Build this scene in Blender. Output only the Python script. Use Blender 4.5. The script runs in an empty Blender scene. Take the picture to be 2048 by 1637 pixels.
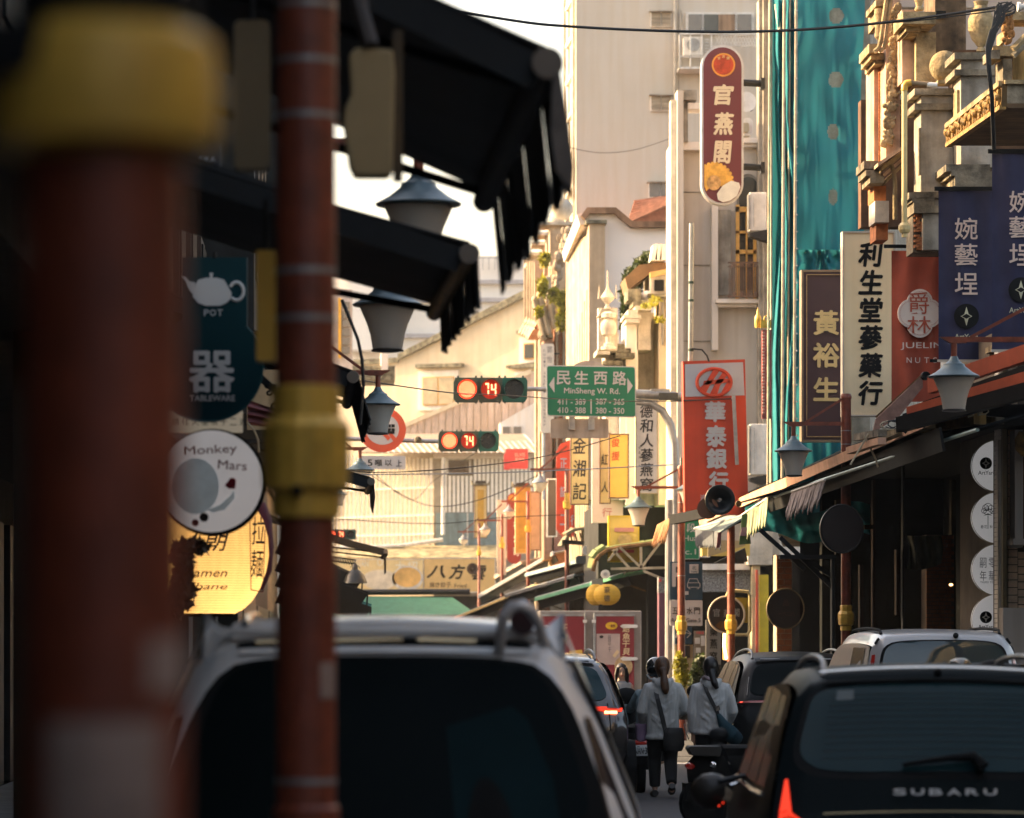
import bpy, bmesh, math, random
from math import sin, cos, pi, radians, sqrt
from mathutils import Vector, noise
random.seed(7)
SC = bpy.context.scene
COL = SC.collection
# ---------------- camera ----------------
F = 7680.0; HC = 1.75; VX = 700.0; VY = 1290.0
cam = bpy.data.cameras.new('camera'); camo = bpy.data.objects.new('camera', cam); COL.objects.link(camo)
camo.location = (0, 0, HC); camo.rotation_euler = (radians(90), 0, 0)
cam.sensor_width = 36; cam.lens = 135; cam.clip_start = 0.3; cam.clip_end = 3000
cam.shift_x = (1024 - VX) / 2048; cam.shift_y = (VY - 818.5) / 2048
cam.dof.use_dof = True; cam.dof.focus_distance = 46; cam.dof.aperture_fstop = 3.9; cam.dof.aperture_blades = 0
SC.camera = camo
# ---------------- light ----------------
SUN_AZ = radians(-74)      # from +Y (ahead) towards -X (left)
SUN_EL = radians(27)
W = bpy.data.worlds.new('World'); SC.world = W; W.use_nodes = True
nt = W.node_tree; nt.nodes.clear()
wo = nt.nodes.new('ShaderNodeOutputWorld'); bg = nt.nodes.new('ShaderNodeBackground')
sky = nt.nodes.new('ShaderNodeTexSky'); sky.sky_type = 'NISHITA'; sky.sun_disc = False
sky.sun_elevation = SUN_EL; sky.sun_rotation = SUN_AZ
sky.dust_density = 4.0; sky.air_density = 1.0; sky.ozone_density = 0.6
tint = nt.nodes.new('ShaderNodeMix'); tint.data_type = 'RGBA'; tint.blend_type = 'MULTIPLY'; tint.inputs[0].default_value = 1
tint.inputs[7].default_value = (1.0, 0.85, 0.70, 1)
nt.links.new(sky.outputs[0], tint.inputs[6]); nt.links.new(tint.outputs[2], bg.inputs[0]); nt.links.new(bg.outputs[0], wo.inputs[0])
bg.inputs[1].default_value = 0.15
sl = bpy.data.lights.new('sun', 'SUN'); slo = bpy.data.objects.new('sun', sl); COL.objects.link(slo)
sl.energy = 3.2; sl.angle = radians(0.6); sl.color = (1.0, 0.72, 0.38)
sd = Vector((sin(SUN_AZ) * cos(SUN_EL), cos(SUN_AZ) * cos(SUN_EL), sin(SUN_EL)))
slo.rotation_euler = sd.to_track_quat('Z', 'Y').to_euler()
SC.view_settings.view_transform = 'Standard'; SC.view_settings.look = 'None'
SC.view_settings.gamma = 1; SC.view_settings.exposure = 2.2; SC.view_settings.use_curve_mapping = False
SC.cycles.use_denoising = True; SC.cycles.max_bounces = 6; SC.cycles.diffuse_bounces = 3; SC.cycles.glossy_bounces = 3
SC.cycles.transmission_bounces = 4; SC.cycles.volume_bounces = 0; SC.cycles.sample_clamp_indirect = 6
SC.cycles.transparent_max_bounces = 6; SC.cycles.caustics_reflective = False; SC.cycles.caustics_refractive = False

def ux(px, Y): return (px - VX) * Y / F
def uz(py, Y): return HC + (VY - py) * Y / F
def P(px, py, Y): return Vector((ux(px, Y), Y, uz(py, Y)))
# ---------------- materials ----------------
_M = {}
def mat(name, rgb, rough=.75, metal=0., var=.18, scale=3., bump=.0, emis=0., streak=0., coat=0., dirt=None, trans=0., spec=None, wave=None):
    if name in _M: return _M[name]
    m = bpy.data.materials.new(name); _M[name] = m; m.use_nodes = True
    t = m.node_tree; b = t.nodes['Principled BSDF']; L = t.links.new
    b.inputs['Roughness'].default_value = rough; b.inputs['Metallic'].default_value = metal
    if coat: b.inputs['Coat Weight'].default_value = coat; b.inputs['Coat Roughness'].default_value = .06
    if spec is not None: b.inputs['Specular IOR Level'].default_value = spec
    tc = t.nodes.new('ShaderNodeTexCoord')
    n = t.nodes.new('ShaderNodeTexNoise'); n.inputs['Scale'].default_value = scale; n.inputs['Detail'].default_value = 7; n.inputs['Roughness'].default_value = .62
    L(tc.outputs['Object'], n.inputs['Vector'])
    r = t.nodes.new('ShaderNodeValToRGB'); L(n.outputs['Fac'], r.inputs[0])
    c = Vector(rgb[:3]); d = Vector(dirt) if dirt else c * (1 - var * 1.6)
    r.color_ramp.elements[0].position = .32; r.color_ramp.elements[1].position = .68
    r.color_ramp.elements[0].color = (*d, 1); r.color_ramp.elements[1].color = (*[min(1, x * (1 + var * .35)) for x in c], 1)
    out = r.outputs[0]
    if streak:
        mp = t.nodes.new('ShaderNodeMapping'); mp.inputs['Scale'].default_value = (3.2, 3.2, .22); L(tc.outputs['Object'], mp.inputs[0])
        n2 = t.nodes.new('ShaderNodeTexNoise'); n2.inputs['Scale'].default_value = 1.6; n2.inputs['Detail'].default_value = 8; L(mp.outputs[0], n2.inputs['Vector'])
        r2 = t.nodes.new('ShaderNodeValToRGB'); L(n2.outputs['Fac'], r2.inputs[0])
        r2.color_ramp.elements[0].position = .36; r2.color_ramp.elements[1].position = .6
        k = 1 - streak; r2.color_ramp.elements[0].color = (k, k * .97, k * .92, 1); r2.color_ramp.elements[1].color = (1, 1, 1, 1)
        mx = t.nodes.new('ShaderNodeMix'); mx.data_type = 'RGBA'; mx.blend_type = 'MULTIPLY'; mx.inputs[0].default_value = 1
        L(out, mx.inputs[6]); L(r2.outputs[0], mx.inputs[7]); out = mx.outputs[2]
    if wave:   # fine woven stripes along local x / y
        mp = t.nodes.new('ShaderNodeMapping'); mp.inputs['Scale'].default_value = wave[:3]; L(tc.outputs['Object'], mp.inputs[0])
        n3 = t.nodes.new('ShaderNodeTexNoise'); n3.inputs['Scale'].default_value = 1.; n3.inputs['Detail'].default_value = 3; L(mp.outputs[0], n3.inputs['Vector'])
        r3 = t.nodes.new('ShaderNodeValToRGB'); L(n3.outputs['Fac'], r3.inputs[0])
        r3.color_ramp.elements[0].position = .38; r3.color_ramp.elements[1].position = .6
        r3.color_ramp.elements[0].color = (.45, .45, .45, 1) if len(wave) < 4 else (wave[3],)*3+(1,); r3.color_ramp.elements[1].color = (1, 1, 1, 1)
        mx = t.nodes.new('ShaderNodeMix'); mx.data_type = 'RGBA'; mx.blend_type = 'MULTIPLY'; mx.inputs[0].default_value = 1
        L(out, mx.inputs[6]); L(r3.outputs[0], mx.inputs[7]); out = mx.outputs[2]
    L(out, b.inputs['Base Color'])
    if bump:
        bp = t.nodes.new('ShaderNodeBump'); bp.inputs['Strength'].default_value = .6; bp.inputs['Distance'].default_value = bump
        n4 = t.nodes.new('ShaderNodeTexNoise'); n4.inputs['Scale'].default_value = scale * 6; n4.inputs['Detail'].default_value = 6
        L(tc.outputs['Object'], n4.inputs['Vector']); L(n4.outputs['Fac'], bp.inputs['Height']); L(bp.outputs[0], b.inputs['Normal'])
    if emis:
        L(out, b.inputs['Emission Color']); b.inputs['Emission Strength'].default_value = emis
    if trans:
        tr = t.nodes.new('ShaderNodeBsdfTranslucent'); L(out, tr.inputs[0]); ms = t.nodes.new('ShaderNodeMixShader'); ms.inputs[0].default_value = trans
        L(b.outputs[0], ms.inputs[1]); L(tr.outputs[0], ms.inputs[2]); L(ms.outputs[0], t.nodes['Material Output'].inputs[0])
    return m
def brick_mat(name, c1, c2, mortar, sx=4.2, bw=.5, rh=.25):
    if name in _M: return _M[name]
    m = bpy.data.materials.new(name); _M[name] = m; m.use_nodes = True; t = m.node_tree; b = t.nodes['Principled BSDF']; L = t.links.new
    b.inputs['Roughness'].default_value = .85
    tc = t.nodes.new('ShaderNodeTexCoord'); sp = t.nodes.new('ShaderNodeSeparateXYZ'); cb = t.nodes.new('ShaderNodeCombineXYZ'); ad = t.nodes.new('ShaderNodeMath')
    L(tc.outputs['Object'], sp.inputs[0]); L(sp.outputs[0], ad.inputs[0]); L(sp.outputs[1], ad.inputs[1]); L(ad.outputs[0], cb.inputs[0]); L(sp.outputs[2], cb.inputs[1])
    k = t.nodes.new('ShaderNodeTexBrick'); k.inputs['Scale'].default_value = sx; k.inputs['Color1'].default_value = (*c1, 1); k.inputs['Color2'].default_value = (*c2, 1)
    k.inputs['Mortar'].default_value = (*mortar, 1); k.inputs['Brick Width'].default_value = bw; k.inputs['Row Height'].default_value = rh; k.inputs['Mortar Size'].default_value = .02
    L(cb.outputs[0], k.inputs['Vector']); L(k.outputs['Color'], b.inputs['Base Color'])
    return m
WHITE = mat('white_paint', (.78, .76, .72), .6, streak=.12)
PLASTER = mat('warm_plaster', (.62, .54, .46), .9, streak=.10, var=.06, scale=.6)
PLASTERW = mat('white_plaster', (.80, .74, .68), .9, streak=.08, var=.05, scale=.8)
PLASTERY = mat('cream_plaster', (.74, .62, .44), .9, streak=.07, var=.10, scale=.8)
STONE = mat('grey_render', (.40, .36, .30), .95, var=.35, scale=2.5, bump=.02, streak=.35)
STONED = mat('weathered_stone', (.33, .28, .20), .95, var=.5, scale=3.5, bump=.03, streak=.45)
STONEP = mat('pink_stone', (.62, .42, .30), .95, var=.3, scale=3, bump=.02, streak=.3)
STONEL = mat('pale_stone', (.60, .55, .47), .95, var=.22, scale=3, bump=.02, streak=.25)
MOSS = mat('mossy_stone', (.30, .28, .20), 1, var=.6, scale=5, bump=.03, streak=.4)
GREYM = mat('galvanised_metal', (.42, .43, .44), .45, .6, var=.2, scale=6, streak=.25)
DARKM = mat('dark_metal', (.022, .024, .026), .5, .4, var=.3)
BLACK = mat('black_paint', (.012, .013, .014), .7, var=.3, spec=.1)
BLACKCLOTH = mat('black_cloth', (.018, .022, .026), .95, var=.4, scale=6, spec=0)
DARKWALL = mat('shade_dark_wall', (.030, .030, .028), .9, var=.4, scale=1.5, streak=.4)  # near-black colour carries the shade of the shophouse rows
DARKWOOD = mat('dark_wood', (.035, .022, .014), .7, var=.4, scale=4)
REDPOST = mat('oxide_red_paint', (.27, .058, .026), .5, var=.28, scale=13, bump=.003, coat=.12, streak=.25)
GOLD = mat('gold_paint', (.78, .47, .075), .42, .15, var=.25, scale=9)
HAT = mat('lamp_hat_blue_grey', (.10, .15, .17), .4, .3, var=.2, scale=6)
OPAL = mat('opal_glass', (.90, .86, .78), .35, var=.05, trans=.6)
OPALD = OPAL
DUSTY = mat('dusty_window_glass', (.014, .018, .02), .6, var=.3, spec=.05)
GLASSD = mat('dark_window_glass', (.018, .024, .026), .08, var=.1, spec=.6)
GLASSG = mat('grey_window_glass', (.16, .15, .14), .15, var=.15)
GLASSA = mat('amber_window_glass', (.44, .36, .23), .3, var=.2)
WOODY = mat('ochre_window_wood', (.80, .42, .09), .6, var=.2, scale=8)
TEAL = mat('teal_netting', (.028, .19, .23), .9, var=.06, scale=1.1, trans=.2, bump=.006, spec=.1)
ASPHALT = mat('asphalt', (.05, .05, .052), .85, var=.3, scale=9, bump=.006)
PAVE = mat('grey_paving', (.13, .125, .12), .85, var=.3, scale=3, bump=.004)
RUST = mat('rusty_metal', (.20, .11, .04), .8, .3, var=.5, scale=8)
LEAF = mat('yellow_green_leaves', (.38, .36, .03), .6, var=.5, scale=5, trans=.4)
LEAFD = mat('dark_green_leaves', (.05, .08, .018), .6, var=.5, scale=5, trans=.3)
BARK = mat('bark', (.12, .08, .05), .9, var=.4)
CABLE = mat('cable_rubber', (.014, .016, .018), .6, var=.2)
# ---------------- mesh builder ----------------
def footprint(px0, px1, Y, d, shift=6):     # plan of a block whose street flank runs back almost in line with the view
    return [(ux(px0, Y), Y), (ux(px1, Y), Y), (ux(px1, Y)+2, Y+d), (ux(px0, Y+d)+shift*(Y+d)/F, Y+d)]
class MB:
    def __init__(s): s.v = []; s.f = []
    def add(s, vs, fs):
        o = len(s.v); s.v += [tuple(v) for v in vs]; s.f += [tuple(i + o for i in f) for f in fs]; return s
    def box(s, x0, x1, y0, y1, z0, z1):
        x0, x1 = min(x0, x1), max(x0, x1); y0, y1 = min(y0, y1), max(y0, y1); z0, z1 = min(z0, z1), max(z0, z1)
        return s.add([(x0,y0,z0),(x1,y0,z0),(x1,y1,z0),(x0,y1,z0),(x0,y0,z1),(x1,y0,z1),(x1,y1,z1),(x0,y1,z1)],
              [(0,3,2,1),(4,5,6,7),(0,1,5,4),(1,2,6,5),(2,3,7,6),(3,0,4,7)])
    def pb(s, px0, py0, px1, py1, Y, d=.3):       # box whose near face fills a rectangle seen at distance Y
        return s.box(ux(px0, Y), ux(px1, Y), Y, Y + d, uz(py0, Y), uz(py1, Y))
    def bar(s, a, b, w, h=None):                   # rectangular bar between two points
        h = h or w; a = Vector(a); b = Vector(b); d = (b - a).normalized()
        up = Vector((0, 0, 1)) if abs(d.z) < .95 else Vector((0, 1, 0))
        u = d.cross(up).normalized(); v = u.cross(d).normalized()
        vs = [p + u * i * w / 2 + v * j * h / 2 for p in (a, b) for i, j in ((-1,-1),(1,-1),(1,1),(-1,1))]
        return s.add(vs, [(0,1,2,3),(7,6,5,4),(0,4,5,1),(1,5,6,2),(2,6,7,3),(3,7,4,0)])
    def tube(s, pts, r, n=8, caps=True):
        pts = [Vector(p) for p in pts]; m = len(pts); rr = r if isinstance(r, (list, tuple)) else [r] * m
        vs = []; pu = None
        for i, p in enumerate(pts):
            d = (pts[min(i+1, m-1)] - pts[max(i-1, 0)]).normalized()
            if pu is None:
                up = Vector((0,0,1)) if abs(d.z) < .9 else Vector((0,1,0)); u = d.cross(up).normalized()
            else:
                u = (pu - d * pu.dot(d)).normalized()
            pu = u; w = d.cross(u)
            vs += [p + (u * cos(2*pi*k/n) + w * sin(2*pi*k/n)) * rr[i] for k in range(n)]
        fs = [(i*n+k, i*n+(k+1)%n, (i+1)*n+(k+1)%n, (i+1)*n+k) for i in range(m-1) for k in range(n)]
        if caps: fs += [tuple(range(n))[::-1], tuple((m-1)*n + k for k in range(n))]
        return s.add(vs, fs)
    def lathe(s, c, prof, n=24, axis='z', sq=1.):
        c = Vector(c); vs = []
        for r, h in prof:
            for k in range(n):
                a = 2*pi*k/n; q = (r*cos(a), r*sin(a)*sq, h)
                if axis == 'y': q = (q[0], h, q[1])
                if axis == 'x': q = (h, q[0], q[1])
                vs.append(c + Vector(q))
        m = len(prof)
        fs = [(i*n+k, i*n+(k+1)%n, (i+1)*n+(k+1)%n, (i+1)*n+k) for i in range(m-1) for k in range(n)]
        fs += [tuple(range(n))[::-1], tuple((m-1)*n+k for k in range(n))]
        return s.add(vs, fs)
    def prism(s, pts, Y, d=.05):                   # outline given in (x,z); near face at Y
        n = len(pts); vs = [(x, Y, z) for x, z in pts] + [(x, Y + d, z) for x, z in pts]
        return s.add(vs, [tuple(range(n)), tuple(range(2*n-1, n-1, -1))] + [(i, i+n, (i+1)%n+n, (i+1)%n) for i in range(n)])
    def pprism(s, pp, Y, d=.05): return s.prism([(ux(a, Y), uz(b, Y)) for a, b in pp], Y, d)
    def hprism(s, pts, z0, z1):
        n = len(pts); vs = [(x, y, z0) for x, y in pts] + [(x, y, z1) for x, y in pts]
        return s.add(vs, [tuple(range(n))[::-1], tuple(range(n, 2*n))] + [(i, (i+1)%n, (i+1)%n+n, i+n) for i in range(n)])
    def ball(s, c, rx, ry=None, rz=None, n=12, m=7):
        ry = ry or rx; rz = rz or rx; c = Vector(c)
        vs = [c + Vector((rx*sin(pi*j/m)*cos(2*pi*k/n), ry*sin(pi*j/m)*sin(2*pi*k/n), rz*cos(pi*j/m))) for j in range(1, m) for k in range(n)]
        vs += [c + Vector((0,0,rz)), c - Vector((0,0,rz))]; t = (m-1)*n
        fs = [(j*n+k, (j+1)*n+k, (j+1)*n+(k+1)%n, j*n+(k+1)%n) for j in range(m-2) for k in range(n)]
        fs += [(t, k, (k+1)%n) for k in range(n)] + [(t+1, (m-2)*n+(k+1)%n, (m-2)*n+k) for k in range(n)]
        return s.add(vs, fs)
    def loft(s, rings, n=14):                      # rings: (x,y,z,rx,ry)
        vs = [(x+rx*cos(2*pi*k/n), y+ry*sin(2*pi*k/n), z) for x,y,z,rx,ry in rings for k in range(n)]; m = len(rings)
        fs = [(i*n+k, i*n+(k+1)%n, (i+1)*n+(k+1)%n, (i+1)*n+k) for i in range(m-1) for k in range(n)]
        fs += [tuple(range(n))[::-1], tuple((m-1)*n+k for k in range(n))]
        return s.add(vs, fs)
    def sheet(s, fn, nu, nv, thick=0., keep=None):      # fn(u,v)->point
        vs = [Vector(fn(i/nu, j/nv)) for j in range(nv+1) for i in range(nu+1)]
        fs = [(j*(nu+1)+i, j*(nu+1)+i+1, (j+1)*(nu+1)+i+1, (j+1)*(nu+1)+i) for j in range(nv) for i in range(nu) if keep is None or keep((i+.5)/nu, (j+.5)/nv)]
        return s.add(vs, fs)
    def mesh(s, name, mt=None, smooth=False, loc=(0,0,0)):
        me = bpy.data.meshes.new(name); l = Vector(loc)
        me.from_pydata([Vector(v) - l for v in s.v], [], s.f); me.validate()
        bm = bmesh.new(); bm.from_mesh(me); bmesh.ops.recalc_face_normals(bm, faces=bm.faces)
        bm.to_mesh(me); bm.free()
        if smooth:
            me.polygons.foreach_set('use_smooth', [True] * len(me.polygons))
            if smooth != 2: me.set_sharp_from_angle(angle=radians(40))
        if mt: me.materials.append(mt)
        return me
    def build(s, name, mt, parent=None, smooth=False, label=None, bevel=0, solid=0):
        loc = wloc(parent) if parent else Vector((0,0,0))
        o = bpy.data.objects.new(name, s.mesh(name, mt, smooth, loc)); COL.objects.link(o)
        if parent: o.parent = parent
        if label: o['label'] = label
        if bevel:
            b = o.modifiers.new('b', 'BEVEL'); b.width = bevel; b.segments = 2; b.limit_method = 'ANGLE'
        if solid:
            b = o.modifiers.new('s', 'SOLIDIFY'); b.thickness = solid
        return o
def wloc(o):
    l = Vector((0,0,0))
    while o: l += o.location; o = o.parent
    return l
def thing(name, label, cat, loc=(0,0,0), group=None):
    o = bpy.data.objects.new(name, None); COL.objects.link(o); o.location = loc; o.empty_display_size = .2
    o['label'] = label; o['category'] = cat
    if group: o['group'] = group
    return o
def tag(o, label, cat, group=None, kind=None):
    if label: o['label'] = label
    if cat: o['category'] = cat
    if group: o['group'] = group
    if kind: o['kind'] = kind
    return o
def stuff(o): o['kind'] = 'stuff'; return o
def struct(o): o['kind'] = 'structure'; return o
def copy_tree(o, loc=None, label=None, parent=None):
    c = o.copy(); COL.objects.link(c)
    if loc is not None: c.location = loc
    if parent: c.parent = parent
    if label: c['label'] = label
    for ch in list(o.children): copy_tree(ch, parent=c)
    return c
# ---------------- lettering ----------------
_G = {}
def glyph(ch, shear=0.):
    k = (ch, shear)
    if k in _G: return _G[k]
    c = bpy.data.curves.new('g', 'FONT'); c.body = ch; c.size = 1; c.resolution_u = 3; c.shear = shear; c.fill_mode = 'FRONT'
    o = bpy.data.objects.new('g', c); COL.objects.link(o)
    bpy.context.view_layer.update()
    dg = bpy.context.evaluated_depsgraph_get()
    me = bpy.data.meshes.new_from_object(o.evaluated_get(dg))
    vs = [(v.co.x, v.co.y) for v in me.vertices]; fs = [tuple(p.vertices) for p in me.polygons]
    bpy.data.objects.remove(o); bpy.data.curves.remove(c); bpy.data.meshes.remove(me)
    if vs:
        x0 = min(v[0] for v in vs); x1 = max(v[0] for v in vs); y0 = min(v[1] for v in vs); y1 = max(v[1] for v in vs)
        vs = [((x-x0)/max(1e-6, x1-x0)-.5, (y-y0)/max(1e-6, y1-y0)-.5) for x, y in vs]
    _G[k] = (vs, fs); return _G[k]
def letters(items, Y, mt, parent, bold=.012, shear=0., name='lettering', rot=0, eps=.006):
    """items: (text, cx, cy, w, h) in picture units seen at Y; one mesh just proud of the panel face"""
    for n_ in range(1, len(items)):       # lines of another size become a piece of their own
        if not .6 < items[n_][4]/items[n_-1][4] < 1.67 or abs(items[n_][1]-items[n_-1][1])+abs(items[n_][2]-items[n_-1][2]) > 4.5*max(items[n_][3:5]+items[n_-1][3:5]):
            letters(items[:n_], Y, mt, parent, bold, shear, name, rot, eps); return letters(items[n_:], Y, mt, parent, bold, shear, name, rot, eps)
    m = MB(); k = Y / F
    for t, cx, cy, w, h in items:
        vs, fs = glyph(t, shear); C = P(cx, cy, Y); q = bold*.8*min(w, h if len(t) > 1 else w)*k
        for n_, (dx, dz) in enumerate(((0, 0), (q, q*.4), (-q, -q*.4), (q*.4, -q), (-q*.4, q)) if bold > .006 else ((0, 0),)):
            out = []
            for x, y in vs:
                a, b = x*(w*k-2*q)+dx, y*(h*k-2*q)+dz
                out.append((C.x + a*cos(rot) - b*sin(rot), Y - eps - .0006*n_, C.z + a*sin(rot) + b*cos(rot)))
            m.add(out, fs)
    return m.build(name, mt, parent)
def vtext(s, cx, y0, y1, w, Y, mt, parent, h=None, **kw):
    n = len(s); st = (y1-y0)/n; h = h or st*.82
    return letters([(c, cx, y0+st*(i+.5), w, h) for i, c in enumerate(s)], Y, mt, parent, **kw)
def disc(cx, cy, rx, ry=None, n=40, a0=0, a1=360):
    ry = ry or rx
    return [(cx+rx*cos(radians(a0+(a1-a0)*k/n)), cy-ry*sin(radians(a0+(a1-a0)*k/n))) for k in range(n if a1-a0 == 360 else n+1)]
def rrect(x0, y0, x1, y1, r, n=6):
    o = []
    for cx, cy, a in ((x1-r, y0+r, 0), (x0+r, y0+r, 90), (x0+r, y1-r, 180), (x1-r, y1-r, 270)):
        o += [(cx+r*cos(radians(a+90*k/n)), cy-r*sin(radians(a+90*k/n))) for k in range(n+1)]
    return o
def sign(name, label, cat, x0, y0, x1, y1, Y, face, frame=None, d=.10, fw=3, r=0, group=None, outline=None):
    t = thing(name, label, cat, (ux((x0+x1)/2, Y), Y, uz(y1, Y)), group)
    if outline: MB().pprism(outline, Y, d).build('panel', face, t)
    elif r: MB().pprism(rrect(x0, y0, x1, y1, r), Y, d).build('panel', face, t)
    else: MB().pb(x0, y0, x1, y1, Y, d).build('panel', face, t)
    if frame:
        m = MB(); k = .02
        m.pb(x0-fw, y0-fw, x0, y1+fw, Y-k, d+2*k); m.pb(x1, y0-fw, x1+fw, y1+fw, Y-k, d+2*k)
        m.pb(x0, y0-fw, x1, y0, Y-k, d+2*k); m.pb(x0, y1, x1, y1+fw, Y-k, d+2*k); m.build('frame', frame, t)
    return t
def fuse(m, name, mt, parent, voxel=.016, it=3, label=None):
    me = m.mesh('tmp'); o = bpy.data.objects.new('tmp', me); COL.objects.link(o)
    r = o.modifiers.new('r', 'REMESH'); r.mode = 'VOXEL'; r.voxel_size = voxel
    s = o.modifiers.new('s', 'SMOOTH'); s.iterations = it; s.factor = .6
    bpy.context.view_layer.update(); dg = bpy.context.evaluated_depsgraph_get()
    n = bpy.data.meshes.new_from_object(o.evaluated_get(dg)); n.name = name
    bpy.data.objects.remove(o); bpy.data.meshes.remove(me)
    l = wloc(parent)
    for v in n.vertices: v.co -= l
    n.polygons.foreach_set('use_smooth', [True]*len(n.polygons)); n.materials.clear(); n.materials.append(mt)
    q = bpy.data.objects.new(name, n); COL.objects.link(q); q.parent = parent
    if label: q['label'] = label
    return q
def pcol(rgb): # sRGB 0-255 -> linear
    return tuple(((c/255)/12.92 if c/255 <= .04045 else ((c/255+.055)/1.055)**2.4) for c in rgb)
# ================= ground =================
struct(MB().add([(-1500,-1500,0),(1500,-1500,0),(1500,1500,0),(-1500,1500,0)],[(0,1,2,3)]).build('ground', mat('bare_ground',(.12,.11,.10),.95)))
struct(MB().add([(-.55,-34,.004),(5.7,-34,.004),(5.7,178,.004),(-.55,178,.004)],[(0,1,2,3)]).build('road', ASPHALT))
struct(MB().box(-40,60,60,78,.0,.010).build('cross_road', ASPHALT))
mm = MB()
for y in range(-20, 60, 6): mm.box(2.55,2.67,y,y+3,.004,.0085)
mm.box(-.4,5.5,56.2,56.7,.004,.0085); mm.build('road_marking', WHITE)['kind'] = 'structure'
struct(MB().box(-4,-.55,-34,59,0,.13).build('pavement', PAVE)); struct(MB().box(5.7,9.4,-34,59,0,.13).build('pavement', PAVE))
struct(MB().box(-4,-.55,79,170,0,.13).build('pavement', PAVE)); struct(MB().box(5.7,9.4,79,170,0,.13).build('pavement', PAVE))
# ================= left row (in shade, nearest) =================
def shop_left(y0, y1, h, label, mt):
    t = thing('shophouse', label, 'building', (-4, (y0+y1)/2, 0), 'dark shophouses lining the left side')
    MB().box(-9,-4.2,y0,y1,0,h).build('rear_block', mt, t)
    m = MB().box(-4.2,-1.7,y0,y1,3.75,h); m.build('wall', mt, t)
    for y in (y0+.25, y1-.25): MB().box(-2.15,-1.7,y-.25,y+.25,0,3.75).build('arcade_pillar', mt, t)
    MB().box(-1.7,-1.5,y0,y1,h-.35,h).build('cornice', STONED, t); MB().box(-1.7,-1.56,y0,y1,6.6,6.8).build('string_course', STONED, t)
    n = 3
    for lev in (4.6, 7.4, 10.):
        if lev > h-2: continue
        for k in range(n):
            yc = y0+(y1-y0)*(k+.5)/n
            w = MB().box(-1.72,-1.62,yc-.55,yc+.55,lev,lev+1.6).build('window', DARKWOOD, t)
            MB().box(-1.70,-1.60,yc-.47,yc+.47,lev+.08,lev+1.52).build('pane', DUSTY, w)
    for k in range(3):
        yc = y0+.6+(y1-y0-1.2)*(k+.5)/3
        MB().box(-4.2,-4.12,yc-.7,yc+.7,.1,3.2).build('shutter', DARKM, t)
LH = [(-34,-22,13),(-22,-10,13.5),(-10,1,13),(1,9,12.6),(9,17,12),(17,25,12.5),(25,33,11.6),(33,41,12),(41,49,11.4),(49,58.5,12)]
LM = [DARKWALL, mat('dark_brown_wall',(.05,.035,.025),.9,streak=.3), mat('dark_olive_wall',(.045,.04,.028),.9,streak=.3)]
LLAB = ['','','','dark shophouse behind the huge blurred red post','dark shophouse wall between the huge red post and the second one','dark shophouse behind the mustard hanging board','dark shophouse carrying the teal tableware sign','dark shophouse carrying the glowing ramen lantern','dark shophouse behind the small bunched black awning','dark shophouse in the left row just before its last house','last dark shophouse of the left row before the crossing']
for i,(a,b,h) in enumerate(LH):
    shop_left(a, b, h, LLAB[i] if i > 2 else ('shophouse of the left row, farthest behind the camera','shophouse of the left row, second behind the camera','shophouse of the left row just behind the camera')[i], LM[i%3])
for i,(a,b) in enumerate(((-20,-8),)):  # unseen awning, added to block sky light from the foreground
    t = thing('awning',['dark canvas awning far behind the camera','dark canvas awning over the camera','dark canvas awning above the gap between the two blurred posts'][i],'awning',(-.6,(a+b)/2,4),'dark awnings over the near left pavement')
    MB().add([(.75,a,3.75),(.75,b,3.75),(-1.7,b,4.7),(-1.7,a,4.7)],[(0,1,2,3)]).build('canopy', BLACKCLOTH, t, solid=.03); MB().tube([(.75,a,3.72),(.75,b,3.72)],.04).build('roller', RUST, t)
# rows behind the camera on the right and the block that closes the street, they shade the foreground
for i,(a,b) in enumerate([(-34,-18),(-18,-4),(-4,10),(10,24),(24,34)]):
    t = thing('shophouse', ['arcade shophouse on the right, farthest behind the camera','arcade shophouse on the right, next behind the camera','arcade shophouse on the right beside the camera','arcade shophouse on the right beside the black wagon','arcade shophouse on the right just before the tiled pillar'][i], 'building', (9,(a+b)/2,0), 'right side shophouses before the frame')
    MB().box(9.2,15,a,b,0,9.4).build('rear_block', DARKWALL, t); MB().box(8.3,9.2,a,b,3.9,9.4).build('wall', STONED, t)
    MB().box(8.0,8.3,a,b,9,9.5).build('cornice', STONED, t)
    for y in (a+.3,b-.3): MB().box(8.3,8.8,y-.3,y+.3,0,3.9).build('arcade_pillar', STONED, t)
    MB().box(8.25,8.31,a+1.5,a+3.2,5,7.2).build('window', GLASSD, t)
    if i in (0,1): MB().box(6.4,8.3,a+1,b-(1 if b<40 else 9),4.3,4.4).build('awning', BLACKCLOTH, t)
for i,(a,b,x) in enumerate(((44,49.5,-1.1),(50.5,57.8,-.85))):
    t = thing('enclosed_balcony',['dark enclosed upper balcony left of the second red post','farther dark enclosed upper balcony by the crossing'][i],'balcony',(-1.4,(a+b)/2,4.4)); MB().box(-1.7,x,a,b,4.5,11.4).build('walls', DARKWALL, t); MB().box(-1.7,x+.08,a-.05,b+.05,4.4,4.5).build('floor_slab', DARKWOOD, t)
    for k in range(3): w=MB().box(x-.02,x+.02,a+.6+k*1.7,a+1.8+k*1.7,6,8.4).build('window', DARKWOOD, t); MB().box(x+.0,x+.03,a+.7+k*1.7,a+1.7+k*1.7,6.1,8.3).build('pane', DUSTY, w)
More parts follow.
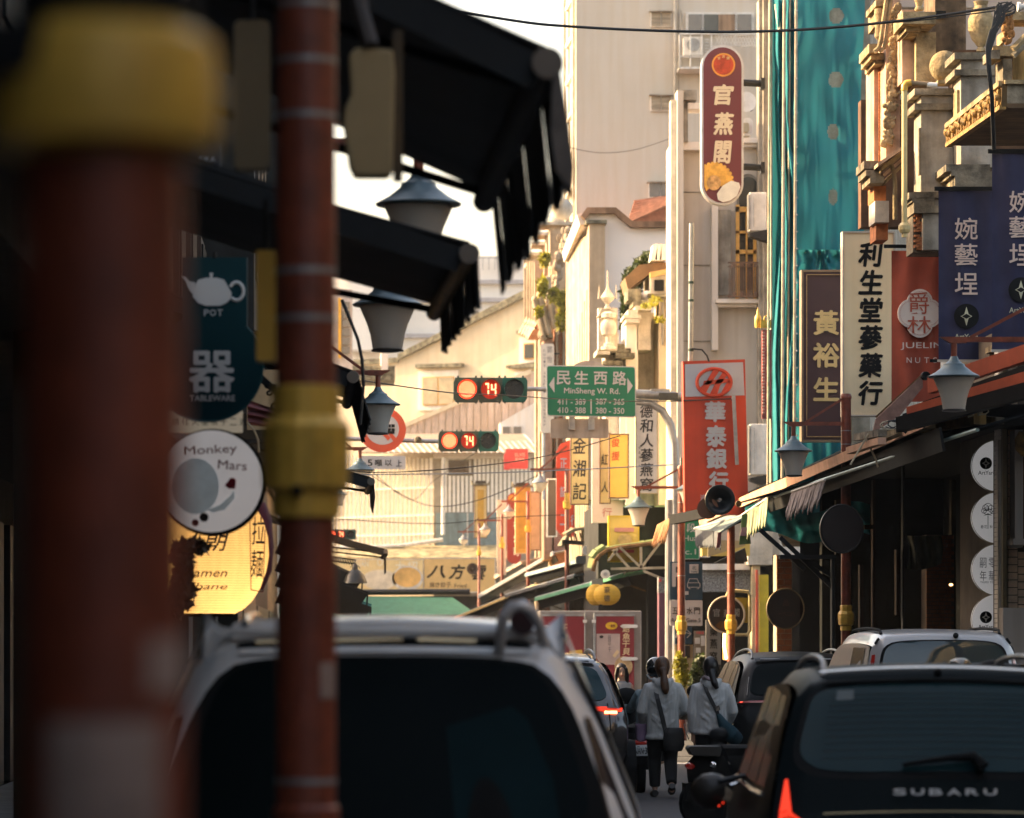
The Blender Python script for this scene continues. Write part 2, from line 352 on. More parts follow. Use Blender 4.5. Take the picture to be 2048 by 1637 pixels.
for i,(a,b,h) in enumerate(((80,92,7.5),(92,106,8),(106,122,7.6),(122,140,8.2),(140,160,7.8))):
    t = thing('far_shophouse',['first low shophouse of the left row past the crossing','second low shophouse on the left past the crossing','third low shophouse on the left past the crossing','fourth low shophouse on the left past the crossing','last low shophouse on the left, nearest the slatted corner building'][i],'building',(-5,(a+b)/2,0),'left shophouses past the crossing')
    MB().box(-12,-3,a,b,0,h).build('walls', (STONED,DARKWALL)[i%2], t); MB().box(-3.05,-2.85,a,b,h-.4,h+.1).build('cornice', STONE, t); MB().box(-3.05,-2.95,a+1,b-1,.1,3).build('shutter', DARKM, t)
t = thing('shophouse','shophouse closing the street behind the camera','building',(3,-35,0))
MB().box(-12,18,-45,-35,0,15).build('wall', DARKWALL, t)  # unseen block, added to cut the light reaching the foreground
# ================= centre far background =================
# corner building with white slats
Y = 176
SLAT = mat('white_slat_metal',(.92,.88,.80),.5,var=.08); BLUEB = mat('faded_blue_board',(.20,.29,.32),.7,streak=.3)
t = thing('slatted_corner_building','two storey corner building wrapped in white vertical slats','building',(ux(850,Y),Y,0))
m = MB(); XL = ux(560,Y); XC = ux(868,Y); XR = ux(1075,Y)
m.hprism([(XL,Y+7),(XC,Y),(XR,Y+1.2),(XR+1,Y+12),(XL,Y+16)], uz(1192,Y), uz(905,Y)); m.build('wall', mat('shaded_slat_wall',(.40,.34,.26),.9,var=.2), t)
MB().hprism([(XL,Y+8),(XC,Y+1),(XR,Y+2),(XR+1,Y+12),(XL,Y+16)],0,uz(1190,Y)).build('wall', DARKWALL, t)
k = Y/F
for i in range(31):
    px = 604+i*8.6; f = (px-560)/308.; yy = Y+7*(1-f)
    tp = 918 - 24*(1-f) if px > 700 else 900
    m = MB(); x = ux(px,Y); w = .052+.02*random.random()
    m.box(x-w, x+w, yy-.14, yy-.10, uz(1088,Y)+random.uniform(-.06,.06), uz(tp,Y)+random.uniform(-.05,.05)); m.build('slat', SLAT, t)
for i in range(24):
    px = 874+i*8.5; 
    if 872 < px < 884: continue
    tp = 908; bt = 1025
    if 895 < px < 945: tp = 952
    x = ux(px,Y); MB().box(x-.065,x+.065,Y-.0,Y+.04,uz(bt,Y),uz(tp,Y)).build('slat', SLAT, t)
for py in (975,1030,1068): MB().bar((XL,Y+6.8,uz(py,Y)),(XC,Y-.18,uz(py,Y)),.03).build('rail', SLAT, t)
w = MB().pb(893,918,942,948,Y-.02,.1).build('window', WHITE, t); MB().pb(897,921,938,946,Y-.05,.05).build('pane', GLASSD, w)
MB().pb(872,1026,1002,1092,Y-.1,.2).build('blue_board', BLUEB, t); MB().pb(934,1026,936,1092,Y-.16,.1).build('board_joint', WHITE, t)
MB().pb(868,902,1078,917,Y-.4,.8).build('fascia', PLASTERW, t)
MB().tube([P(887,915,Y-.5),P(886,1070,Y-.5)],.09).build('drainpipe', WHITE, t)
MB().tube([P(560,1100,Y-.5),P(800,1092,Y-.7),P(886,1080,Y-.7)],.09).build('drainpipe', WHITE, t)
# lean-to roofs of corrugated sheet
def corr(px0, px1, ytop, ybot, Yn, Yf, n, mt, nm='roof_rib'):
    o = []
    for i in range(n):
        f = i/(n-1); a = px0+(px1-px0)*f
        o.append(MB().bar(P(a, ybot, Yn), P(a-32 if nm=='roof_rib' else a-3, ytop, Yf), .06, .07))
    return o
rf = MB().add([P(720,905,Y-1),P(1080,905,Y-1),P(1045,868,Y+4),P(742,868,Y+4)],[(0,1,2,3)]).build('roof', mat('brown_sheet_roof',(.36,.26,.18),.7,.2,var=.2), t, solid=.05)
for o in corr(765,1080,870,906,Y-1.02,Y+4,27,None): o.build('roof_rib', WHITE, rf)
ap = MB().add([P(600,1118,Y-2.5),P(1040,1118,Y-2.5),P(1040,1092,Y-.3),P(600,1098,Y-.3)],[(0,1,2,3)]).build('canopy', mat('weathered_sheet',(.40,.34,.20),.8,var=.5), t, solid=.06)
for o in corr(610,1036,1094,1119,Y-2.55,Y-.4,42,None,'x'): o.build('canopy_rib', mat('weathered_sheet',(.4,.34,.2)), ap)
m = MB().pb(640,1121,1000,1148,Y-1,.5); m.build('vent_band', DARKWALL, t)
for i in range(18): MB().pb(770+i*14,1122,772+i*14,1147,Y-1.06,.05).build('mullion', WHITE, t)
MB().pb(770,1133,1000,1135,Y-1.04,.04).build('transom', WHITE, t)
# billboards
s = sign('billboard','yellow billboard with a steaming food bowl picture and pale ring lettering','sign',640,1120,846,1184,Y-3.2,mat('faded_yellow_board',(.86,.68,.34),.6,var=.1),WHITE,fw=1.5)
Yb = Y-3.2
MB().pprism(disc(760,1160,36,20),Yb-.02,.01).build('bowl_picture', mat('pale_food_print',(.9,.80,.62),.7,var=.3,scale=1), s)
MB().pprism(disc(815,1155,27,20),Yb-.03,.01).build('bowl_picture', mat('orange_food_print',(.82,.50,.16),.7,var=.3,scale=1), s)
MB().pprism(disc(815,1157,31,25),Yb-.02,.01).build('plate_picture', WHITE, s)
letters([('TUAN',722,1128,30,12),('U',760,1126,11,12),('大',800,1134,20,22),('招',825,1134,20,22)],Yb-.02,mat('pale_cream_print',(.9,.86,.72)),s)
s = sign('billboard','golden billboard with big black brushed dumpling shop characters','sign',848,1118,990,1184,Yb,mat('golden_board',(.74,.50,.20),.6,var=.08),WHITE,fw=1.5)
letters([('八',872,1144,38,26),('方',914,1144,34,30),('雲',958,1146,30,30)],Yb,BLACK,s,bold=.035,shear=.25)
letters([('燒',864,1170,10,11),('き',875,1170,9,10),('餃',886,1170,10,11),('子',897,1170,10,11),('Fried',921,1172,24,8)],Yb,mat('brown_print',(.12,.07,.03)),s,bold=.01)
t = thing('street_canopy','long sea green canvas canopy under the billboards','canopy',(ux(820,150),150,0))
Yc = 150
MB().add([P(560,1232,Yc),P(955,1232,Yc),P(905,1197,Yc+6),P(690,1194,Yc+6),P(560,1194,Yc+6)],[(0,1,2,3,4)]).build('canvas', mat('sea_green_canvas',(.05,.24,.15),.8,var=.15,streak=.2), t, solid=.04)
MB().tube([P(560,1186,Yc+6),P(940,1184,Yc+6)],.12).build('roller', DARKM, t); MB().pb(560,1232,960,1245,Yc,.1).build('valance', mat('sea_green_canvas',(.05,.24,.15)), t)
MB().box(-2,6,Yc+6,Yc+20,0,2.2).build('stall_wall', DARKWALL, t)
# beige gable building behind (turned a little to the sun)
def turned(name, mt, par, pts, ang, cx, Y0, d, **k):   # facade polygon turned about its middle
    m = MB(); m.prism([(ux(a,Y0), uz(b,Y0)) for a,b in pts], Y0, d); c = ux(cx,Y0); ca, sa = cos(ang), sin(ang)
    m.v = [(c+(x-c)*ca-(y-Y0)*sa, Y0+(x-c)*sa+(y-Y0)*ca, z) for x,y,z in m.v]; return m.build(name, mt, par, **k)
Y = 205; A = radians(-24)
t = thing('gable_building','pale plaster building with a sloping roof edge and framed windows behind the slats','building',(ux(900,Y),Y,0))
T = lambda n,mt,pts,yo=0,d=.3: turned(n, mt, t, pts, A, 900, Y+yo, d)
T('wall', PLASTERY, [(560,1000),(560,720),(790,716),(1140,565),(1200,565),(1200,1000)], 0, 9)
T('coping', MOSS, [(786,716),(786,704),(1140,551),(1140,566)], -.4, 9)
T('coping', MOSS, [(560,726),(560,716),(786,712),(786,722)], -.2, 9)
def fwin(x0,y0,x1,y1,cols=2,gl=GLASSA):
    T('window_frame', PLASTERW, [(x0-10,y0-12),(x1+10,y0-12),(x1+10,y1+10),(x0-10,y1+10)], -.14)
    w = T('window', WOODY, [(x0,y0),(x1,y0),(x1,y1),(x0,y1)], -.24)
    for i in range(cols):
        a = x0+(x1-x0)*i/cols+1.5; b = x0+(x1-x0)*(i+1)/cols-1.5
        p = T('pane', gl, [(a,y0+2),(b,y0+2),(b,y1-2),(a,y1-2)], -.28); p.parent = w; p.location = -w.location
    T('window_hood', MOSS, [(x0-16,y0-26),(x1+16,y0-26),(x1+16,y0-19),(x0-16,y0-19)], -.5, .5)
fwin(840,753,908,810); fwin(1058,692,1080,724,1,GLASSD); fwin(1048,760,1092,800,2)
T('cornice', MOSS, [(1020,735),(1100,728),(1100,733),(1020,740)], -.3)
# planked gable in front of it
Yg = 190
t2 = thing('plank_gable_shed','triangular gable of vertical pinkish planks above the brown roof','building',(ux(940,Yg),Yg,0))
MB().pprism([(742,885),(742,880),(1060,745),(1100,745),(1100,885)],Yg,6).build('wall', PLASTERY, t2)
for i in range(24):
    a = 752+i*14; tp = 880-(a-742)*.4245+4
    MB().pprism([(a,884),(a,tp),(a+12.4,tp-12.4*.4245),(a+12.4,884)],Yg-.08,.07).build('plank', mat('pinkish_plank',(.58,.44,.36),.8,var=.15,streak=.2), t2)
MB().pprism([(742,884),(742,876),(1062,738),(1062,748)],Yg-.2,.4).build('bargeboard', PLASTERY, t2)
Yw=188
m = MB().pprism([(1000,885),(1000,846),(1070,805),(1100,800),(1100,885)],Yw,2); m.build('dormer_wall', PLASTERW, t2)
for x in (1004,1026): 
    w = MB().pb(x,852,x+18,874,Yw-.1,.1).build('window', PLASTERW, t2); MB().pb(x+1.5,854,x+16.5,872,Yw-.14,.05).build('pane', GLASSG, w)
# white banded building farthest
Y = 300
t = thing('banded_white_block','large white apartment block with grey floor bands, farthest in the street','building',(ux(880,Y),Y,0))
MB().pb(420,512,1105,1250,Y,14).build('wall', mat('bright_white_wall',(.84,.80,.74),.9,var=.04,scale=.3), t)
for py in (560,596,668): MB().pb(700,py,1105,py+8,Y-.5,.5).build('floor_band', mat('grey_band',(.40,.40,.44),.9), t)
for i in range(5):
    w = MB().pb(905+i*36,618,925+i*36,640,Y-.2,.2).build('window', WHITE, t); MB().pb(908+i*36,621,922+i*36,637,Y-.3,.1).build('pane', GLASSG, w)
m = MB()
for i in range(16): m.pb(905+i*12,516,906.5+i*12,540,Y-1,.1)
m.pb(900,515,1100,517,Y-1,.1); m.build('roof_railing', GREYM, t)
MB().pb(700,530,770,700,Y-3,3).build('stair_tower', mat('bright_white_wall',(.84,.8,.74)), t)
s = thing('glazed_tower','narrow glazed tower with a yellow edge behind the left lamp','building',(ux(690,160),160,0))
MB().pb(600,580,705,740,160,5).build('wall', mat('lilac_grey_wall',(.5,.47,.48),.8), s); MB().pb(676,596,682,716,159.8,.2).build('corner_strip', mat('yellow_strip',(.8,.45,.03)), s)
for i in range(6): MB().pb(685,604+i*18,700,618+i*18,159.85,.15).build('window', GLASSG, s)
MB().pb(650,732,790,760,170,4).build('low_roof_wall', MOSS, s); MB().pb(762,700,776,740,169.7,3).build('chimney', PLASTERW, s)
# ================= tall tower =================
Y = 132
t = thing('apartment_tower','tall beige apartment tower with small windows and a caged air conditioner','building',(ux(1330,Y),Y,0))
TW = mat('beige_tower_render',(.55,.50,.43),.9,var=.07,scale=.15,streak=.04)
MB().hprism([(ux(1152,Y),Y),(ux(1990,Y),Y),(ux(1990,Y),Y+14),(ux(1138,Y+14),Y+14)],0,uz(-330,Y)).build('wall', TW, t)
MB().pb(1525,-300,1528,420,Y-.05,.1).build('wall_joint', STONE, t)
MB().pb(1356,-300,1358,420,Y-.03,.1).build('wall_joint', STONE, t)
for x0,x1,y in ((1127,1132,Y+9),(1136,1140,Y+8),(1145,1150,Y+1)):
    MB().box(ux(x0,y),ux(x1,y),y,y+.5,0,uz(-300,y)).build('pilaster', STONEL, t)
for i in range(12): MB().bar(P(1134,20+i*75,Y+8.5),P(1148,-5+i*75,Y+4),.14).build('brace', PLASTERW, t)
def twin(x0,y0,x1,y1,g=GLASSA):
    m = MB().pb(x0-2,y0-2,x1+2,y1+2,Y-.1,.2).build('window', WHITE, t)
    MB().pb(x0,y0,(x0+x1)/2-.7,y1,Y-.13,.1).build('pane', g, m); MB().pb((x0+x1)/2+.7,y0,x1,y1,Y-.13,.1).build('pane', g, m)
    MB().pb(x0-4,y0-4,x1+4,y0-2,Y-.3,.35).build('sill', STONE, m)
B = mat('tan_blind',(.42,.34,.24),.7,wave=(1,1,14)); twin(1303,25,1342,52,B); twin(1303,193,1342,221,B); twin(1299,367,1342,394,GLASSG)
w = MB().pb(1372,25,1508,68,Y-.2,.3).build('window', WHITE, t)
for a,b,g in ((1377,1404,GLASSG),(1408,1437,GLASSD),(1437,1470,mat('brown_curtain',(.30,.19,.12),.9,wave=(9,9,.2))),(1475,1503,GLASSG)):
    MB().pb(a,29,b,66,Y-.26,.1).build('pane', g, w)
MB().tube([P(1350,-200,Y-.2),P(1350,420,Y-.2)],.05).build('drainpipe', STONEL, t); MB().tube([P(1362,20,Y-.2),P(1366,66,Y-.3),P(1362,140,Y-.2)],.025).build('refrigerant_pipe', STONE, t)
c = MB(); 
for a in (1358,1380,1402,1422,1442,1470,1514): c.pb(a,66,a+2,94 if a>1422 else 138,Y-1.2,.06)
c.pb(1358,66,1516,69,Y-1.2,.06); c.pb(1424,92,1516,94,Y-1.2,.06); c.pb(1358,134,1424,138,Y-1.2,1.2); c.pb(1358,112,1424,114,Y-1.2,.06)
for i in range(14): c.bar(P(1430+i*6,92,Y-1.22),P(1440+i*6,70,Y-1.22),.02); c.bar(P(1440+i*6,92,Y-1.22),P(1430+i*6,70,Y-1.22),.02)
c.build('window_cage', WHITE, t)
a = MB().pb(1368,74,1406,110,Y-.9,.7).build('air_conditioner', WHITE, t); MB().pprism(disc(1387,90,13),Y-.94,.04).build('fan_grille', GREYM, a)
for i in range(6): MB().pb(1410,78+i*6,1418,80+i*6,Y-.8,.1).build('louvre', WHITE, t)
# ================= white gable wall and the tiled roof behind =================
Y = 98
t = thing('white_gable_house','house with a bright white side wall under a stepped brown coping','building',(ux(1250,Y),Y,0))
MB().pprism([(1176,1000),(1176,424),(1232,424),(1262,452),(1350,452),(1350,1000)],Y,6).build('wall', mat('bright_white_gable',(.88,.80,.74),.9,var=.06,scale=.3), t)
MB().pprism([(1162,432),(1174,415),(1232,415),(1266,443),(1350,443),(1350,455),(1262,455),(1228,427),(1180,427),(1170,440)],Y-.25,6.3).build('coping', mat('brown_coping',(.30,.17,.10),.95,var=.3,streak=.4), t)
MB().pb(1178,446,1210,1000,Y-.5,.6).build('pilaster', mat('tan_render',(.52,.40,.28),.95,var=.12,streak=.2), t)
MB().pb(1172,440,1214,447,Y-.6,.8).build('capital', MOSS, t)
for i in range(7): MB().box(ux(1148+i*4,Y+1.5-.2*i),ux(1150.2+i*4,Y+1.5-.2*i),Y+2.2-.35*i,Y+2.5-.35*i,0,uz(700-i*20,Y)).build('fluting', mat('cream_render',(.48,.38,.27),.95,var=.2,streak=.3), t)
MB().hprism([(ux(1146,Y),Y+3.2),(ux(1176,Y),Y-.0),(ux(1180,Y),Y+.4),(ux(1180,Y),Y+4)],0,uz(470,Y)).build('return_wall', mat('cream_render',(.48,.38,.27)), t)
MB().add([P(1146,500,Y+3),P(1176,424,Y),P(1182,446,Y),P(1150,520,Y+3)],[(0,1,2,3)]).build('raked_cornice', PLASTERW, t, solid=.3)
rt = mat('clay_roof_tile',(.36,.15,.09),.85,var=.3,scale=6)
for i in range(9):
    MB().tube([P(1256+i*1.5,446-i*5.2,Y+8+i*.2),P(1352,402-i*2.4+i*1.2,Y+8+i*.2)],.055,6).build('roof_tile', rt, t)
m = MB().pprism([(1256,446),(1352,398),(1352,450)],Y+8.5,4); m.build('roof', rt, t)
# ================= middle corner house: columns, vase, vines =================
Y = 86
t = thing('pillared_corner_house','weathered house with stepped capitals and a ball finial left of the pale facade','building',(ux(1290,Y),Y,0))
GR = STONEL
MB().pb(1276,626,1342,1010,Y+1.2,.6).build('wall', STONEL, t)
for (a,b,c,d,yo,mt) in [(1212,668,1238,1000,.3,GR),(1240,735,1262,1000,.1,PLASTERW),(1252,640,1276,1010,0,PLASTERW),(1274,618,1302,700,0,GR),(1318,590,1341,1010,-.2,PLASTERY),(1324,590,1328,690,-.3,STONE),(1333,590,1336,690,-.3,STONE)]:
    MB().pb(a,b,c,d,Y+yo,1.4).build('pilaster', mt, t)
for (a,b,c,d,mt) in [(1248,630,1282,637,STONEL),(1252,638,1280,646,STONEL),(1256,620,1276,630,STONEL),(1226,688,1250,696,MOSS),(1222,697,1262,705,MOSS),(1232,706,1270,716,MOSS),(1206,722,1246,730,MOSS),(1210,731,1240,741,MOSS),(1266,600,1306,612,MOSS),(1270,612,1304,620,STONEL),(1194,700,1220,709,STONEL),(1256,578,1282,600,MOSS)]:
    MB().pb(a,b,c,d,Y-.5,1.2).build('capital', mt, t)
MB().ball(P(1294,594,Y),.16,.16,.14).build('ball_finial', PLASTERW, t, smooth=True)
MB().pb(1300,548,1342,590,Y-.2,2).build('attic_box', STONEL, t); MB().pb(1309,560,1328,582,Y-.25,.1).build('opening', BLACK, t)
MB().pb(1296,588,1342,594,Y-.4,1).build('ledge', MOSS, t)
m = MB().pprism([(1250,556),(1278,530),(1342,524),(1342,545),(1300,548),(1256,580)],Y,1.5); m.build('roof_edge', mat('brown_tin',(.22,.13,.06),.8,var=.3), t)
MB().pprism([(1300,545),(1342,536),(1342,546),(1300,556)],Y-.3,.2).build('fascia', mat('orange_fascia',(.55,.33,.12)), t)
for i in range(3): MB().pprism([(1301+i*9,522),(1306+i*9,490),(1315+i*9,487),(1314+i*9,520)],Y-.2,.6).build('covered_bundle', WHITE, t)
MB().pb(1200,736,1344,1010,Y+2.2,.8).build('lower_wall', STONED, t)
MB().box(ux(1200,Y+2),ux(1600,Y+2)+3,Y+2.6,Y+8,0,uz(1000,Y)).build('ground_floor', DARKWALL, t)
# urn finial
Y = 84
t = thing('urn_finial','pointed stone urn on a pedestal with a ball below, beside the fluted pillar','finial',(ux(1217,Y),Y,uz(700,Y)))
k = Y/F; c = P(1217,700,Y)
pr = [(20,0),(20,6),(15,7),(15,12),(9,14),(9,26),(18,30),(22,42),(20,54),(12,62),(20,64),(20,72),(12,76)]
MB().lathe(c,[(r*k*.62 if r<16 else r*k*.75,h*k*1.0) for r,h in pr],20).build('pedestal', STONEL, t, smooth=True)
MB().pb(1197,616,1235,700,Y+.25,.4).build('back_pier', STONEL, t); MB().pprism([(1196,632),(1203,616),(1231,616),(1236,632)],Y-.02,.6).build('pier_cap', STONEL, t)
MB().lathe(P(1215,618,Y),[(8*k,0),(4*k,5*k),(3*k,9*k),(12*k,18*k),(15*k,22*k),(10*k,30*k),(4*k,38*k),(2*k,45*k),(1.2*k,75*k),(.6*k,78*k)],16).build('urn', STONEL, t, smooth=True)
for dx in (-17,17): MB().lathe(P(1215+dx,598,Y),[(2.4*k,0),(2*k,8*k),(.6*k,28*k)],8).build('spike', STONEL, t)
# ================= bright ornate row at far left of right side =================
CARV = mat('sunlit_carved_stone',(.50,.40,.29),.95,var=.3,scale=2,bump=.02,streak=.3)
t = thing('ornate_sunlit_facade','sunlit baroque facade with leafy brackets, red brick and white columns','building',(ux(1110,125),125,0))
for i in range(5):
    Y = 118+i*9; x0 = 1096+ (4-i)*9; 
    MB().box(ux(x0,Y),ux(x0,Y)+3,Y,Y+8.6,0,uz(470+i*22,Y)).build('wall', brick_mat('red_brick_fine',(.48,.16,.08),(.40,.12,.07),(.6,.5,.4)) if i<2 else CARV, t)
    MB().box(ux(x0,Y)-.5,ux(x0,Y)+.5,Y-.1,Y+.8,0,uz(452+i*20,Y)).build('pilaster', CARV, t)
    MB().box(ux(x0,Y)-.9,ux(x0,Y)+.6,Y-.3,Y+1.2,uz(452+i*20,Y),uz(446+i*20,Y)).build('capital', STONEL, t)
    MB().box(ux(x0,Y)-.8,ux(x0,Y)+.6,Y-.3,Y+8.6,uz(636,Y),uz(628,Y)).build('cornice', CARV, t)
    MB().ball((ux(x0,Y)-.1,Y+.3,uz(452+i*20,Y)+.55),.34).build('ball_finial', STONEL, t, smooth=True)
    for j in range(3): MB().box(ux(x0,Y)-.3-.25*j,ux(x0,Y)+.4,Y+1.5+j,Y+1.9+j,uz(640,Y),uz(500,Y)).build('column', CARV, t)
Y = 117
MB().pb(1131,400,1140,640,Y+6,.6).build('column', CARV, t); MB().pb(1116,595,1146,604,Y,1).build('cornice', STONEL, t); MB().pb(1120,604,1146,640,Y+.3,1).build('wall', STONEL, t)
MB().pb(1086,668,1106,676,Y-.2,1).build('capital', MOSS, t); MB().pb(1088,676,1104,1120,Y,1.5).build('pilaster', mat('brown_brick_col',(.34,.2,.14),.9,var=.3), t)
MB().pb(1108,660,1150,1180,Y+.6,3).build('brick_wall', brick_mat('red_brick_fine',(.48,.16,.08),(.40,.12,.07),(.6,.5,.4)), t)
for x in (1112,1126,1140): MB().pb(x,650,x+4,1000,Y+.2,.6).build('pilaster', CARV, t)
rng = random.Random(3); m = MB()
for j in range(130):
    f = rng.random(); x = 1132-52*f+rng.uniform(-7,9); y = 470+210*f**1.1+rng.uniform(-18,18); m.ball(P(x,y,Y-.3+rng.random()), rng.uniform(.05,.15), rng.uniform(.05,.12), rng.uniform(.06,.2), 7, 5)
for col in ((1070,600,1086,668),(1080,590,1096,664),(1094,560,1108,650)):
    for j in range(16):
        f = j/15; m.ball(P(col[0]+(col[2]-col[0])*f, col[1]+(col[3]-col[1])*f, Y-.4), .12-.03*f, .12, .12, 8, 5)
stuff(m.build('carved_ornament', CARV, t, smooth=True))
def foliage(name,label,cat,blobs,Y,n,mt,size=.07,trunk=None):
    t = thing(name,label,cat,(ux(blobs[0][0],Y),Y,uz(blobs[0][1]+blobs[0][3],Y))); r = random.Random(hash(name+label)%9999 if 0 else len(label)*7+n); m = MB()
    for j in range(n):
        bx, by, rx, ry = blobs[j % len(blobs)]
        a = r.uniform(0,2*pi); q = sqrt(r.random()); c = P(bx+rx*q*cos(a), by+ry*q*sin(a), Y+r.uniform(-.4,.4)*min(1,rx*.04))
        u = Vector((r.uniform(-1,1),r.uniform(-1,1),r.uniform(-1,1))).normalized()*size*r.uniform(.6,1.5); v = u.cross(Vector((r.uniform(-1,1),r.uniform(-1,1),r.uniform(-1,1)))).normalized()*size*.45
        m.add([c-u*.5, c+v, c+u, c-v],[(0,1,2,3)])
    stuff(m.build('foliage', mt, t))
    if trunk: MB().tube([P(a,b,Y) for a,b in trunk],[.04]*len(trunk)).build('stem', BARK, t)
    return t
foliage('climbing_vine','yellow green vine spilling over the sunlit red brick cornice','vine',[(1108,590,10,14),(1124,600,12,16),(1122,640,9,24),(1134,600,8,20),(1086,575,10,20),(1078,625,6,10),(1090,520,9,14)],116,900,LEAF,.14,[(1136,600),(1120,640),(1118,670)])
foliage('conifer_bush','dense green conifer hanging from the roof edge of the pillared house','bush',[(1262,580,20,46),(1282,545,16,30),(1256,640,14,40),(1262,680,9,26),(1300,520,16,16),(1252,610,9,30)],88,2600,LEAFD,.10,[(1270,640),(1266,560)])
foliage('roof_weed','pale weed growing below the ball finial','plant',[(1296,612,14,5),(1310,600,10,6),(1318,640,7,5)],84,90,LEAF,.10)
# ================= pale corner building facing us =================
Y = 80
t = thing('pale_corner_building','pale stone building with tall pilasters and an arched ochre window','building',(ux(1440,Y),Y,0))
PS = mat('pale_render',(.60,.54,.47),.9,var=.08,scale=.7,streak=.14)
MB().box(ux(1342,Y),ux(1560,Y),Y,Y+1.2,uz(1110,Y),uz(288,Y)).build('wall', PS, t)
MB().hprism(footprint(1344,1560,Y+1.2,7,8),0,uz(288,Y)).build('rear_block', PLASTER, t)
for (a,b,c,d,yo,mt) in [(1342,200,1353,1110,-.5,STONEL),(1355,181,1367,1110,-.7,PS),(1346,330,1362,1110,-.35,STONEL),(1518,0,1540,1110,-.6,STONE),(1527,-200,1541,1110,-.8,STONE),(1424,412,1436,700,-.25,PLASTERW),(1436,420,1462,590,-.1,STONE)]:
    MB().pb(a,b,c,d,Y+yo,.45).build('pilaster', mt, t)
for (a,b,c,d,yo) in [(1355,180,1394,200,-.6),(1368,200,1376,284,-.4),(1376,206,1404,218,-.5),(1367,284,1404,300,-.3),(1484,276,1518,286,-.3),(1484,286,1514,294,-.2),(1432,598,1518,606,-.45),(1436,606,1514,614,-.3)]:
    MB().pb(a,b,c,d,Y+yo,.7).build('ledge', STONE if c<1400 else PLASTERW, t)
for py in (384,530,682): MB().pb(1364,py,1424,py+1.2,Y-.03,.1).build('wall_joint', STONE, t)
# arched window
w = MB().pprism([(1474,580)]+[(1496-22*cos(radians(a)),374-26*sin(radians(a))) for a in range(0,181,12)]+[(1518,580)],Y-.06,.2).build('arched_window', STONE, t)
MB().pprism([(1478,580)]+[(1497-19*cos(radians(a)),376-22*sin(radians(a))) for a in range(0,181,12)]+[(1516,580)],Y-.09,.1).build('pane', GLASSD, w)
m = MB()
for (a,b,c,d) in [(1472,410,1479,600),(1507,410,1513,600),(1472,414,1514,424),(1472,462,1514,467),(1472,500,1514,508),(1492,424,1495,600)]: m.pb(a,b,c,d,Y-.16,.1)
m.build('sash', WOODY, w)
m = MB(); [m.pb(1458+i*3.6,530,1459.3+i*3.6,594,Y-.5,.03) for i in range(17)]; m.pb(1456,524,1518,527,Y-.52,.06); m.pb(1456,592,1518,595,Y-.52,.06); m.pb(1456,533,1518,534.5,Y-.52,.05)
for i in range(4): m.pprism([(1464+i*14,530),(1469+i*14,526),(1474+i*14,530),(1469+i*14,534)],Y-.53,.03); m.pprism([(1464+i*14,588),(1469+i*14,583),(1474+i*14,588),(1469+i*14,593)],Y-.53,.03)
m.build('railing', mat('brown_iron',(.16,.09,.06),.6), t)
for i,(a,b,c,d) in enumerate([(1499,385,1534,462),(1500,848,1534,950)]):
    q = thing('air_conditioner',['white air conditioner on a dark bracket beside the arched window','grimy white air conditioner behind the red bank sign'][i],'air conditioner',(ux(a,Y-1),Y-1,uz(d,Y-1)))
    MB().pb(a,b,c,d,Y-1.3,.5).build('casing', WHITE, q, bevel=.02); MB().pb(a-2,b+4,a+1,d-4,Y-1.32,.3).build('side_grille', GREYM, q); MB().add([P(a-4,d+8,Y-1.4),P(c,d,Y-1.4),P(c,d+26,Y-1.4),P(a-2,d+14,Y-1.4)],[(0,1,2,3)]).build('bracket', DARKM, q, solid=.3)
    MB().pb(a+8,b+8,a+9,d-8,Y-1.34,.02).build('seam', GREYM, q)
c = thing('satellite_dish','pale dish and round camera fixed behind the tall oval sign','dish',(ux(1500,76),76,uz(300,76)))
MB().lathe(P(1492,205,76),[(.02,.1),(.14,.02),(.2,-.06)],16,'y').build('dish', WHITE, c, smooth=True); MB().tube([P(1494,210,76),P(1504,222,76)],.03).build('arm', DARKM, c)
MB().pprism(rrect(1484,236,1506,272,10),76,.3).build('round_box', WHITE, c); MB().pprism(rrect(1484,246,1498,264,3),75.9,.1).build('round_window', GLASSA, c)
# lower band of that building: boxes, shelf, yellow
for (a,b,c,d,yo,mt,nm) in [(1342,1060,1420,1115,-.3,PLASTERW,'lintel'),(1404,1128,1500,1140,-1.2,WHITE,'ledge'),(1404,1140,1506,1184,-1,mat('speckled_granite',(.26,.27,.28),.8,var=.7,scale=30),'granite_band'),(1496,1060,1545,1130,-1.4,STONEL,'lintel'),(1504,1130,1520,1330,-1.3,mat('cream_pier',(.55,.48,.30),.9,streak=.3),'pier'),(1519,1150,1537,1330,-1.35,mat('yellow_door',(.55,.42,.02),.6,var=.15),'yellow_shutter')]:
    MB().pb(a,b,c,d,Y+yo,.8).build(nm, mt, t)
MB().box(ux(1300,Y),ux(1700,Y)+3,Y+.5,Y+1.1,0,uz(1110,Y)).build('ground_floor', mat('shade_dark_interior',(.007,.0085,.0095),.95,spec=.1), t)  # near-black colour stands in for the shade inside the ground floor
MB().pb(1512,1140,1516,1330,Y-1.42,.05).build('red_strip', mat('red_strip',(.45,.05,.03)), t)
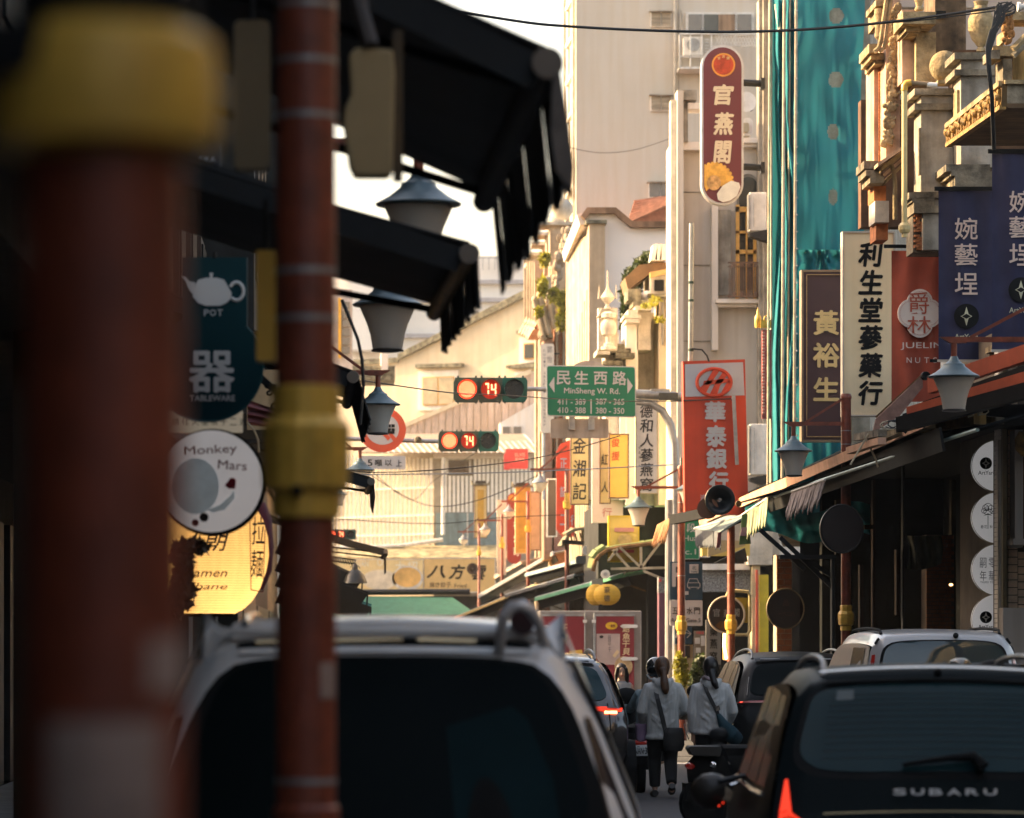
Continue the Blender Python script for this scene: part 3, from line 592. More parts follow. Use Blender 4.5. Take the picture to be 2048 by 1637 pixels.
# ================= netted scaffold building =================
Y = 61
t = thing('netted_building','house under repair wrapped in teal netting behind a bamboo scaffold','building',(ux(1640,Y),Y,0))
MB().hprism(footprint(1556,1740,Y+1.0,8,10),uz(1065,Y),uz(-90,Y)).build('wall', STONE, t)
MB().hprism(footprint(1600,1900,Y+1.0,8,10),0,uz(1065,Y)).build('ground_floor', mat('shade_dark_interior',(.012,.013,.014)), t)
NT = TEAL
holes = [(1671,32,14,16),(1674,160,15,17),(1667,264,11,17),(1664,394,9,16)]
def keep(u,v):
    x = 1592+134*u; y = 500-580*v
    return all(((x-a)/c)**2+((y-b)/d)**2 > 1 for a,b,c,d in holes)
def netf(u,v):
    x = 1592+(134+4*sin(v*9))*u; y = 500-580*v
    pin = 1 + .0*v
    f = .012*sin(u*9+4*v+2*sin(v*4))+.02*sin((u-.5)*14*(v-.13)*2)+.035*noise.noise(Vector((u*4,v*8,1)))*2+.018*sin((u*5-v*16))+.03*max(0,noise.noise(Vector((u*9,v*5,7))))
    return P(x,y,Y+f)
MB().sheet(netf,70,150,keep=keep).build('netting', NT, t, smooth=2)
def net2(u,v):
    x = 1588+(105+8*sin(v*4))*u; y = 1058-560*v
    r = sqrt((u-.55)**2+((v-1)*3)**2); a = math.atan2((v-1)*3, u-.55)
    return P(x,y,Y+.12+.07*sin(a*14)*max(0,1-r)+.10*noise.noise(Vector((u*5,v*7,4)))+.04*sin(u*20+v*4))
MB().sheet(net2,50,70).build('netting', NT, t, smooth=2)
def net3(u,v):   # gathered curtain at the street edge
    x = 1545+(34+8*sin(v*14)+5*noise.noise(Vector((3,v*9,0))))*u; y = 1058-1060*v
    return P(x,y,Y-.25+.18*sin(u*13+2*sin(v*7))+.15*noise.noise(Vector((u*4,v*16,9))))
MB().sheet(net3,34,150).build('netting', NT, t, smooth=2)
def net4(u,v):
    x = 1570+(22+5*sin(v*23))*u; y = 1058-1060*v
    return P(x,y,Y-.5+.12*sin(u*9+3*sin(v*9))+.1*noise.noise(Vector((u*4,v*22,19))))
MB().sheet(net4,20,150).build('netting', NT, t, smooth=2)
def net5(u,v):   # hanging swags under the awning
    return P(1490+250*u, 1075-60*v-12*sin(u*9), Y-1.2+.12*sin(u*30+3*v)+.2*noise.noise(Vector((u*9,v*3,3))))
MB().sheet(net5,70,16).build('netting', NT, t, smooth=2)
BAM = mat('scaffold_pole',(.50,.42,.30),.6,var=.3,scale=5)
for a,b,yo in ((1536,1541,.0),(1564,1570,-.7),(1588,1594,-.7),(1576,1580,-.55)):
    MB().tube([P((a+b)/2+2,-60,Y+yo),P((a+b)/2-1,500,Y+yo),P((a+b)/2-3,1060,Y+yo)],(b-a)/2*Y/F).build('scaffold_pole', BAM, t)
MB().tube([P(1560,64,Y-.4),P(1552,10,Y-.2)],.03).build('scaffold_pole', BAM, t)
for py in (72,300,505): MB().tube([P(1570,py,Y+.25),P(1725,py+2,Y+.25)],.04).build('scaffold_pole', BAM, t)
m = MB()
for py in range(20,1040,34): m.pb(1593,py,1596,py+3,Y-.8,.06)
m.build('fixings', GREYM, t)
# wall strips by the netting
MB().pb(1542,0,1546,1060,Y+1.0,.4).build('pier', STONE, t)
# ================= baroque building, upper right =================
Y = 50
t = thing('baroque_shophouse','weathered baroque shophouse with stepped capitals, stone balls and carved garlands','building',(ux(1850,Y),Y,0))
SM = mat('ochre_weathered_stone',(.46,.35,.19),.95,var=.45,scale=4,bump=.03,streak=.45)
def B(a,b,c,d,yo,dd,mt,nm='block'): return MB().pb(a,b,c,d,Y+yo,dd).build(nm, mt, t)
MB().box(ux(1700,75),ux(2300,75),75,80,uz(420,75),uz(-220,75)).build('rear_wall', mat('mauve_grey_wall',(.36,.31,.28),.95,var=.12,scale=1), t)
for py in (14,112,160): MB().pb(1716,py,2060,py+2,74.94,.05).build('wall_joint', STONE, t)
MB().tube([P(1716,196,73),P(1760,188,73)],.07).build('waste_pipe', mat('pale_pipe',(.6,.55,.45)), t)
MB().pb(1716,203,1760,216,73,1).build('ledge', STONEL, t)
MB().box(ux(1722,70),ux(1900,70),70,74,uz(480,70),uz(216,70)).build('brick_recess', brick_mat('deep_red_brick',(.16,.035,.015),(.10,.02,.01),(.10,.07,.05),sx=6), t)
for i in range(9): MB().bar(P(1722+rng.uniform(0,4),240+i*26,69.9),P(1745,246+i*25,69.2),.05,.12).build('broken_beam', DARKWOOD, t)
# pilaster with brick strip
B(1748,128,1768,322,2.2,.8,STONEP,'pilaster'); B(1766,128,1772,322,1.9,1,SM,'pilaster_edge')
OB = mat('orange_brick',(.50,.18,.06),.9,var=.3,scale=8)
for i in range(32): B(1758,132+i*6,1766,137+i*6,2.14,.08,OB,'brick')
for a,b,c,d,yo in ((1738,88,1756,106,1.6),(1742,106,1768,118,1.7),(1750,118,1778,128,1.8),(1752,0,1768,12,1.8),(1756,12,1766,46,2)): B(a,b,c,d,yo,1,SM,'capital')
MB().lathe(P(1761,48,Y+1.9),[(.02,-.25),(.08,-.18),(.07,0),(.09,.1),(.08,.2)],12).build('scroll', SM, t, smooth=True)
for x0,x1,w in ((1776,1758,5),(1784,1768,4)):
    MB().tube([P(x0,-20,Y+1.4),P(x1+4,80,Y+1.4),P(x1,96,Y+1.4),P(x1-9,104,Y+1.4)],w*Y/F,6).build('raking_moulding', SM, t)
B(1772,0,1800,316,1.6,.8,STONEP,'carved_panel_back')
m = MB(); r = random.Random(5)
for i in range(210):
    f = r.random(); x = 1797-22*f+r.gauss(0,5.5); y = 10+285*f; s = r.uniform(2.4,6.5)*Y/F; m.ball(P(x,y,Y+1.55), s, s*.8, s*r.uniform(.8,1.8), 8, 6)
stuff(m.build('garland_carving', SM, t, smooth=True))
B(1804,20,1836,165,1.1,.8,STONEP,'pier'); B(1832,64,1872,166,.9,.9,SM,'pier')
MB().lathe(P(1838,22,Y+.9),[(8*Y/F,0),(9*Y/F,3*Y/F),(6*Y/F,9*Y/F),(9*Y/F,20*Y/F),(16*Y/F,34*Y/F),(19*Y/F,60*Y/F)],20).build('vase', SM, t, smooth=True)
for a,b,c,d,yo in ((1806,24,1872,48,.3),(1812,48,1842,62,.5),(1816,60,1838,68,.6)): B(a,b,c,d,yo,.9,SM,'cornice')
B(1870,-40,1932,108,1.0,1,mat('stained_stone',(.22,.15,.09),.95,var=.5,scale=4,streak=.5),'dark_pier'); B(1872,22,1892,34,.9,.2,BLACK,'vent_hole')
b = thing('stone_ball','big round stone ball on the parapet beside the yellow pipe elbow','finial',P(1889,165,Y+.2)); MB().ball(P(1889,133,Y+.5),.20,.20,.205,24,14).build('ball', SM, b, smooth=True); MB().pb(1876,160,1904,167,Y+.4,.3).build('base', SM, b)
b = thing('stone_vase','stone vase finial partly behind the hanging black cables','finial',P(1963,102,Y)); MB().lathe(P(1962,104,Y+.4),[(.06,0),(.06,.03),(.04,.06),(.12,.16),(.17,.30),(.17,.42),(.12,.54),(.08,.60),(.1,.66)],22).build('vase', SM, b, smooth=True)
# stepped grey pillars: shaft + caps, lit only on the left flank
def pillar(x0,x1,y0,y1,yo,caps,over=13):
    p = MB().pb(x0,y0,x1,y1,Y+yo,.62).build('pillar', STONE, t)
    MB().pb(x0-5,y0+2,x0-1.5,y1,Y+yo+.45,.2).build('side_rib', SM, p)
    for (a,b2) in caps: MB().pb(x0-over,a,x1,b2,Y+yo-.06,.8).build('cap', STONED, p)
pillar(1842,1906,190,400,0,((177,190),(207,220)))
pillar(1922,1990,120,335,-.6,((105,119),(139,151)))
pillar(1846,1900,400,500,-.15,((384,396),(412,426)),18)
B(1838,256,1842,350,-.1,.1,STONED,'side_panel'); B(1914,180,1921,250,-.5,.3,SM,'side_panel')
for a,b2,c,d in ((1892,329,1980,343),(1902,343,1985,352),(1910,352,1985,372),(1905,372,1990,380)): B(a,b2,c,d,-.9,.9,STONED,'cap')
for a,b2,c,d in ((1818,385,1870,398),(1824,398,1870,404),(1828,404,1870,416)): B(a,b2,c,d,-.2,.7,STONED,'cap')
for i in range(14):
    for j in range(5):
        if r.random()<.95: B(1829+j*11.5+(i%2)*5,428+i*5.2,1839+j*11.5+(i%2)*5,432.6+i*5.2,-.05,.3,OB,'brick')
B(1826,424,1890,505,.02,.6,STONED,'brick_core')
# slanting moulded cornice
for k2,(dy,th,yo) in enumerate(((0,7,.6),(9,10,.8),(22,8,1.0),(34,8,1.1))):
    MB().pprism([(1756+k2*5,326+dy),(1806,292+dy),(1806,292+dy+th),(1756+k2*5,326+dy+th)],Y+yo,.8).build('moulding', SM if k2%2 else STONEP, t)
for a,b2,c,d in ((1728,322,1756,338),(1732,340,1762,352),(1740,352,1768,366)): B(a,b2,c,d,1.0,.8,STONED,'bracket')
B(1748,372,1772,402,1.4,.6,OB,'pilaster'); B(1750,402,1778,445,1.2,.6,STONEL,'block'); B(1752,445,1776,480,1.4,.6,OB,'pilaster')
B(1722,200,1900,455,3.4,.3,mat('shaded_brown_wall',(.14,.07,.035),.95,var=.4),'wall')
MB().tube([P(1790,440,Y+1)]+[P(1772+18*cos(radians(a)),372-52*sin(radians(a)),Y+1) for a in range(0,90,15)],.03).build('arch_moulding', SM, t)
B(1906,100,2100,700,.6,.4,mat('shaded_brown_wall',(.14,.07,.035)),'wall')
# yellow drain pipe
q = thing('drain_pipe','cream drain pipe with a yellow elbow running down the baroque front','pipe',P(1809,470,Y-.6))
pm = mat('yellowed_pipe',(.60,.48,.22),.5,var=.2)
MB().tube([P(1809,475,Y-.6),P(1809,172,Y-.6)],5.6*Y/F,12).build('pipe', pm, q, smooth=True)
MB().tube([P(1809,182,Y-.6),P(1809,172,Y-.6),P(1813,167,Y-.6),P(1822,166,Y-.6)],6.8*Y/F,12).build('elbow', mat('amber_elbow',(.62,.36,.04),.4), q, smooth=True)
MB().tube([P(1820,166,Y-.6),P(1856,169,Y-.6)],5*Y/F,12).build('pipe', mat('brown_pipe',(.26,.18,.10)), q, smooth=True)
MB().tube([P(1854,170,Y-.6),P(1874,171,Y-.6)],5.4*Y/F,12).build('coupling', WHITE, q, smooth=True)
MB().lathe(P(1809,460,Y-.6),[(9*Y/F,-.04),(12*Y/F,0),(12*Y/F,.05),(7*Y/F,.09)],12).build('hopper', pm, q)
# carved balcony
Yb = 44
b = thing('carved_balcony','gilded carved wooden balcony corner jutting out at the upper right','balcony',P(1980,250,Yb))
GW = mat('gilded_wood',(.40,.22,.04),.6,var=.5,scale=12,bump=.02)
def bp(px,py,dy): return P(px,py,Yb+dy)
# side face runs away from the camera: near corner at 2012, far end at 1903
A0,A1,A2,A3 = bp(2014,168,0),bp(2014,214,0),P(1905,290,47.6),P(1905,254,47.6)
MB().add([A0,A1,A2,A3],[(0,1,2,3)]).build('side_panel', mat('dark_gilt',(.10,.055,.012),.8,var=.4), b, solid=.06)
m = MB()
for i in range(30):
    f = (i+.5)/30; a = A1.lerp(A2,f); c = A0.lerp(A3,f); m.bar(a.lerp(c,.12)+Vector((-.07,0,0)), a.lerp(c,.8)+Vector((-.07,0,0)), .035+.02*(i%5==0), .05)
    m.ball(a.lerp(c,.55+.2*((i*7)%3-1)*.5)+Vector((-.09,0,0)), .035+.015*(i%4==0),.035,.05,7,5)
m.build('carved_balusters', GW, b, smooth=True)
for f0,f1,w in ((-.02,-.02,.05),(.16,.16,.03),(1.02,1.02,.06)):
    MB().bar(A1.lerp(A0,f0)+Vector((-.05,0,0)),A2.lerp(A3,f1)+Vector((-.05,0,0)),w*1.6,w).build('rail', SM if f0>1 else GW, b)
MB().pb(2014,166,2100,214,Yb,.1).build('front_panel', STONED, b); MB().pb(2010,160,2100,168,Yb-.05,.3).build('front_rail', SM, b)
MB().add([P(2014,216,Yb),P(2100,216,Yb),P(2060,292,47.6),P(1908,292,47.6)],[(0,1,2,3)]).build('soffit', mat('brown_soffit',(.22,.13,.06),.9,var=.3,wave=(1,14,1)), b, solid=.05)
b = thing('upper_carved_eave','ornate orange and grey carved eave in the upper right corner','eave',P(2020,120,Yb))
for a,b2,c,d,yo,mt in ((2004,24,2100,40,.2,SM),(2008,60,2016,82,0,SM),(1986,92,2030,112,.3,SM),(1980,100,2000,118,.1,STONED),(2006,118,2024,175,.2,STONED),(2026,100,2100,160,.6,mat('amber_render',(.50,.30,.10),.95,var=.25,wave=(12,1,2)))):
    MB().pb(a,b2,c,d,Yb+yo,.5).build('moulding', mt, b)
MB().tube([P(2026,100,Yb),P(2060,66,Yb)],.05,6).build('raking_moulding', SM, b); MB().tube([P(2026,112,Yb),P(2060,80,Yb)],.04,6).build('raking_moulding', STONED, b)
m = MB()
for i in range(34): m.ball(P(2014+r.gauss(4,7),26+r.random()*60,Yb-.05),.02+.02*r.random(),.03,.03+.02*r.random(),7,5)
stuff(m.build('carved_flowers', mat('terracotta_orange',(.45,.20,.05),.8,var=.4), b, smooth=True))
MB().lathe(P(2044,14,Yb-.2),[(.02,-.05),(.055,-.05),(.055,-.02),(.035,-.01),(.035,.02),(.055,.03),(.055,.06),(.02,.06)],12,'x').build('insulator', WHITE, b, smooth=True)
# cable bundle
cb = thing('cable_bundle','tangle of black cables hanging beside the carved eave','cables',P(2000,200,Yb))
for i in range(16):
    o = r.uniform(-9,9); o2 = r.uniform(-12,12)
    m = MB(); m.tube([P(2012+o*2,2+r.uniform(0,12),Yb-.4),P(1998+o2,30+r.uniform(-8,20),Yb-.4),P(1985+o*.6,70+r.uniform(-9,9),Yb-.4),P(1976+o*.5,100+o,Yb-.4),P(1978+o*.4,140,Yb-.4),P(1984+o*.3,196,Yb-.35),P(1988+o*.3,300,Yb+.1)],.008+.006*r.random(),5)
    m.build('cable', CABLE, cb, smooth=True)
for i in range(6): MB().tube([P(2012+20*cos(a*.6+i),14+i+(9+i)*sin(a*.6+i),Yb-.4) for a in range(9)],.006,5).build('cable', CABLE, cb, smooth=True)
# ================= near right pillar with pale tiles =================
Y = 46
t = thing('tiled_pillar_house','house corner clad in small pale tiles with a framed window','building',(ux(2040,Y),Y,0))
TL = mat('pale_tile',(.88,.64,.44),.55,var=.25,scale=6); TL2 = mat('white_tile',(.92,.82,.70),.5,var=.2,scale=6)
GRT = mat('dark_grout',(.16,.125,.09),.95)
MB().pb(1999,660,2100,1330,Y+.5,3).build('wall', GRT, t)
i = 0
for row in range(37):
    y = 690+row*15.2
    o = MB().pb(2017,y,2035,y+13.4,Y+.455,.07).build('tile', TL, t)
    if row>26:
        MB().pb(2037,y+4,2056,y+17,Y+.455,.07).build('tile', TL, t)
for row in range(60):
    y = 690+row*9.6; MB().pb(1997,y,2005,y+8.4,Y+.3,.3).build('tile', TL2, t)
MB().pb(2005,700,2014,1330,Y+.2,.4).build('corner_post', mat('bronze_strip',(.16,.12,.06),.5,.4,var=.3), t)
MB().tube([P(1999,880,Y+.1),P(1999,1330,Y+.1)],.02).build('conduit', STONEL, t)
MB().pb(2030,860,2046,1095,Y+.1,.5).build('window_frame', PS, t); MB().pb(2046,860,2100,1095,Y+.2,.3).build('pane', mat('brown_glass',(.16,.08,.05),.2), t)
MB().pb(2026,1078,2100,1090,Y-.1,.5).build('sill', PS, t); MB().pb(1998,684,2100,696,Y+.2,1).build('ledge', SM, t)
MB().pb(2010,820,2100,846,Y-.3,1.2).build('eave_beam', mat('amber_render',(.5,.3,.1)), t)
MB().lathe(P(2046,880,Y-.1),[(.02,-.2),(.09,-.12),(.1,0),(.05,.1)],10).build('bracket', GW, t, smooth=True)
MB().pb(2006,1216,2060,1330,Y-.2,.4).build('meter_box', PS, t)
# ================= right arcade (dark) =================
t = thing('arcade_house','dark open arcade with brick pier under the long awning','building',(8.6,54,0))
SI = mat('shade_dark_interior',(.012,.013,.014))  # shade inside the arcade is put into this near-black colour
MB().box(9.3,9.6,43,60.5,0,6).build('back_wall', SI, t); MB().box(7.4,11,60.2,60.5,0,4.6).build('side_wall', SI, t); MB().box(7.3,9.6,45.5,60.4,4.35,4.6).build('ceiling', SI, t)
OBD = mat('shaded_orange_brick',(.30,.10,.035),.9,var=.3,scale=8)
Ya = 53
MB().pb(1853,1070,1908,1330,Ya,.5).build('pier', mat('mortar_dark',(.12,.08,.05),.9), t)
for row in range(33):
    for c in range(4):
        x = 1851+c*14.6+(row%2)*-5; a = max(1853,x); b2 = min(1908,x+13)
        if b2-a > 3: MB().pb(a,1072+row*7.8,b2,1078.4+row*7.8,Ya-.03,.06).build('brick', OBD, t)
for (x,w,y0,y1,mt) in ((1903,9,960,1330,mat('olive_post',(.08,.06,.035),.9,var=.4,spec=.1)),(1746,5,960,1330,mat('brown_post',(.035,.024,.017),.9,spec=.1)),(1720,7,1130,1330,mat('brown_post',(.06,.04,.028))),(1806,4,930,1330,mat('slate_post',(.03,.034,.038),.8,spec=.1)),(1672,10,1000,1330,mat('brown_post',(.06,.04,.028))),(1664,5,1115,1330,mat('slate_post',(.05,.055,.06))),(1793,5,1100,1230,mat('brown_post',(.06,.04,.028)))):
    MB().pb(x,y0,x+w,y1,Ya+1,.2).build('post', mt, t)
MB().pb(1560,1110,1680,1118,Ya+1,.2).build('beam', mat('slate_post',(.05,.055,.06)), t)
for a,b2 in (((1560,1075),(1680,1190)),((1600,1110),(1675,1160)),((1520,1060),(1610,1140))): MB().bar(P(*a,Ya+1.2),P(*b2,Ya+1.2),.06).build('brace', mat('slate_post',(.05,.055,.06)), t)
q = thing('hanging_cloth','olive cloth sagging from a line in the dark arcade','cloth',P(1850,1135,Ya-1))
MB().sheet(lambda u,v: P(1814+68*u+4*sin(v*3),1138-66*v-10*u*(1-v)+6*sin(u*3.1)*(1-v),Ya-1+.06*sin(u*17+v*2)),24,10).build('cloth', mat('olive_cloth',(.10,.10,.045),.9,var=.4,wave=(9,1,2)), q, smooth=2)
q = thing('wall_lamp','tiny lit warm lamp in the dark arcade','lamp',P(1902,1170,Ya-1.2)); MB().ball(P(1902,1170,Ya-1.2),.028,.02,.018).build('bulb', mat('warm_bulb',(1,.55,.18),emis=1.6), q); MB().tube([P(1902,1167,Ya-1.2),P(1902,1160,Ya-1.2)],.006).build('stem', DARKM, q)
q = thing('wall_lamp','second tiny lamp bracket','lamp',P(1755,1062,Ya)); MB().pb(1729,1050,1746,1059,Ya,.1).build('bracket', mat('olive_post',(.11,.085,.045)), q); q['label']='small pale L shaped bracket left of the arcade cloth'; q['category']='bracket'; q.name='wall_bracket'
# brick pier near the yellow shutter
t = thing('brick_pier','small red brick pier with pale joints under the far end of the awning','pier',P(1560,1330,66))
MB().pb(1553,1110,1584,1330,66,.5).build('core', mat('pale_mortar',(.34,.28,.22),.9), t)
for row in range(18):
    for c in range(2):
        x = 1554+c*15.5-(row%2)*7; a=max(1554,x); b2=min(1583,x+14)
        if row%2 and c==1: MB().pb(1576,1112+row*12,1583,1122.5+row*12,65.97,.05).build('brick', OBD, t)
        MB().pb(a,1112+row*12,b2,1122.5+row*12,65.97,.05).build('brick', OBD, t)
# ================= big right awnings =================
def fringe(a, b, drop, n, Y0, Y1, mt, par, jag=.35, name='fringed_valance', lean=0):
    m = MB(); rr = random.Random(n); L = [(a[0]+(b[0]-a[0])*i/n, a[1]+(b[1]-a[1])*i/n, Y0+(Y1-Y0)*i/n) for i in range(n+1)]
    for i in range(n):
        dr = drop*(1-jag*rr.random()); x0,y0,q0 = L[i]; x1,y1,q1 = L[i+1]; w = .04*sin(i*1.3)
        p0,p1 = P(x0,y0,q0+w),P(x1,y1,q1+.04*sin((i+1)*1.3)); p2 = P(x1+lean-(x1-x0)*.1,y1+dr*.8,q1); p3 = P((x0+x1)/2+lean*1.15,y0+dr,q0)
        p4 = P(x0+lean+(x1-x0)*.1,y0+dr*.8,q0); m.add([p0,p1,p2,p3,p4],[(0,1,2,3,4)])
    return m.build(name, mt, par, solid=.012)
PEACH = mat('peach_canvas',(.70,.43,.29),.9,var=.12,streak=.1,spec=.05)
t = thing('long_awning','long awning with a peach canvas edge running along the right side','awning',P(1560,960,58))
E0,E1 = P(1400,1032,70),P(1860,838,42.5)     # front edge far -> near
wl = lambda p: Vector((8.0, p.y, p.z+.75))
MB().add([E0,E1,wl(E1),wl(E0)],[(0,1,2,3)]).build('canopy', BLACKCLOTH, t, solid=.03)
MB().add([E0+Vector((0,0,-.0)),E1+Vector((0,0,.05)),E1+Vector((.02,0,-.07)),E0+Vector((.02,0,-.16))],[(0,1,2,3)]).build('valance', PEACH, t, solid=.03)
MB().add([E0+Vector((.1,-.1,-.15)),E1+Vector((.1,0,-.10)),E1+Vector((.14,0,-.36)),E0+Vector((.14,-.1,-.34))],[(0,1,2,3)]).build('beam', BLACK, t, solid=.03)
MB().tube([P(1548,882+112,56),P(1642,905+56,52),P(1560+395,852+8,41)],.022).build('front_rod', mat('teal_grey_rod',(.18,.28,.28),.4,.3), t)
MB().add([P(1470,1010,58),P(1642,958,52),P(1955,858,41),P(1955,858,41)+Vector((1.2,0,.35)),P(1470,1010,58)+Vector((1.2,0,.3))],[(0,1,2,3,4)]).build('inner_canopy', BLACKCLOTH, t, solid=.02)
# end cap: folded canvas and ring
MB().sheet(lambda u,v: P(1398+92*u*(1-.25*v)+6*v, 1030-14*u+ (30-10*u)*v, 69-.6*v+.1*sin(u*9)),16,6).build('folded_canvas', mat('pale_peach_canvas',(.72,.56,.44),.8), t, smooth=2)
MB().lathe(P(1477,1008,57.5),[(.045,-.05),(.05,0),(.02,.01)],14,'y').build('roller_end', RUST, t)
MB().bar(P(1490,1016,67),P(1512,1000,66),.05).build('bracket', mat('amber_render',(.5,.3,.1)), t)
for i,(x0,y0,x1,y1,dr,Y0,Y1,mt,lab,jag,lean) in enumerate([
    (1583,984,1650,960,62,53,51,mat('grey_pink_fringe',(.42,.34,.32),.9,wave=(30,30,1)),'pale grey pink fringed canvas strip hanging from the long awning',.25,-12),
    (1484,1030,1536,996,60,60,59,mat('sage_canvas',(.34,.38,.24),.9,wave=(16,16,1)),'sage green ragged canvas piece hanging from the long awning',.12,-4)]):
    q = thing('hanging_canvas',lab,'awning cloth',P((x0+x1)/2,y0+dr,Y0)); fringe((x0,y0),(x1,y1),dr,26 if i==0 else 9,Y0,Y1,mt,q,jag,lean=lean)
    MB().tube([P(x0,y0,Y0),P(x1,y1,Y1)],.016).build('hanging_rod', WHITE, q)
q = thing('hanging_canvas','dark green and mauve striped cloth end beside the sage canvas','awning cloth',P(1486,1090,60)); MB().pprism([(1484,1030),(1496,1028),(1502,1088),(1478,1090)],59.8,.02).build('cloth', mat('moss_cloth',(.08,.15,.06),.9), q); MB().pprism([(1484,1055),(1495,1055),(1498,1072),(1480,1072)],59.76,.02).build('stripe', mat('mauve_cloth',(.26,.16,.22)), q)
t = thing('blue_grey_awning','short faded blue grey awning with a fringed front','awning',P(1430,1040,62))
MB().add([P(1390,1058,66),P(1440,1064,61),P(1490,1032,61),P(1484,1018,66)],[(0,1,2,3)]).build('canopy', mat('faded_blue_canvas',(.20,.26,.27),.8,var=.15,streak=.2), t, solid=.03)
fringe((1390,1060),(1441,1064),38,22,65,61,mat('slate_fringe',(.13,.15,.18),.9,wave=(30,30,1)),t,.15)
MB().pprism([(1436,1066),(1443,1064),(1440,1096),(1433,1096)],60.8,.03).build('end_flap', mat('maroon_flap',(.14,.03,.04)), t)
MB().tube([P(1390,1058,66),P(1490,1032,61)],.03).build('rod', GREYM, t)
t = thing('brown_fringed_awning','dark rolled awning with a rust brown fringe at its far end','awning',P(1340,1040,66))
MB().bar(P(1344,1040,64),P(1416,1026,61),.10,.16).build('roller', BLACK, t)
fringe((1314,1050),(1343,1034),50,24,66,64,mat('rust_brown_fringe',(.42,.20,.08),.9,wave=(30,30,1)),t,.2,lean=-10)
t = thing('rolled_grey_awning','rolled pink grey canvas slanting over the dark tangle beside the red banner','awning',P(1760,860,48))
MB().pprism([(1745,868),(1752,838),(1845,750),(1846,775),(1800,832)],46,.06).build('canvas', mat('dusty_pink_canvas',(.30,.17,.13),.9,var=.25,scale=8), t)
MB().bar(P(1848,748,46),P(1752,836,46.2),.03).build('rod', RUST, t); MB().lathe(P(1851,752,45.9),[(.05,-.05),(.055,.05)],12,'y').build('roller_end', BLACK, t)
t = thing('red_awning_frame','oxide red sloping beams of an awning at the right edge','awning',P(1960,760,40))
RB = mat('brick_red_beam',(.40,.075,.03),.6,var=.2)
for a,b2,w,h,mt in (((1862,772),(2120,684),.08,.17,RB),((1850,812),(2120,716),.05,.09,BLACK),((1820,826),(2120,736),.08,.12,RB),((1800,850),(2120,764),.1,.16,BLACK)):
    MB().bar(P(*a,41),P(*b2,38),w,h).build('beam', mt, t)
MB().sheet(lambda u,v: P(1805+250*u,828-70*u+ (16+6*noise.noise(Vector((u*20,0,0))))*v*2.2,41.5),40,2).build('torn_canvas', BLACK, t)
t = thing('clutter_beams','weathered planks, brackets and loose wires stacked on the awning top','timber',P(1830,860,47))
for a,b2,w,mt in (((1715,875),(1765,866),.10,STONED),((1730,892),(1800,862),.10,SM),((1800,866),(1860,848),.13,SM),((1845,856),(1960,838),.16,mat('amber_render',(.5,.3,.1))),((1800,852),(1850,842),.05,SM),((1830,834),(1960,828),.07,STONED),((1700,902),(1764,882),.10,PEACH),((1950,838),(2000,842),.10,STONED)):
    MB().bar(P(*a,46),P(*b2,44.5),w,w*.8).build('plank', mt, t)
for i in range(14):
    x = r.uniform(1760,1960); y = 860-(x-1760)*.16
    MB().tube([P(x+18*cos(a*.7+i),y-6+14*sin(a*.7+i)*.6,44.3) for a in range(8)],.008,5).build('wire_loop', CABLE if i%3 else mat('pale_rope',(.5,.42,.28)), t, smooth=True)
MB().tube([P(1737,868,45),P(1701,930,45)],.012,5).build('rope', mat('pale_rope',(.5,.42,.28)), t); MB().tube([P(1728,872,45),P(1752,920,45),P(1756,935,45)],.012,5).build('rope', mat('pale_rope',(.5,.42,.28)), t)
# mid-distance awnings of the right side
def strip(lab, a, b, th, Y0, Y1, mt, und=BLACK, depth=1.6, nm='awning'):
    t = thing('awning', lab, nm, P((a[0]+b[0])/2,(a[1]+b[1])/2,(Y0+Y1)/2))
    p, q = P(*a,Y0), P(*b,Y1); s0 = th*Y0/F; s1 = th*Y1/F
    MB().add([p,q,q-Vector((0,0,s1)),p-Vector((0,0,s0))],[(0,1,2,3)]).build('valance', mt, t, solid=.04)
    MB().add([p,q,q+Vector((depth,0,.3)),p+Vector((depth,0,.3))],[(0,1,2,3)]).build('canopy', mt, t, solid=.03)
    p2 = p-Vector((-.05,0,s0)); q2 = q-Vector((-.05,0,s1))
    MB().add([p2,q2,q2-Vector((-.1,0,.18)),p2-Vector((-.1,0,.2))],[(0,1,2,3)]).build('shadow_strip', und, t, solid=.03)  # black strip, shade under the valance put into its colour
    MB().tube([p,q],.03).build('edge_pipe', GREYM, t)
    for f in (.15,.5,.85): c = p.lerp(q,f); MB().bar(c,c+Vector((1.4,0,-.5)),.04).build('strut', RUST, t)
    return t
CY = mat('pale_blue_canvas',(.30,.42,.46),.7); GC = mat('jade_canvas',(.10,.36,.20),.7,var=.2); YC = mat('yellow_cream_canvas',(.70,.50,.18),.7,var=.2); DG = mat('dark_grey_canvas',(.06,.06,.065),.8)
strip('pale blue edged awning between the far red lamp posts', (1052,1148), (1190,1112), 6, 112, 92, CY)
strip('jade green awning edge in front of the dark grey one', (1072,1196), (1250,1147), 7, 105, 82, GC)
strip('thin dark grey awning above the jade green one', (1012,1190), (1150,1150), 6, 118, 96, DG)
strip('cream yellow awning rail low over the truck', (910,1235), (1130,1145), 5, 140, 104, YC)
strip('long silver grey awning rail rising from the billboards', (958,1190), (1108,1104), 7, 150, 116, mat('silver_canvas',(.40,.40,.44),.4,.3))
strip('pink cream roof edge under the dark red oval sign', (988,1152), (1042,1122), 6, 150, 138, mat('pink_cream',(.72,.52,.38),.8))
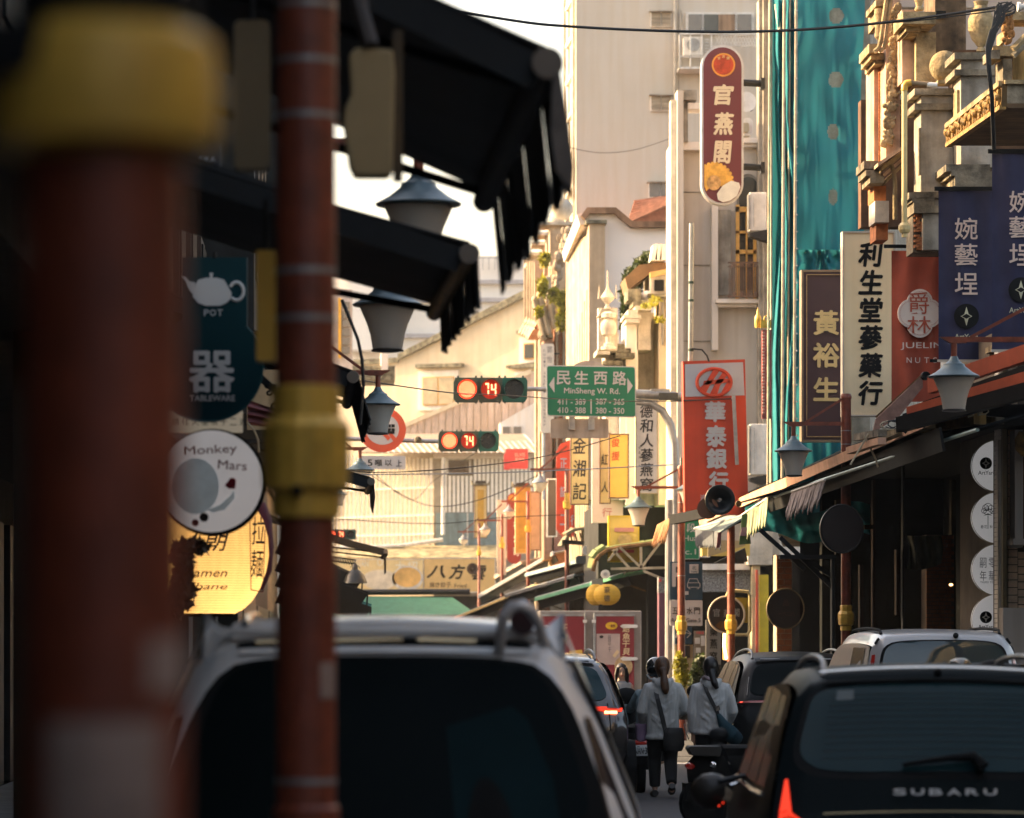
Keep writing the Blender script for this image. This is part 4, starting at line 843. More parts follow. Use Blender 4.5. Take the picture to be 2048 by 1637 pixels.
# curved green sheet canopy on trusses
t = thing('curved_truss_canopy','curved green sheet canopy carried by pale steel trusses','canopy',P(1250,1140,80))
Yt = 80
crv = [(1184,1138),(1188,1118),(1198,1105),(1212,1096),(1235,1091),(1290,1084),(1330,1078)]
m = MB()
for i in range(len(crv)-1):
    a,b2 = crv[i],crv[i+1]; m.add([P(*a,Yt),P(*b2,Yt),P(b2[0]-10+2*i,b2[1]-3,Yt+5),P(a[0]-10+2*i,a[1]-3,Yt+5)],[(0,1,2,3)])
m.build('sheet', mat('moss_green_sheet',(.16,.21,.06),.7,var=.3), t, solid=.06)
MB().tube([P(a+2,b2+5,Yt) for a,b2 in crv],.045,6).build('edge_rib', RUST, t)
st = mat('pale_steel',(.42,.36,.26),.5,.3,var=.3)
for a,b2 in (((1222,1138),(1330,1136)),((1240,1095),(1282,1136)),((1282,1136),(1320,1086)),((1226,1100),(1258,1136)),((1236,1098),(1216,1122)),((1282,1094),(1282,1136)),((1286,1142),(1330,1160))): MB().bar(P(*a,Yt-.1),P(*b2,Yt-.1),.05).build('truss_bar', st, t)
q = thing('round_gauge','small white round gauge box on the truss canopy','meter',P(1212,1152,Yt-1)); MB().pprism(disc(1211,1149,9),Yt-1,.1).build('dial', WHITE, q); MB().pprism(disc(1211,1149,4),Yt-1.03,.03).build('face', GREYM, q); MB().pprism([(1184,1160),(1206,1156),(1206,1172),(1190,1178),(1183,1172)],Yt-.9,.1).build('shade', mat('grey_shade',(.16,.17,.15)), q)
t = thing('brown_truss_canopy','older brown curved canopy on a rusty truss behind the red banner','canopy',P(1180,1080,95))
crv2 = [(1122,1092),(1134,1072),(1150,1063),(1215,1055)]; Yt=95
m = MB(); [m.add([P(*crv2[i],Yt),P(*crv2[i+1],Yt),P(crv2[i+1][0]-4,crv2[i+1][1]-4,Yt+4),P(crv2[i][0]-8,crv2[i][1],Yt+4)],[(0,1,2,3)]) for i in range(3)]; m.build('sheet', mat('brown_green_sheet',(.22,.18,.10),.7), t, solid=.07)
MB().bar(P(1124,1084,Yt),P(1210,1090,Yt),.1).build('truss_bar', BLACK, t)
for i in range(8): MB().bar(P(1140+i*10,1068-i,Yt),P(1146+i*10,1090,Yt),.04).build('truss_bar', RUST, t)
q = thing('white_meter_box','white oval meter box under the brown truss canopy','meter',P(1172,1105,93)); MB().pprism(disc(1172,1101,7,9),93,.1).build('box', WHITE, q); MB().pprism(rrect(1152,1112,1186,1128,5),93.3,.2).build('lower_box', mat('slate_box',(.07,.09,.1)), q)
MB().pb(1344,1280,1400,1290,70,.1).build('x', BLACK) if 0 else None
# ================= signs =================
CREAM = mat('cream_sign',(.95,.77,.48),.6,var=.06,scale=1.5,streak=.08)
t = sign('shop_sign','tall cream signboard with six bold black brushed characters','sign',1688,466,1787,830,55,CREAM,mat('pale_frame',(.60,.52,.42),.5),d=.18,fw=3)
MB().pb(1684,600,1689,850,55.3,.1).build('mount_post', STONEL, t)
vtext('利生堂蔘藥行',1741,482,814,50,55,BLACK,t,h=50,bold=.042,shear=.12)
t = sign('shop_sign','dark maroon signboard with three gold characters before the teal netting','sign',1607,544,1700,880,57,mat('dark_maroon',(.045,.014,.022),.45,var=.1),mat('bronze_frame',(.26,.20,.13),.4,.4),d=.22,fw=4)
m = MB(); Yy=57; m.pb(1613,549,1614.2,874,Yy-.03,.02); m.pb(1613,549,1700,550.2,Yy-.03,.02); m.pb(1613,873,1700,874.5,Yy-.03,.02); m.build('gold_line', mat('gold_line',(.62,.40,.16)), t)
letters([('黃',1652,646,52,50),('裕',1652,711,54,50),('生',1652,779,52,48)],57,mat('sign_gold',(.72,.52,.22),.5),t,bold=.035,eps=.03)
Y = 51
t = thing('fabric_banner','red fabric banner with a white flower shaped crest','banner',P(1836,795,Y)); RC = mat('brick_red_fabric',(.42,.075,.035),.8,var=.12)
MB().sheet(lambda u,v: P(1783+98*u+3*sin(v*8)*u*0, 804-302*v-10*(1-v)*(1-u)*0, Y+.05+.035*sin(u*11+sin(v*3)*2)*(1-.3*v)+.02*noise.noise(Vector((u*4,v*5,0)))),40,40).build('cloth', RC, t, smooth=2)
MB().bar(P(1768,493,Y),P(1890,494,Y),.04,.045).build('top_rod', BLACK, t); MB().bar(P(1860,722,Y-.3),P(1880,722,Y-.3),.04).build('side_stub', BLACK, t)
CW = mat('crest_white',(.70,.58,.50),.7,var=.04); k = Y/F
pts = []
for i in range(80):
    a = 2*pi*i/80; rr_ = 36+9*abs(cos(2*a))**.8; pts.append((1840+rr_*cos(a)*.98, 627-rr_*sin(a)*1.08))
MB().pprism(pts,Y-.06,.05).build('crest', CW, t)
for rad in (41,):
    m = MB(); 
    for i in range(80):
        a0 = 2*pi*i/80; a1 = 2*pi*(i+.6)/80
        rr_ = 31+9*abs(cos(2*a0))**.8; m.bar(P(1840+rr_*cos(a0),627-rr_*sin(a0)*1.08,Y-.07),P(1840+rr_*cos(a1),627-rr_*sin(a1)*1.08,Y-.07),.005)
    m.build('crest_line', RC, t)
letters([('爵',1838,607,40,44),('林',1838,650,48,34)],Y-.06,RC,t,bold=.0,eps=.012)
letters([('JUELIN',1843,693,84,15),('N',1818,721,10,11),('U',1835,721,10,11),('T',1853,721,10,11),('S',1870,721,8,11)],Y-.04,CW,t,bold=.0,eps=.012)
def navy(x0,y0,x1,y1,Y,cx,ys,star,ty,lab):
    t = thing('fabric_banner',lab,'banner',P((x0+x1)/2,y1,Y),'navy art yard banners')
    MB().sheet(lambda u,v: P(x0+(x1-x0)*u, y1-(y1-y0)*v, Y+.03+.025*sin(u*9+v*2)),24,20).build('cloth', mat('navy_fabric',(.050,.052,.105),.85,var=.18,scale=1.5,spec=.1,streak=.1), t, smooth=2)
    MB().bar(P(x0-8,y0,Y),P(x1+2,y0,Y),.03,.05).build('top_rod', BLACK, t); MB().bar(P(x0-2,y1,Y),P(x1+2,y1,Y),.02,.03).build('bottom_rod', mat('pale_frame',(.6,.52,.42)), t)
    pk = mat('pale_pink_print',(.66,.50,.42),.7,var=.03)
    letters([(c,cx,y,46,44) for c,y in zip('婉藝埕',ys)],Y-.01,pk,t,bold=.012,eps=.012)
    MB().pprism(disc(cx+1,star,25),Y-.02,.01).build('logo_disc', BLACK, t)
    R = 19; pts = []
    for i in range(4):
        a = pi/2*i; pts += [(cx+1+R*.99*cos(a)*(.62 if i%2==0 else 1)*(1),star-R*sin(a))]
        b = a+pi/4; pts += [(cx+1+6*cos(b),star-6*sin(b))]
    MB().pprism(pts,Y-.03,.008).build('logo_star', mat('pale_green_print',(.68,.66,.45)), t)
    MB().pprism([(cx-8,star),(cx+1,star-5),(cx+10,star),(cx+1,star+5)],Y-.036,.005).build('logo_eye', BLACK, t)
    letters([('ArtYard',cx,ty,46,11)],Y-.01,mat('pale_green_print',(.68,.66,.45)),t,bold=.02,eps=.012)
navy(1877,378,1984,722,48,1932,(458,510,568),633,674,'navy fabric banner with pale characters, the lower left one of the pair')
navy(1984,303,2092,702,45,2041,(404,455,510),580,621,'navy fabric banner cut by the right edge of the photo')
# round white lightbox signs on the tiled pillar
for i,(cy,lab) in enumerate([(932,'round white sign with a black star logo, topmost on the tiled pillar'),(1036,'round white sign with a line drawn peony, second on the tiled pillar'),(1140,'round white sign with four thin characters, third on the tiled pillar'),(1240,'round white sign with a black star logo, lowest on the tiled pillar')]):
    Y = 46.95; t = thing('round_sign',lab,'sign',P(1985,cy,Y),'round white signs on the tiled pillar')
    cx = 1994
    MB().pprism(disc(cx+3,cy,52,51),Y,.14).build('panel', mat('white_lightbox',(.85,.83,.83),.5,var=.03,emis=.055), t)
    m = MB(); ps = [P(cx+3+52*cos(a*pi/24),cy-51*sin(a*pi/24),Y+.05) for a in range(49)]; m.tube(ps,.014,6,False); m.build('rim', mat('bronze_strip',(.16,.12,.06)), t)
    tx = cx-22
    if i in (0,3):
        MB().pprism(disc(tx,cy-5,12),Y-.012,.01).build('logo_disc', BLACK, t)
        MB().pprism([(tx-8,cy-5),(tx-2.5,cy-8),(tx,cy-15),(tx+2.5,cy-8),(tx+8,cy-5),(tx+2.5,cy-2),(tx,cy+5),(tx-2.5,cy-2)],Y-.018,.005).build('logo_star', WHITE, t); MB().pprism([(tx-4,cy-5),(tx,cy-7.5),(tx+4,cy-5),(tx,cy-2.5)],Y-.022,.003).build('logo_eye', BLACK, t)
        letters([('ArtYard',tx+1,cy+14,34,8)],Y,BLACK,t,bold=.015,eps=.012)
    if i == 1:
        m = MB(); g = P(0,0,Y)
        for (dx,dy,rx,ry) in ((0,-22,8,7),(-5,-20,6,6),(6,-18,6,7),(-8,-14,5,5),(0,-12,9,6),(9,-13,4,5),(-2,-18,4,4)):
            m.tube([P(tx+4+dx+rx*cos(a*.63),cy+dy+ry*sin(a*.63),Y-.01) for a in range(11)],.0035,4,False)
        m.tube([P(tx+4,cy-5,Y-.01),P(tx+4,cy+22,Y-.01)],.004,4); m.build('peony_drawing', DARKM, t); MB().pprism([(tx-5,cy-4),(tx+4,cy-9),(tx+12,cy-4),(tx+4,cy-6)],Y-.012,.005).build('leaf_drawing', LEAFD, t)
        letters([('春',tx-8,cy+18,6,7),('花',tx-1,cy+18,6,7),('秋',tx+10,cy+18,6,7),('月',tx+18,cy+18,5,7)],Y,BLACK,t,bold=0,eps=.012)
    if i == 2:
        letters([('華',tx+12,cy+12,14,20),('年',tx-6,cy+12,13,20),('零',tx+12,cy-14,14,20),('嗣',tx-6,cy-14,13,20),('TAIPEI TEA',tx+3,cy+25,30,4)],Y,mat('grey_print',(.14,.13,.15)),t,bold=0,eps=.012)
# oval maroon sign high up
Y = 66; MR = mat('maroon_face',(.12,.012,.022),.4,var=.06)
t = thing('oval_sign','tall round ended maroon sign with a red seal and a yellow flower picture','sign',P(1445,408,Y))
def stad(x0,y0,x1,y1,n=14):
    rx = (x1-x0)/2; cx = (x0+x1)/2
    return [(cx+rx*cos(pi*k/n),y0+rx-rx*sin(pi*k/n)) for k in range(n+1)]+[(cx-rx*cos(pi*k/n),y1-rx+rx*sin(pi*k/n)) for k in range(n+1)]
MB().pprism(stad(1403,91,1487,410),Y,.28).build('casing', mat('silver_casing',(.55,.54,.55),.35,.4), t)
MB().pprism(stad(1407,95,1483,406),Y-.01,.02).build('panel', MR, t)
MB().pprism(disc(1447,130,23.5),Y-.02,.01).build('seal_ring', mat('orange_print',(.80,.36,.06)), t); MB().pprism(disc(1447,130,20),Y-.03,.01).build('seal', mat('seal_red',(.50,.06,.02),var=.3,scale=14), t)
letters([('官',1438,117,6,6),('燕',1447,114,6,6),('閣',1456,117,6,6)],Y-.03,mat('sign_gold',(.72,.52,.22)),t,bold=.02,eps=.012)
letters([('官',1447,190,42,42),('燕',1447,248,42,46),('閣',1445,305,38,46)],Y-.01,mat('pale_gold_print',(.66,.55,.40),.6,var=.04),t,bold=.045,shear=.12,eps=.012)
cl = lambda px,py: min(1, 1)
m = MB()
for i in range(18):
    a = radians(-10+i*13); ca,sa = cos(a),sin(a); c0 = (1428,366)
    pts = []
    for q,w in ((8,3),(22,6),(34,6),(40,2)):
        pts.append((q,w))
    poly = [(c0[0]+q*ca-w*sa, c0[1]-q*sa*1.05-w*ca) for q,w in pts]+[(c0[0]+q*ca+w*sa, c0[1]-q*sa*1.05+w*ca) for q,w in pts[::-1]]
    def inside(x,y): 
        cx,cy = 1445,368; return min(max(x,1408.5),1481.5), (y if y<cy else min(y, cy+sqrt(max(0,37**2-(x-cx)**2))))
    poly = [inside(*p_) for p_ in poly]; o = len(m.v); kk = Y-.02-.0006*i; m.v += [(ux(x,kk),kk,uz(y,kk)) for x,y in poly]; m.f.append(tuple(range(o,o+len(poly))))
m.build('flower_picture', mat('yellow_petal_print',(.78,.42,.07),.6,var=.35,scale=6), t)
MB().pprism(disc(1428,366,14,15),Y-.04,.005).build('flower_centre', mat('tan_centre_print',(.62,.36,.14),var=.4,scale=12), t)
MB().pprism([(1436,400),(1434,388),(1445,372),(1462,362),(1478,366),(1481,375),(1474,392),(1460,402),(1446,405)],Y-.045,.005).build('white_bloom_picture', mat('white_bloom',(.70,.68,.62),var=.12,scale=6), t)
for y in (166,334): MB().tube([P(1486,y,Y+.15),P(1527,y+2,Y+.15)],.06,10).build('bracket', DARKM, t)
for y in (166,334): MB().pb(1522,y-10,1530,y+12,Y+.05,.2).build('bracket_plate', DARKM, t)
# bank sign
Y = 63; RS = mat('signal_red_panel',(.55,.055,.018),.5,var=.12,scale=1.5,streak=.12)
t = thing('bank_sign','large red bank signboard with a white panel and red round logo on top','sign',P(1430,1030,Y))
MB().pprism([(1366,723),(1490,719),(1497,1030),(1370,1030)],Y,.3).build('panel', RS, t)
GP = mat('pale_grey_panel',(.42,.44,.50),.45,var=.05)
MB().pprism([(1370,729),(1486,725),(1489,791),(1371,794)],Y-.01,.02).build('logo_panel', GP, t)
m = MB(); m.tube([P(1428+34*cos(a*pi/24),765-27*sin(a*pi/24),Y-.02) for a in range(49)],.028,6,False); m.build('logo_ring', RS, t)
for (pts) in ([(1398,778),(1412,764),(1426,741),(1440,741),(1424,764),(1412,786)],[(1420,788),(1432,764),(1446,744),(1456,748),(1440,772),(1434,790)],[(1442,786),(1452,768),(1461,756),(1461,770),(1452,784)],[(1408,762),(1460,757),(1461,765),(1406,771)]):
    MB().pprism(pts,Y-.03,.01).build('logo_stroke', RS, t)
letters([('華',1430,824,42,42),('泰',1432,873,42,44),('銀',1433,918,42,42),('行',1437,965,40,44)],Y-.01,GP,t,bold=.05,eps=.025)
letters([('迪',1406,996,12,14)],Y-.01,GP,t,bold=.01,eps=.02)
MB().bar(P(1467,790,Y-.1),P(1474,930,Y-.1),.06,.03).build('cable_tray', GREYM, t); MB().tube([P(1366,802,Y-.1),P(1462,798,Y-.1),P(1468,810,Y-.1)],.012,5).build('cable', CABLE, t)
t = thing('steel_pole','plain grey steel pole with black tape bands above the bank sign','pole',P(1383,720,Y)); MB().tube([P(1383,447,Y+.1),P(1381,725,Y+.1)],.038,8).build('pole', GREYM, t)
for y in (563,599,698): MB().tube([P(1382,y,Y+.1),P(1382,y+5,Y+.1)],.046,8).build('tape_band', mat('dark_green_tape',(.01,.04,.03)), t)
MB().tube([P(1384,698,Y),P(1404,700,Y),P(1414,712,Y),P(1418,724,Y)],.015,6).build('cable', CABLE, t)
# pink banner and golden finial beside netting
t = sign('narrow_banner','narrow pink red banner with a golden top beside the teal netting','banner',1524,660,1542,838,62,mat('pink_red_banner',(.52,.13,.13),.7,var=.1,wave=(6,1,6)),None,d=.05)
for i in range(26): MB().pb(1525,664+i*6.4,1529,667+i*6.4,61.97,.02).build('border_dash', mat('pale_pink_print',(.66,.50,.42)), t)
MB().lathe(P(1516,656,62),[(.05,0),(.06,.1),(.05,.18),(.025,.22),(.008,.32)],12).build('finial', GOLD, t, smooth=True); MB().pb(1521,640,1542,656,61.9,.1).build('gold_box', GOLD, t); MB().tube([P(1534+6*cos(a*.8),638-6*sin(a*.8),61.9) for a in range(6)],.012,6).build('gold_scroll', GOLD, t)
# street name sign, mast and signals
Y = 72
GS = mat('traffic_green',(.0,.17,.085),.4,var=.05); SW = mat('sign_white',(.52,.50,.50),.5,var=.04)
t = thing('street_name_sign','green street name sign with white arrows and house numbers','road sign',P(1182,834,Y))
rot = radians(-.8)
def RP(pts, c=(1182,783)): return [(c[0]+(x-c[0])*cos(rot)+(y-c[1])*-sin(rot)*1, c[1]+(x-c[0])*-sin(rot)+(y-c[1])*cos(rot)) for x,y in pts]
MB().pprism(RP(rrect(1093,732,1272,834,5)),Y,.04).build('border', SW, t); MB().pprism(RP(rrect(1095,734,1270,832,4)),Y-.006,.02).build('panel', GS, t)
for pts in ([(1098,771),(1109,755),(1109,787)],[(1266,771),(1255,755),(1255,787)]): MB().pprism(RP(pts),Y-.012,.01).build('arrow', SW, t)
letters([('民',1127,756,28,28),('生',1163,756,28,27),('西',1201,757,27,26),('路',1239,757,28,28),('MinSheng W. Rd.',1184,784,112,15),('411 - 389',1143,804,57,12),('387 - 365',1220,804,57,12),('410 - 388',1143,821,57,12),('380 - 350',1220,822,57,12)],Y-.012,SW,t,bold=.022,rot=rot)
MB().pb(1181,799,1183.5,828,Y-.016,.01).build('divider', SW, t)
t = thing('sign_back_plate','plain grey back of a turned sign clamped under the green street sign','road sign',P(1160,876,Y+.3)); MB().pprism(rrect(1101,838,1217,877,5),Y+.25,.03).build('plate', mat('grey_plate',(.40,.34,.30),.5,.2,var=.1,streak=.3), t)
MB().pprism(disc(1178,740,34,18,24,0,180),Y+.3,.03).build('round_plate', mat('grey_plate',(.40,.34,.30)), t)
for x in (1138,1177): MB().pb(x,832,x+12,860,Y+.18,.08).build('clamp', GREYM, t); 
t = thing('mast_pole','curved grey steel mast arm carrying the green sign and the upper signal','mast',(ux(1352,Y),Y,0))
MB().tube([P(1050,778,Y+.2),P(1100,779,Y+.2),P(1260,783,Y+.2)],.045,10).build('arm', GREYM, t, smooth=True)
MB().tube([P(1250,787,Y+.25),P(1330,791,Y+.25),P(1366,795,Y+.25)],.085,12).build('arm', GREYM, t, smooth=True)
MB().tube([P(1262,803,Y+.3),P(1300,807,Y+.3),P(1325,822,Y+.3),P(1341,850,Y+.3),P(1349,890,Y+.3),P(1351,1000,Y+.3),P(1352,1470,Y+.3)],[.06,.065,.07,.075,.08,.09,.1],12).build('post', GREYM, t, smooth=True)
MB().pb(1318,786,1356,800,Y+.1,.2).build('coupling', mat('dark_steel',(.10,.10,.09),.5,.5,var=.4), t); MB().pb(1302,778,1340,785,Y+.2,.15).build('bracket_plate', GREYM, t)
HG = mat('signal_green_housing',(.005,.10,.075),.5,var=.15); HO = mat('signal_olive_housing',(.055,.075,.05),.5,var=.2)
LR = mat('red_led_glow',(1,.045,.012),emis=.55,var=.05); LD = mat('red_led_dots',(1,.33,.14),emis=1.1,var=0); LK = mat('dark_lens',(.015,.018,.02),.25,var=.3); LB = mat('red_lens_dim',(.5,.025,.01),emis=.12,var=.2)
def signal(label, cx, cy, u, Y):      # u: spacing of the three sections in picture units
    t = thing('traffic_light',label,'traffic light',P(cx,cy+u*.55,Y),'traffic lights with a red lamp and countdown')
    for i in range(3):
        x = cx+(i-1)*u; hs = MB().pprism([(x-u*.5,cy-u*.50),(x+u*.5,cy-u*.50),(x+u*(.5 if i<2 else .58),cy-u*.36),(x+u*(.5 if i<2 else .56),cy+u*.40),(x+u*.46,cy+u*.54),(x-u*.46,cy+u*.54),(x-u*(.5 if i else .58),cy+u*.40),(x-u*(.5 if i else .58),cy-u*.3)],Y,.18).build('section', HG if i==2 else HO, t, bevel=.008)
        m = MB()
        for sx in (-.38,.38): m.pb(x+sx*u-u*.04,cy-u*.58,x+sx*u+u*.04,cy-u*.48,Y+.03,.1); m.pb(x+sx*u-u*.03,cy+u*.53,x+sx*u+u*.03,cy+u*.60,Y+.03,.1)
        m.build('latch', HO, hs)
        R = u*.43; k = Y/F
        m = MB(); m.lathe(P(x,cy,Y),[(R*k,-.10),(R*k*1.04,-.10),(R*k*1.04,.0),(R*k,.0)],32,'y'); 
        vz = MB(); n=28   # visor: three-quarter hood
        vv = []; 
        for j in range(n+1):
            a = radians(-35+250*j/n)
            for dy,rr_ in ((0,R*k),(-.16,R*k*1.02)): vv.append((ux(x,Y)+rr_*cos(a), Y+dy, uz(cy,Y)+rr_*sin(a)))
        vz.add(vv,[(2*j,2*j+1,2*j+3,2*j+2) for j in range(n)]); vz.build('visor', HG if i==2 else HO, hs, solid=.008)
        MB().pprism(disc(x,cy,R*.95),Y-.012,.01).build('lens', (LR,LB,LK)[i], hs)
        if i == 0:
            m = MB()
            for ring in range(7):
                n_ = max(1,ring*6); 
                for j in range(n_):
                    a = 2*pi*j/n_+ring*.3; rr_ = ring*R*.125; c = P(x+rr_*cos(a),cy+rr_*sin(a),Y-.02); s = R*k*.042
                    m.add([c+Vector((s*cos(b),0,s*sin(b))) for b in (0,1.05,2.1,3.15,4.2,5.25)],[(0,1,2,3,4,5)])
            m.build('led_dots', LD, hs)
        if i == 1:
            m = MB(); w = R*.13; h = R*.36; g = R*.52
            def seg(a,b,c,d): m.pb(x+a,cy+b,x+c,cy+d,Y-.022,.005)
            seg(-.50*R,-.62*R,-.16*R,-.62*R+w*1.4); seg(-.28*R,-.55*R,-.28*R+w,-.06*R); seg(-.28*R,.08*R,-.28*R+w,.55*R)
            seg(.06*R,-.5*R,.06*R+w,-.02*R); seg(.06*R,-.04*R,.5*R,-.04*R+w); seg(.44*R,-.55*R,.44*R+w,-.04*R); seg(.44*R,.10*R,.44*R+w,.6*R)
            m.build('led_digits', LD, hs)
    return t
signal('upper traffic light with glowing red lamp showing 74, beside the green sign',981,779,47,71.6)
signal('lower traffic light with glowing red lamp showing 74, beside the round truck sign',937.5,882,38.5,84)
signal('distant small traffic light low on the left behind the second lamp post',682,1069,19,120)
t = thing('mast_pole','pale horizontal mast arm carrying the lower signal and the round truck ban sign','mast',P(700,880,84.3)); MB().tube([P(640,876,84.3),P(760,880,84.3),P(900,884,84.3)],.05,10).build('arm', GREYM, t, smooth=True)
MB().bar((ux(640,84.3),84.3,0),P(640,870,84.3),.12).build('post', GREYM, t); MB().ball(P(836,880,84.2),.08).build('joint', MOSS, t)
Y = 83
t = thing('no_truck_sign','round white sign with a red ring and a barred black truck','road sign',P(765,905,Y))
RO = mat('orange_red_ring',(.68,.085,.03),.5,var=.05)
MB().pprism(disc(765,860,47,45),Y,.03).build('ring', RO, t); MB().pprism(disc(765,859,33,31),Y-.008,.01).build('face', mat('sign_face_grey',(.52,.48,.47),.5,var=.04), t)
MB().pprism([(775,866),(783,866),(796,881),(789,887)],Y-.013,.004).build('bar', RO, t); MB().pprism([(737,839),(744,835),(781,876),(776,882)],Y-.013,.004).build('bar', RO, t)
m = MB(); m.pb(737,863,789,868,Y-.02,.005)
for a,b in ((775,849),(783,849),(775,857),(783,857)): m.pb(a,b,a+6.5,b+6,Y-.02,.005)
m.pb(740,852,772,863,Y-.02,.005); m.pprism([(ux(x,Y),uz(y,Y)) for x,y in disc(748,870,4)],Y-.02,.005); m.pprism([(ux(x,Y),uz(y,Y)) for x,y in disc(778,870,4)],Y-.021,.005); m.build('truck_symbol', BLACK, t)
t = sign('plate_sign','white plate reading 5 tons and over beneath the truck ban sign','road sign',722,912,811,939,Y,SW,None,d=.02,r=3)
letters([('5',740,926,10,13),('噸',757,926,14,14),('以',777,926,14,13),('上',798,927,13,13)],Y,BLACK,t,bold=.015)
# pole and blue parking panel
Y = 71
t = thing('sign_pole','grey post carrying the parking panel and the water gate plate','post',(ux(1336,Y),Y,0)); MB().tube([(ux(1338,Y),Y+.1,0),P(1338,1000,Y+.1)],.07,10).build('post', mat('grey_paint',(.30,.29,.29),.5,var=.2), t)
NB = mat('petrol_blue',(.006,.045,.085),.5,var=.1)
t = sign('parking_sign','petrol blue parking sign with a white P and a car outline','road sign',1340,1124,1405,1200,Y-.1,NB,None,d=.06,r=2)
letters([('P',1357,1150,26,48),('北',1389,1135,11,9)],Y-.1,SW,t,bold=.05,eps=.02)
MB().pb(1379,1129,1397,1147,Y-.112,.01).build('emblem', SW, t); letters([('TAIPEI',1388,1144,13,4)],Y-.13,NB,t,bold=.02); letters([('北',1388,1136,9,8)],Y-.13,NB,t,bold=.02)
m = MB()
def ln(pp,w=.012):
    for a,b in zip(pp,pp[1:]): m.bar(P(*a,Y-.125),P(*b,Y-.125),w,.01)
ln([(1376,1166),(1379,1158),(1394,1158),(1398,1166),(1400,1168),(1400,1175),(1375,1175),(1375,1168),(1376,1166),(1398,1166)]); ln([(1378,1175),(1378,1178),(1381,1178)]); ln([(1394,1178),(1397,1178),(1397,1175)]); m.build('car_outline', SW, t)
MB().pb(1368,1183,1377,1190,Y-.112,.01).build('arrow_box', SW, t)
t = sign('gate_sign','white plate naming water gate 5 in two languages','road sign',1340,1201,1405,1252,Y-.1,SW,None,d=.05,r=2)
letters([('五',1350,1222,11,13),('號',1363,1222,11,14),('水',1379,1222,12,14),('門',1394,1222,12,14),('Room Gate 5',1372,1241,58,8)],Y-.1,BLACK,t,bold=.01)
t = sign('arrow_sign','navy strip with a white bent arrow above the street plants','road sign',1350,1254,1384,1288,Y-.1,NB,None,d=.04); m = MB()
ln([(1352,1276),(1355,1266),(1364,1264),(1380,1268)],.03); ln([(1374,1260),(1382,1268),(1374,1276)],.03); m.build('arrow', SW, t)
t = sign('poster_panel','cream panel with a dark picture square, below the arrow strip','sign',1350,1290,1386,1420,Y-.05,mat('cream_poster',(.40,.32,.18),.7,var=.15),None,d=.05); MB().pb(1358,1292,1380,1316,Y-.08,.02).build('picture', DARKM, t)
letters([('店',1374,1330,9,10),('福',1374,1345,9,10),('興',1374,1360,9,10)],Y-.05,mat('brown_print',(.12,.07,.03)),t)
Y = 73
t = sign('street_sign','vertical green sign with white letters behind the red post','road sign',1362,916,1398,1118,Y,GS,SW,d=.04,fw=.8)
letters([('段',1382,1056,18,18),('Hua',1381,1077,28,11),('c.1',1381,1104,22,11)],Y,SW,t,bold=.015)
t = sign('shop_sign','grey vertical signboard with black characters under the round dark sign','sign',1412,1240,1442,1330,72,mat('pale_grey_board',(.24,.23,.22),.6,var=.15,streak=.2),None,d=.1)
vtext('藥燕窩',1427,1250,1326,15,72,BLACK,t,h=20,bold=.02)
# round dark signs
t = thing('round_sign','round black lit rim sign with three pale characters on a looped bracket','sign',P(1453,1265,70),None); Y=70
MB().pprism(disc(1453,1230,36),Y,.16).build('panel', mat('near_black_panel',(.02,.012,.012),.4), t); m = MB(); m.tube([P(1453+36*cos(a*pi/24),1230-36*sin(a*pi/24),Y) for a in range(49)],.018,6,False); m.build('rim', mat('pale_gold_print',(.66,.55,.40)), t)
letters([('官',1433,1226,14,16),('燕',1453,1227,12,16),('閣',1473,1226,12,16)],Y,mat('dim_white_print',(.40,.38,.34)),t,bold=.02); MB().pprism([(1430,1252),(1440,1243),(1462,1244),(1470,1254),(1458,1264),(1446,1264)],Y-.01,.01).build('flower_picture', mat('brown_petal_print',(.20,.09,.02),var=.4,scale=12), t)
MB().tube([P(1453,1194,Y),P(1456,1186,Y),P(1470,1182,Y),P(1496,1184,Y),P(1500,1192,Y),P(1500,1262,Y),P(1494,1270,Y),P(1466,1270,Y)],.03,8).build('bracket', mat('yellowed_pipe',(.6,.48,.22)), t, smooth=True)
MB().pb(1472,1196,1496,1246,Y+.3,.1).build('yellow_panel', mat('mustard_panel',(.50,.34,.02),.6,var=.3), t)
t = thing('round_sign','large round dark brown sign almost lost in the arcade shade','sign',P(1570,1258,62)); Y=62
MB().pprism(disc(1571,1218,37,40),Y,.16).build('panel', mat('near_black_panel',(.02,.012,.012)), t); m = MB(); m.tube([P(1571+37*cos(a*pi/24),1218-40*sin(a*pi/24),Y) for a in range(49)],.012,6,False); m.build('rim', mat('bronze_strip',(.16,.12,.06)), t)
letters([('品',1572,1206,12,12),('一六二八',1573,1228,34,9)],Y,mat('dim_red_print',(.10,.04,.035)),t)
t = thing('round_sign','big round unlit sign hanging at the middle of the dark awning','sign',P(1680,1100,50)); Y=50
MB().pprism(disc(1684,1058,42,48),Y,.2).build('panel', mat('near_black_panel',(.02,.012,.012)), t); m = MB(); m.tube([P(1684+42*cos(a*pi/24),1058-48*sin(a*pi/24),Y) for a in range(49)],.012,6,False); m.build('rim', DARKM, t)
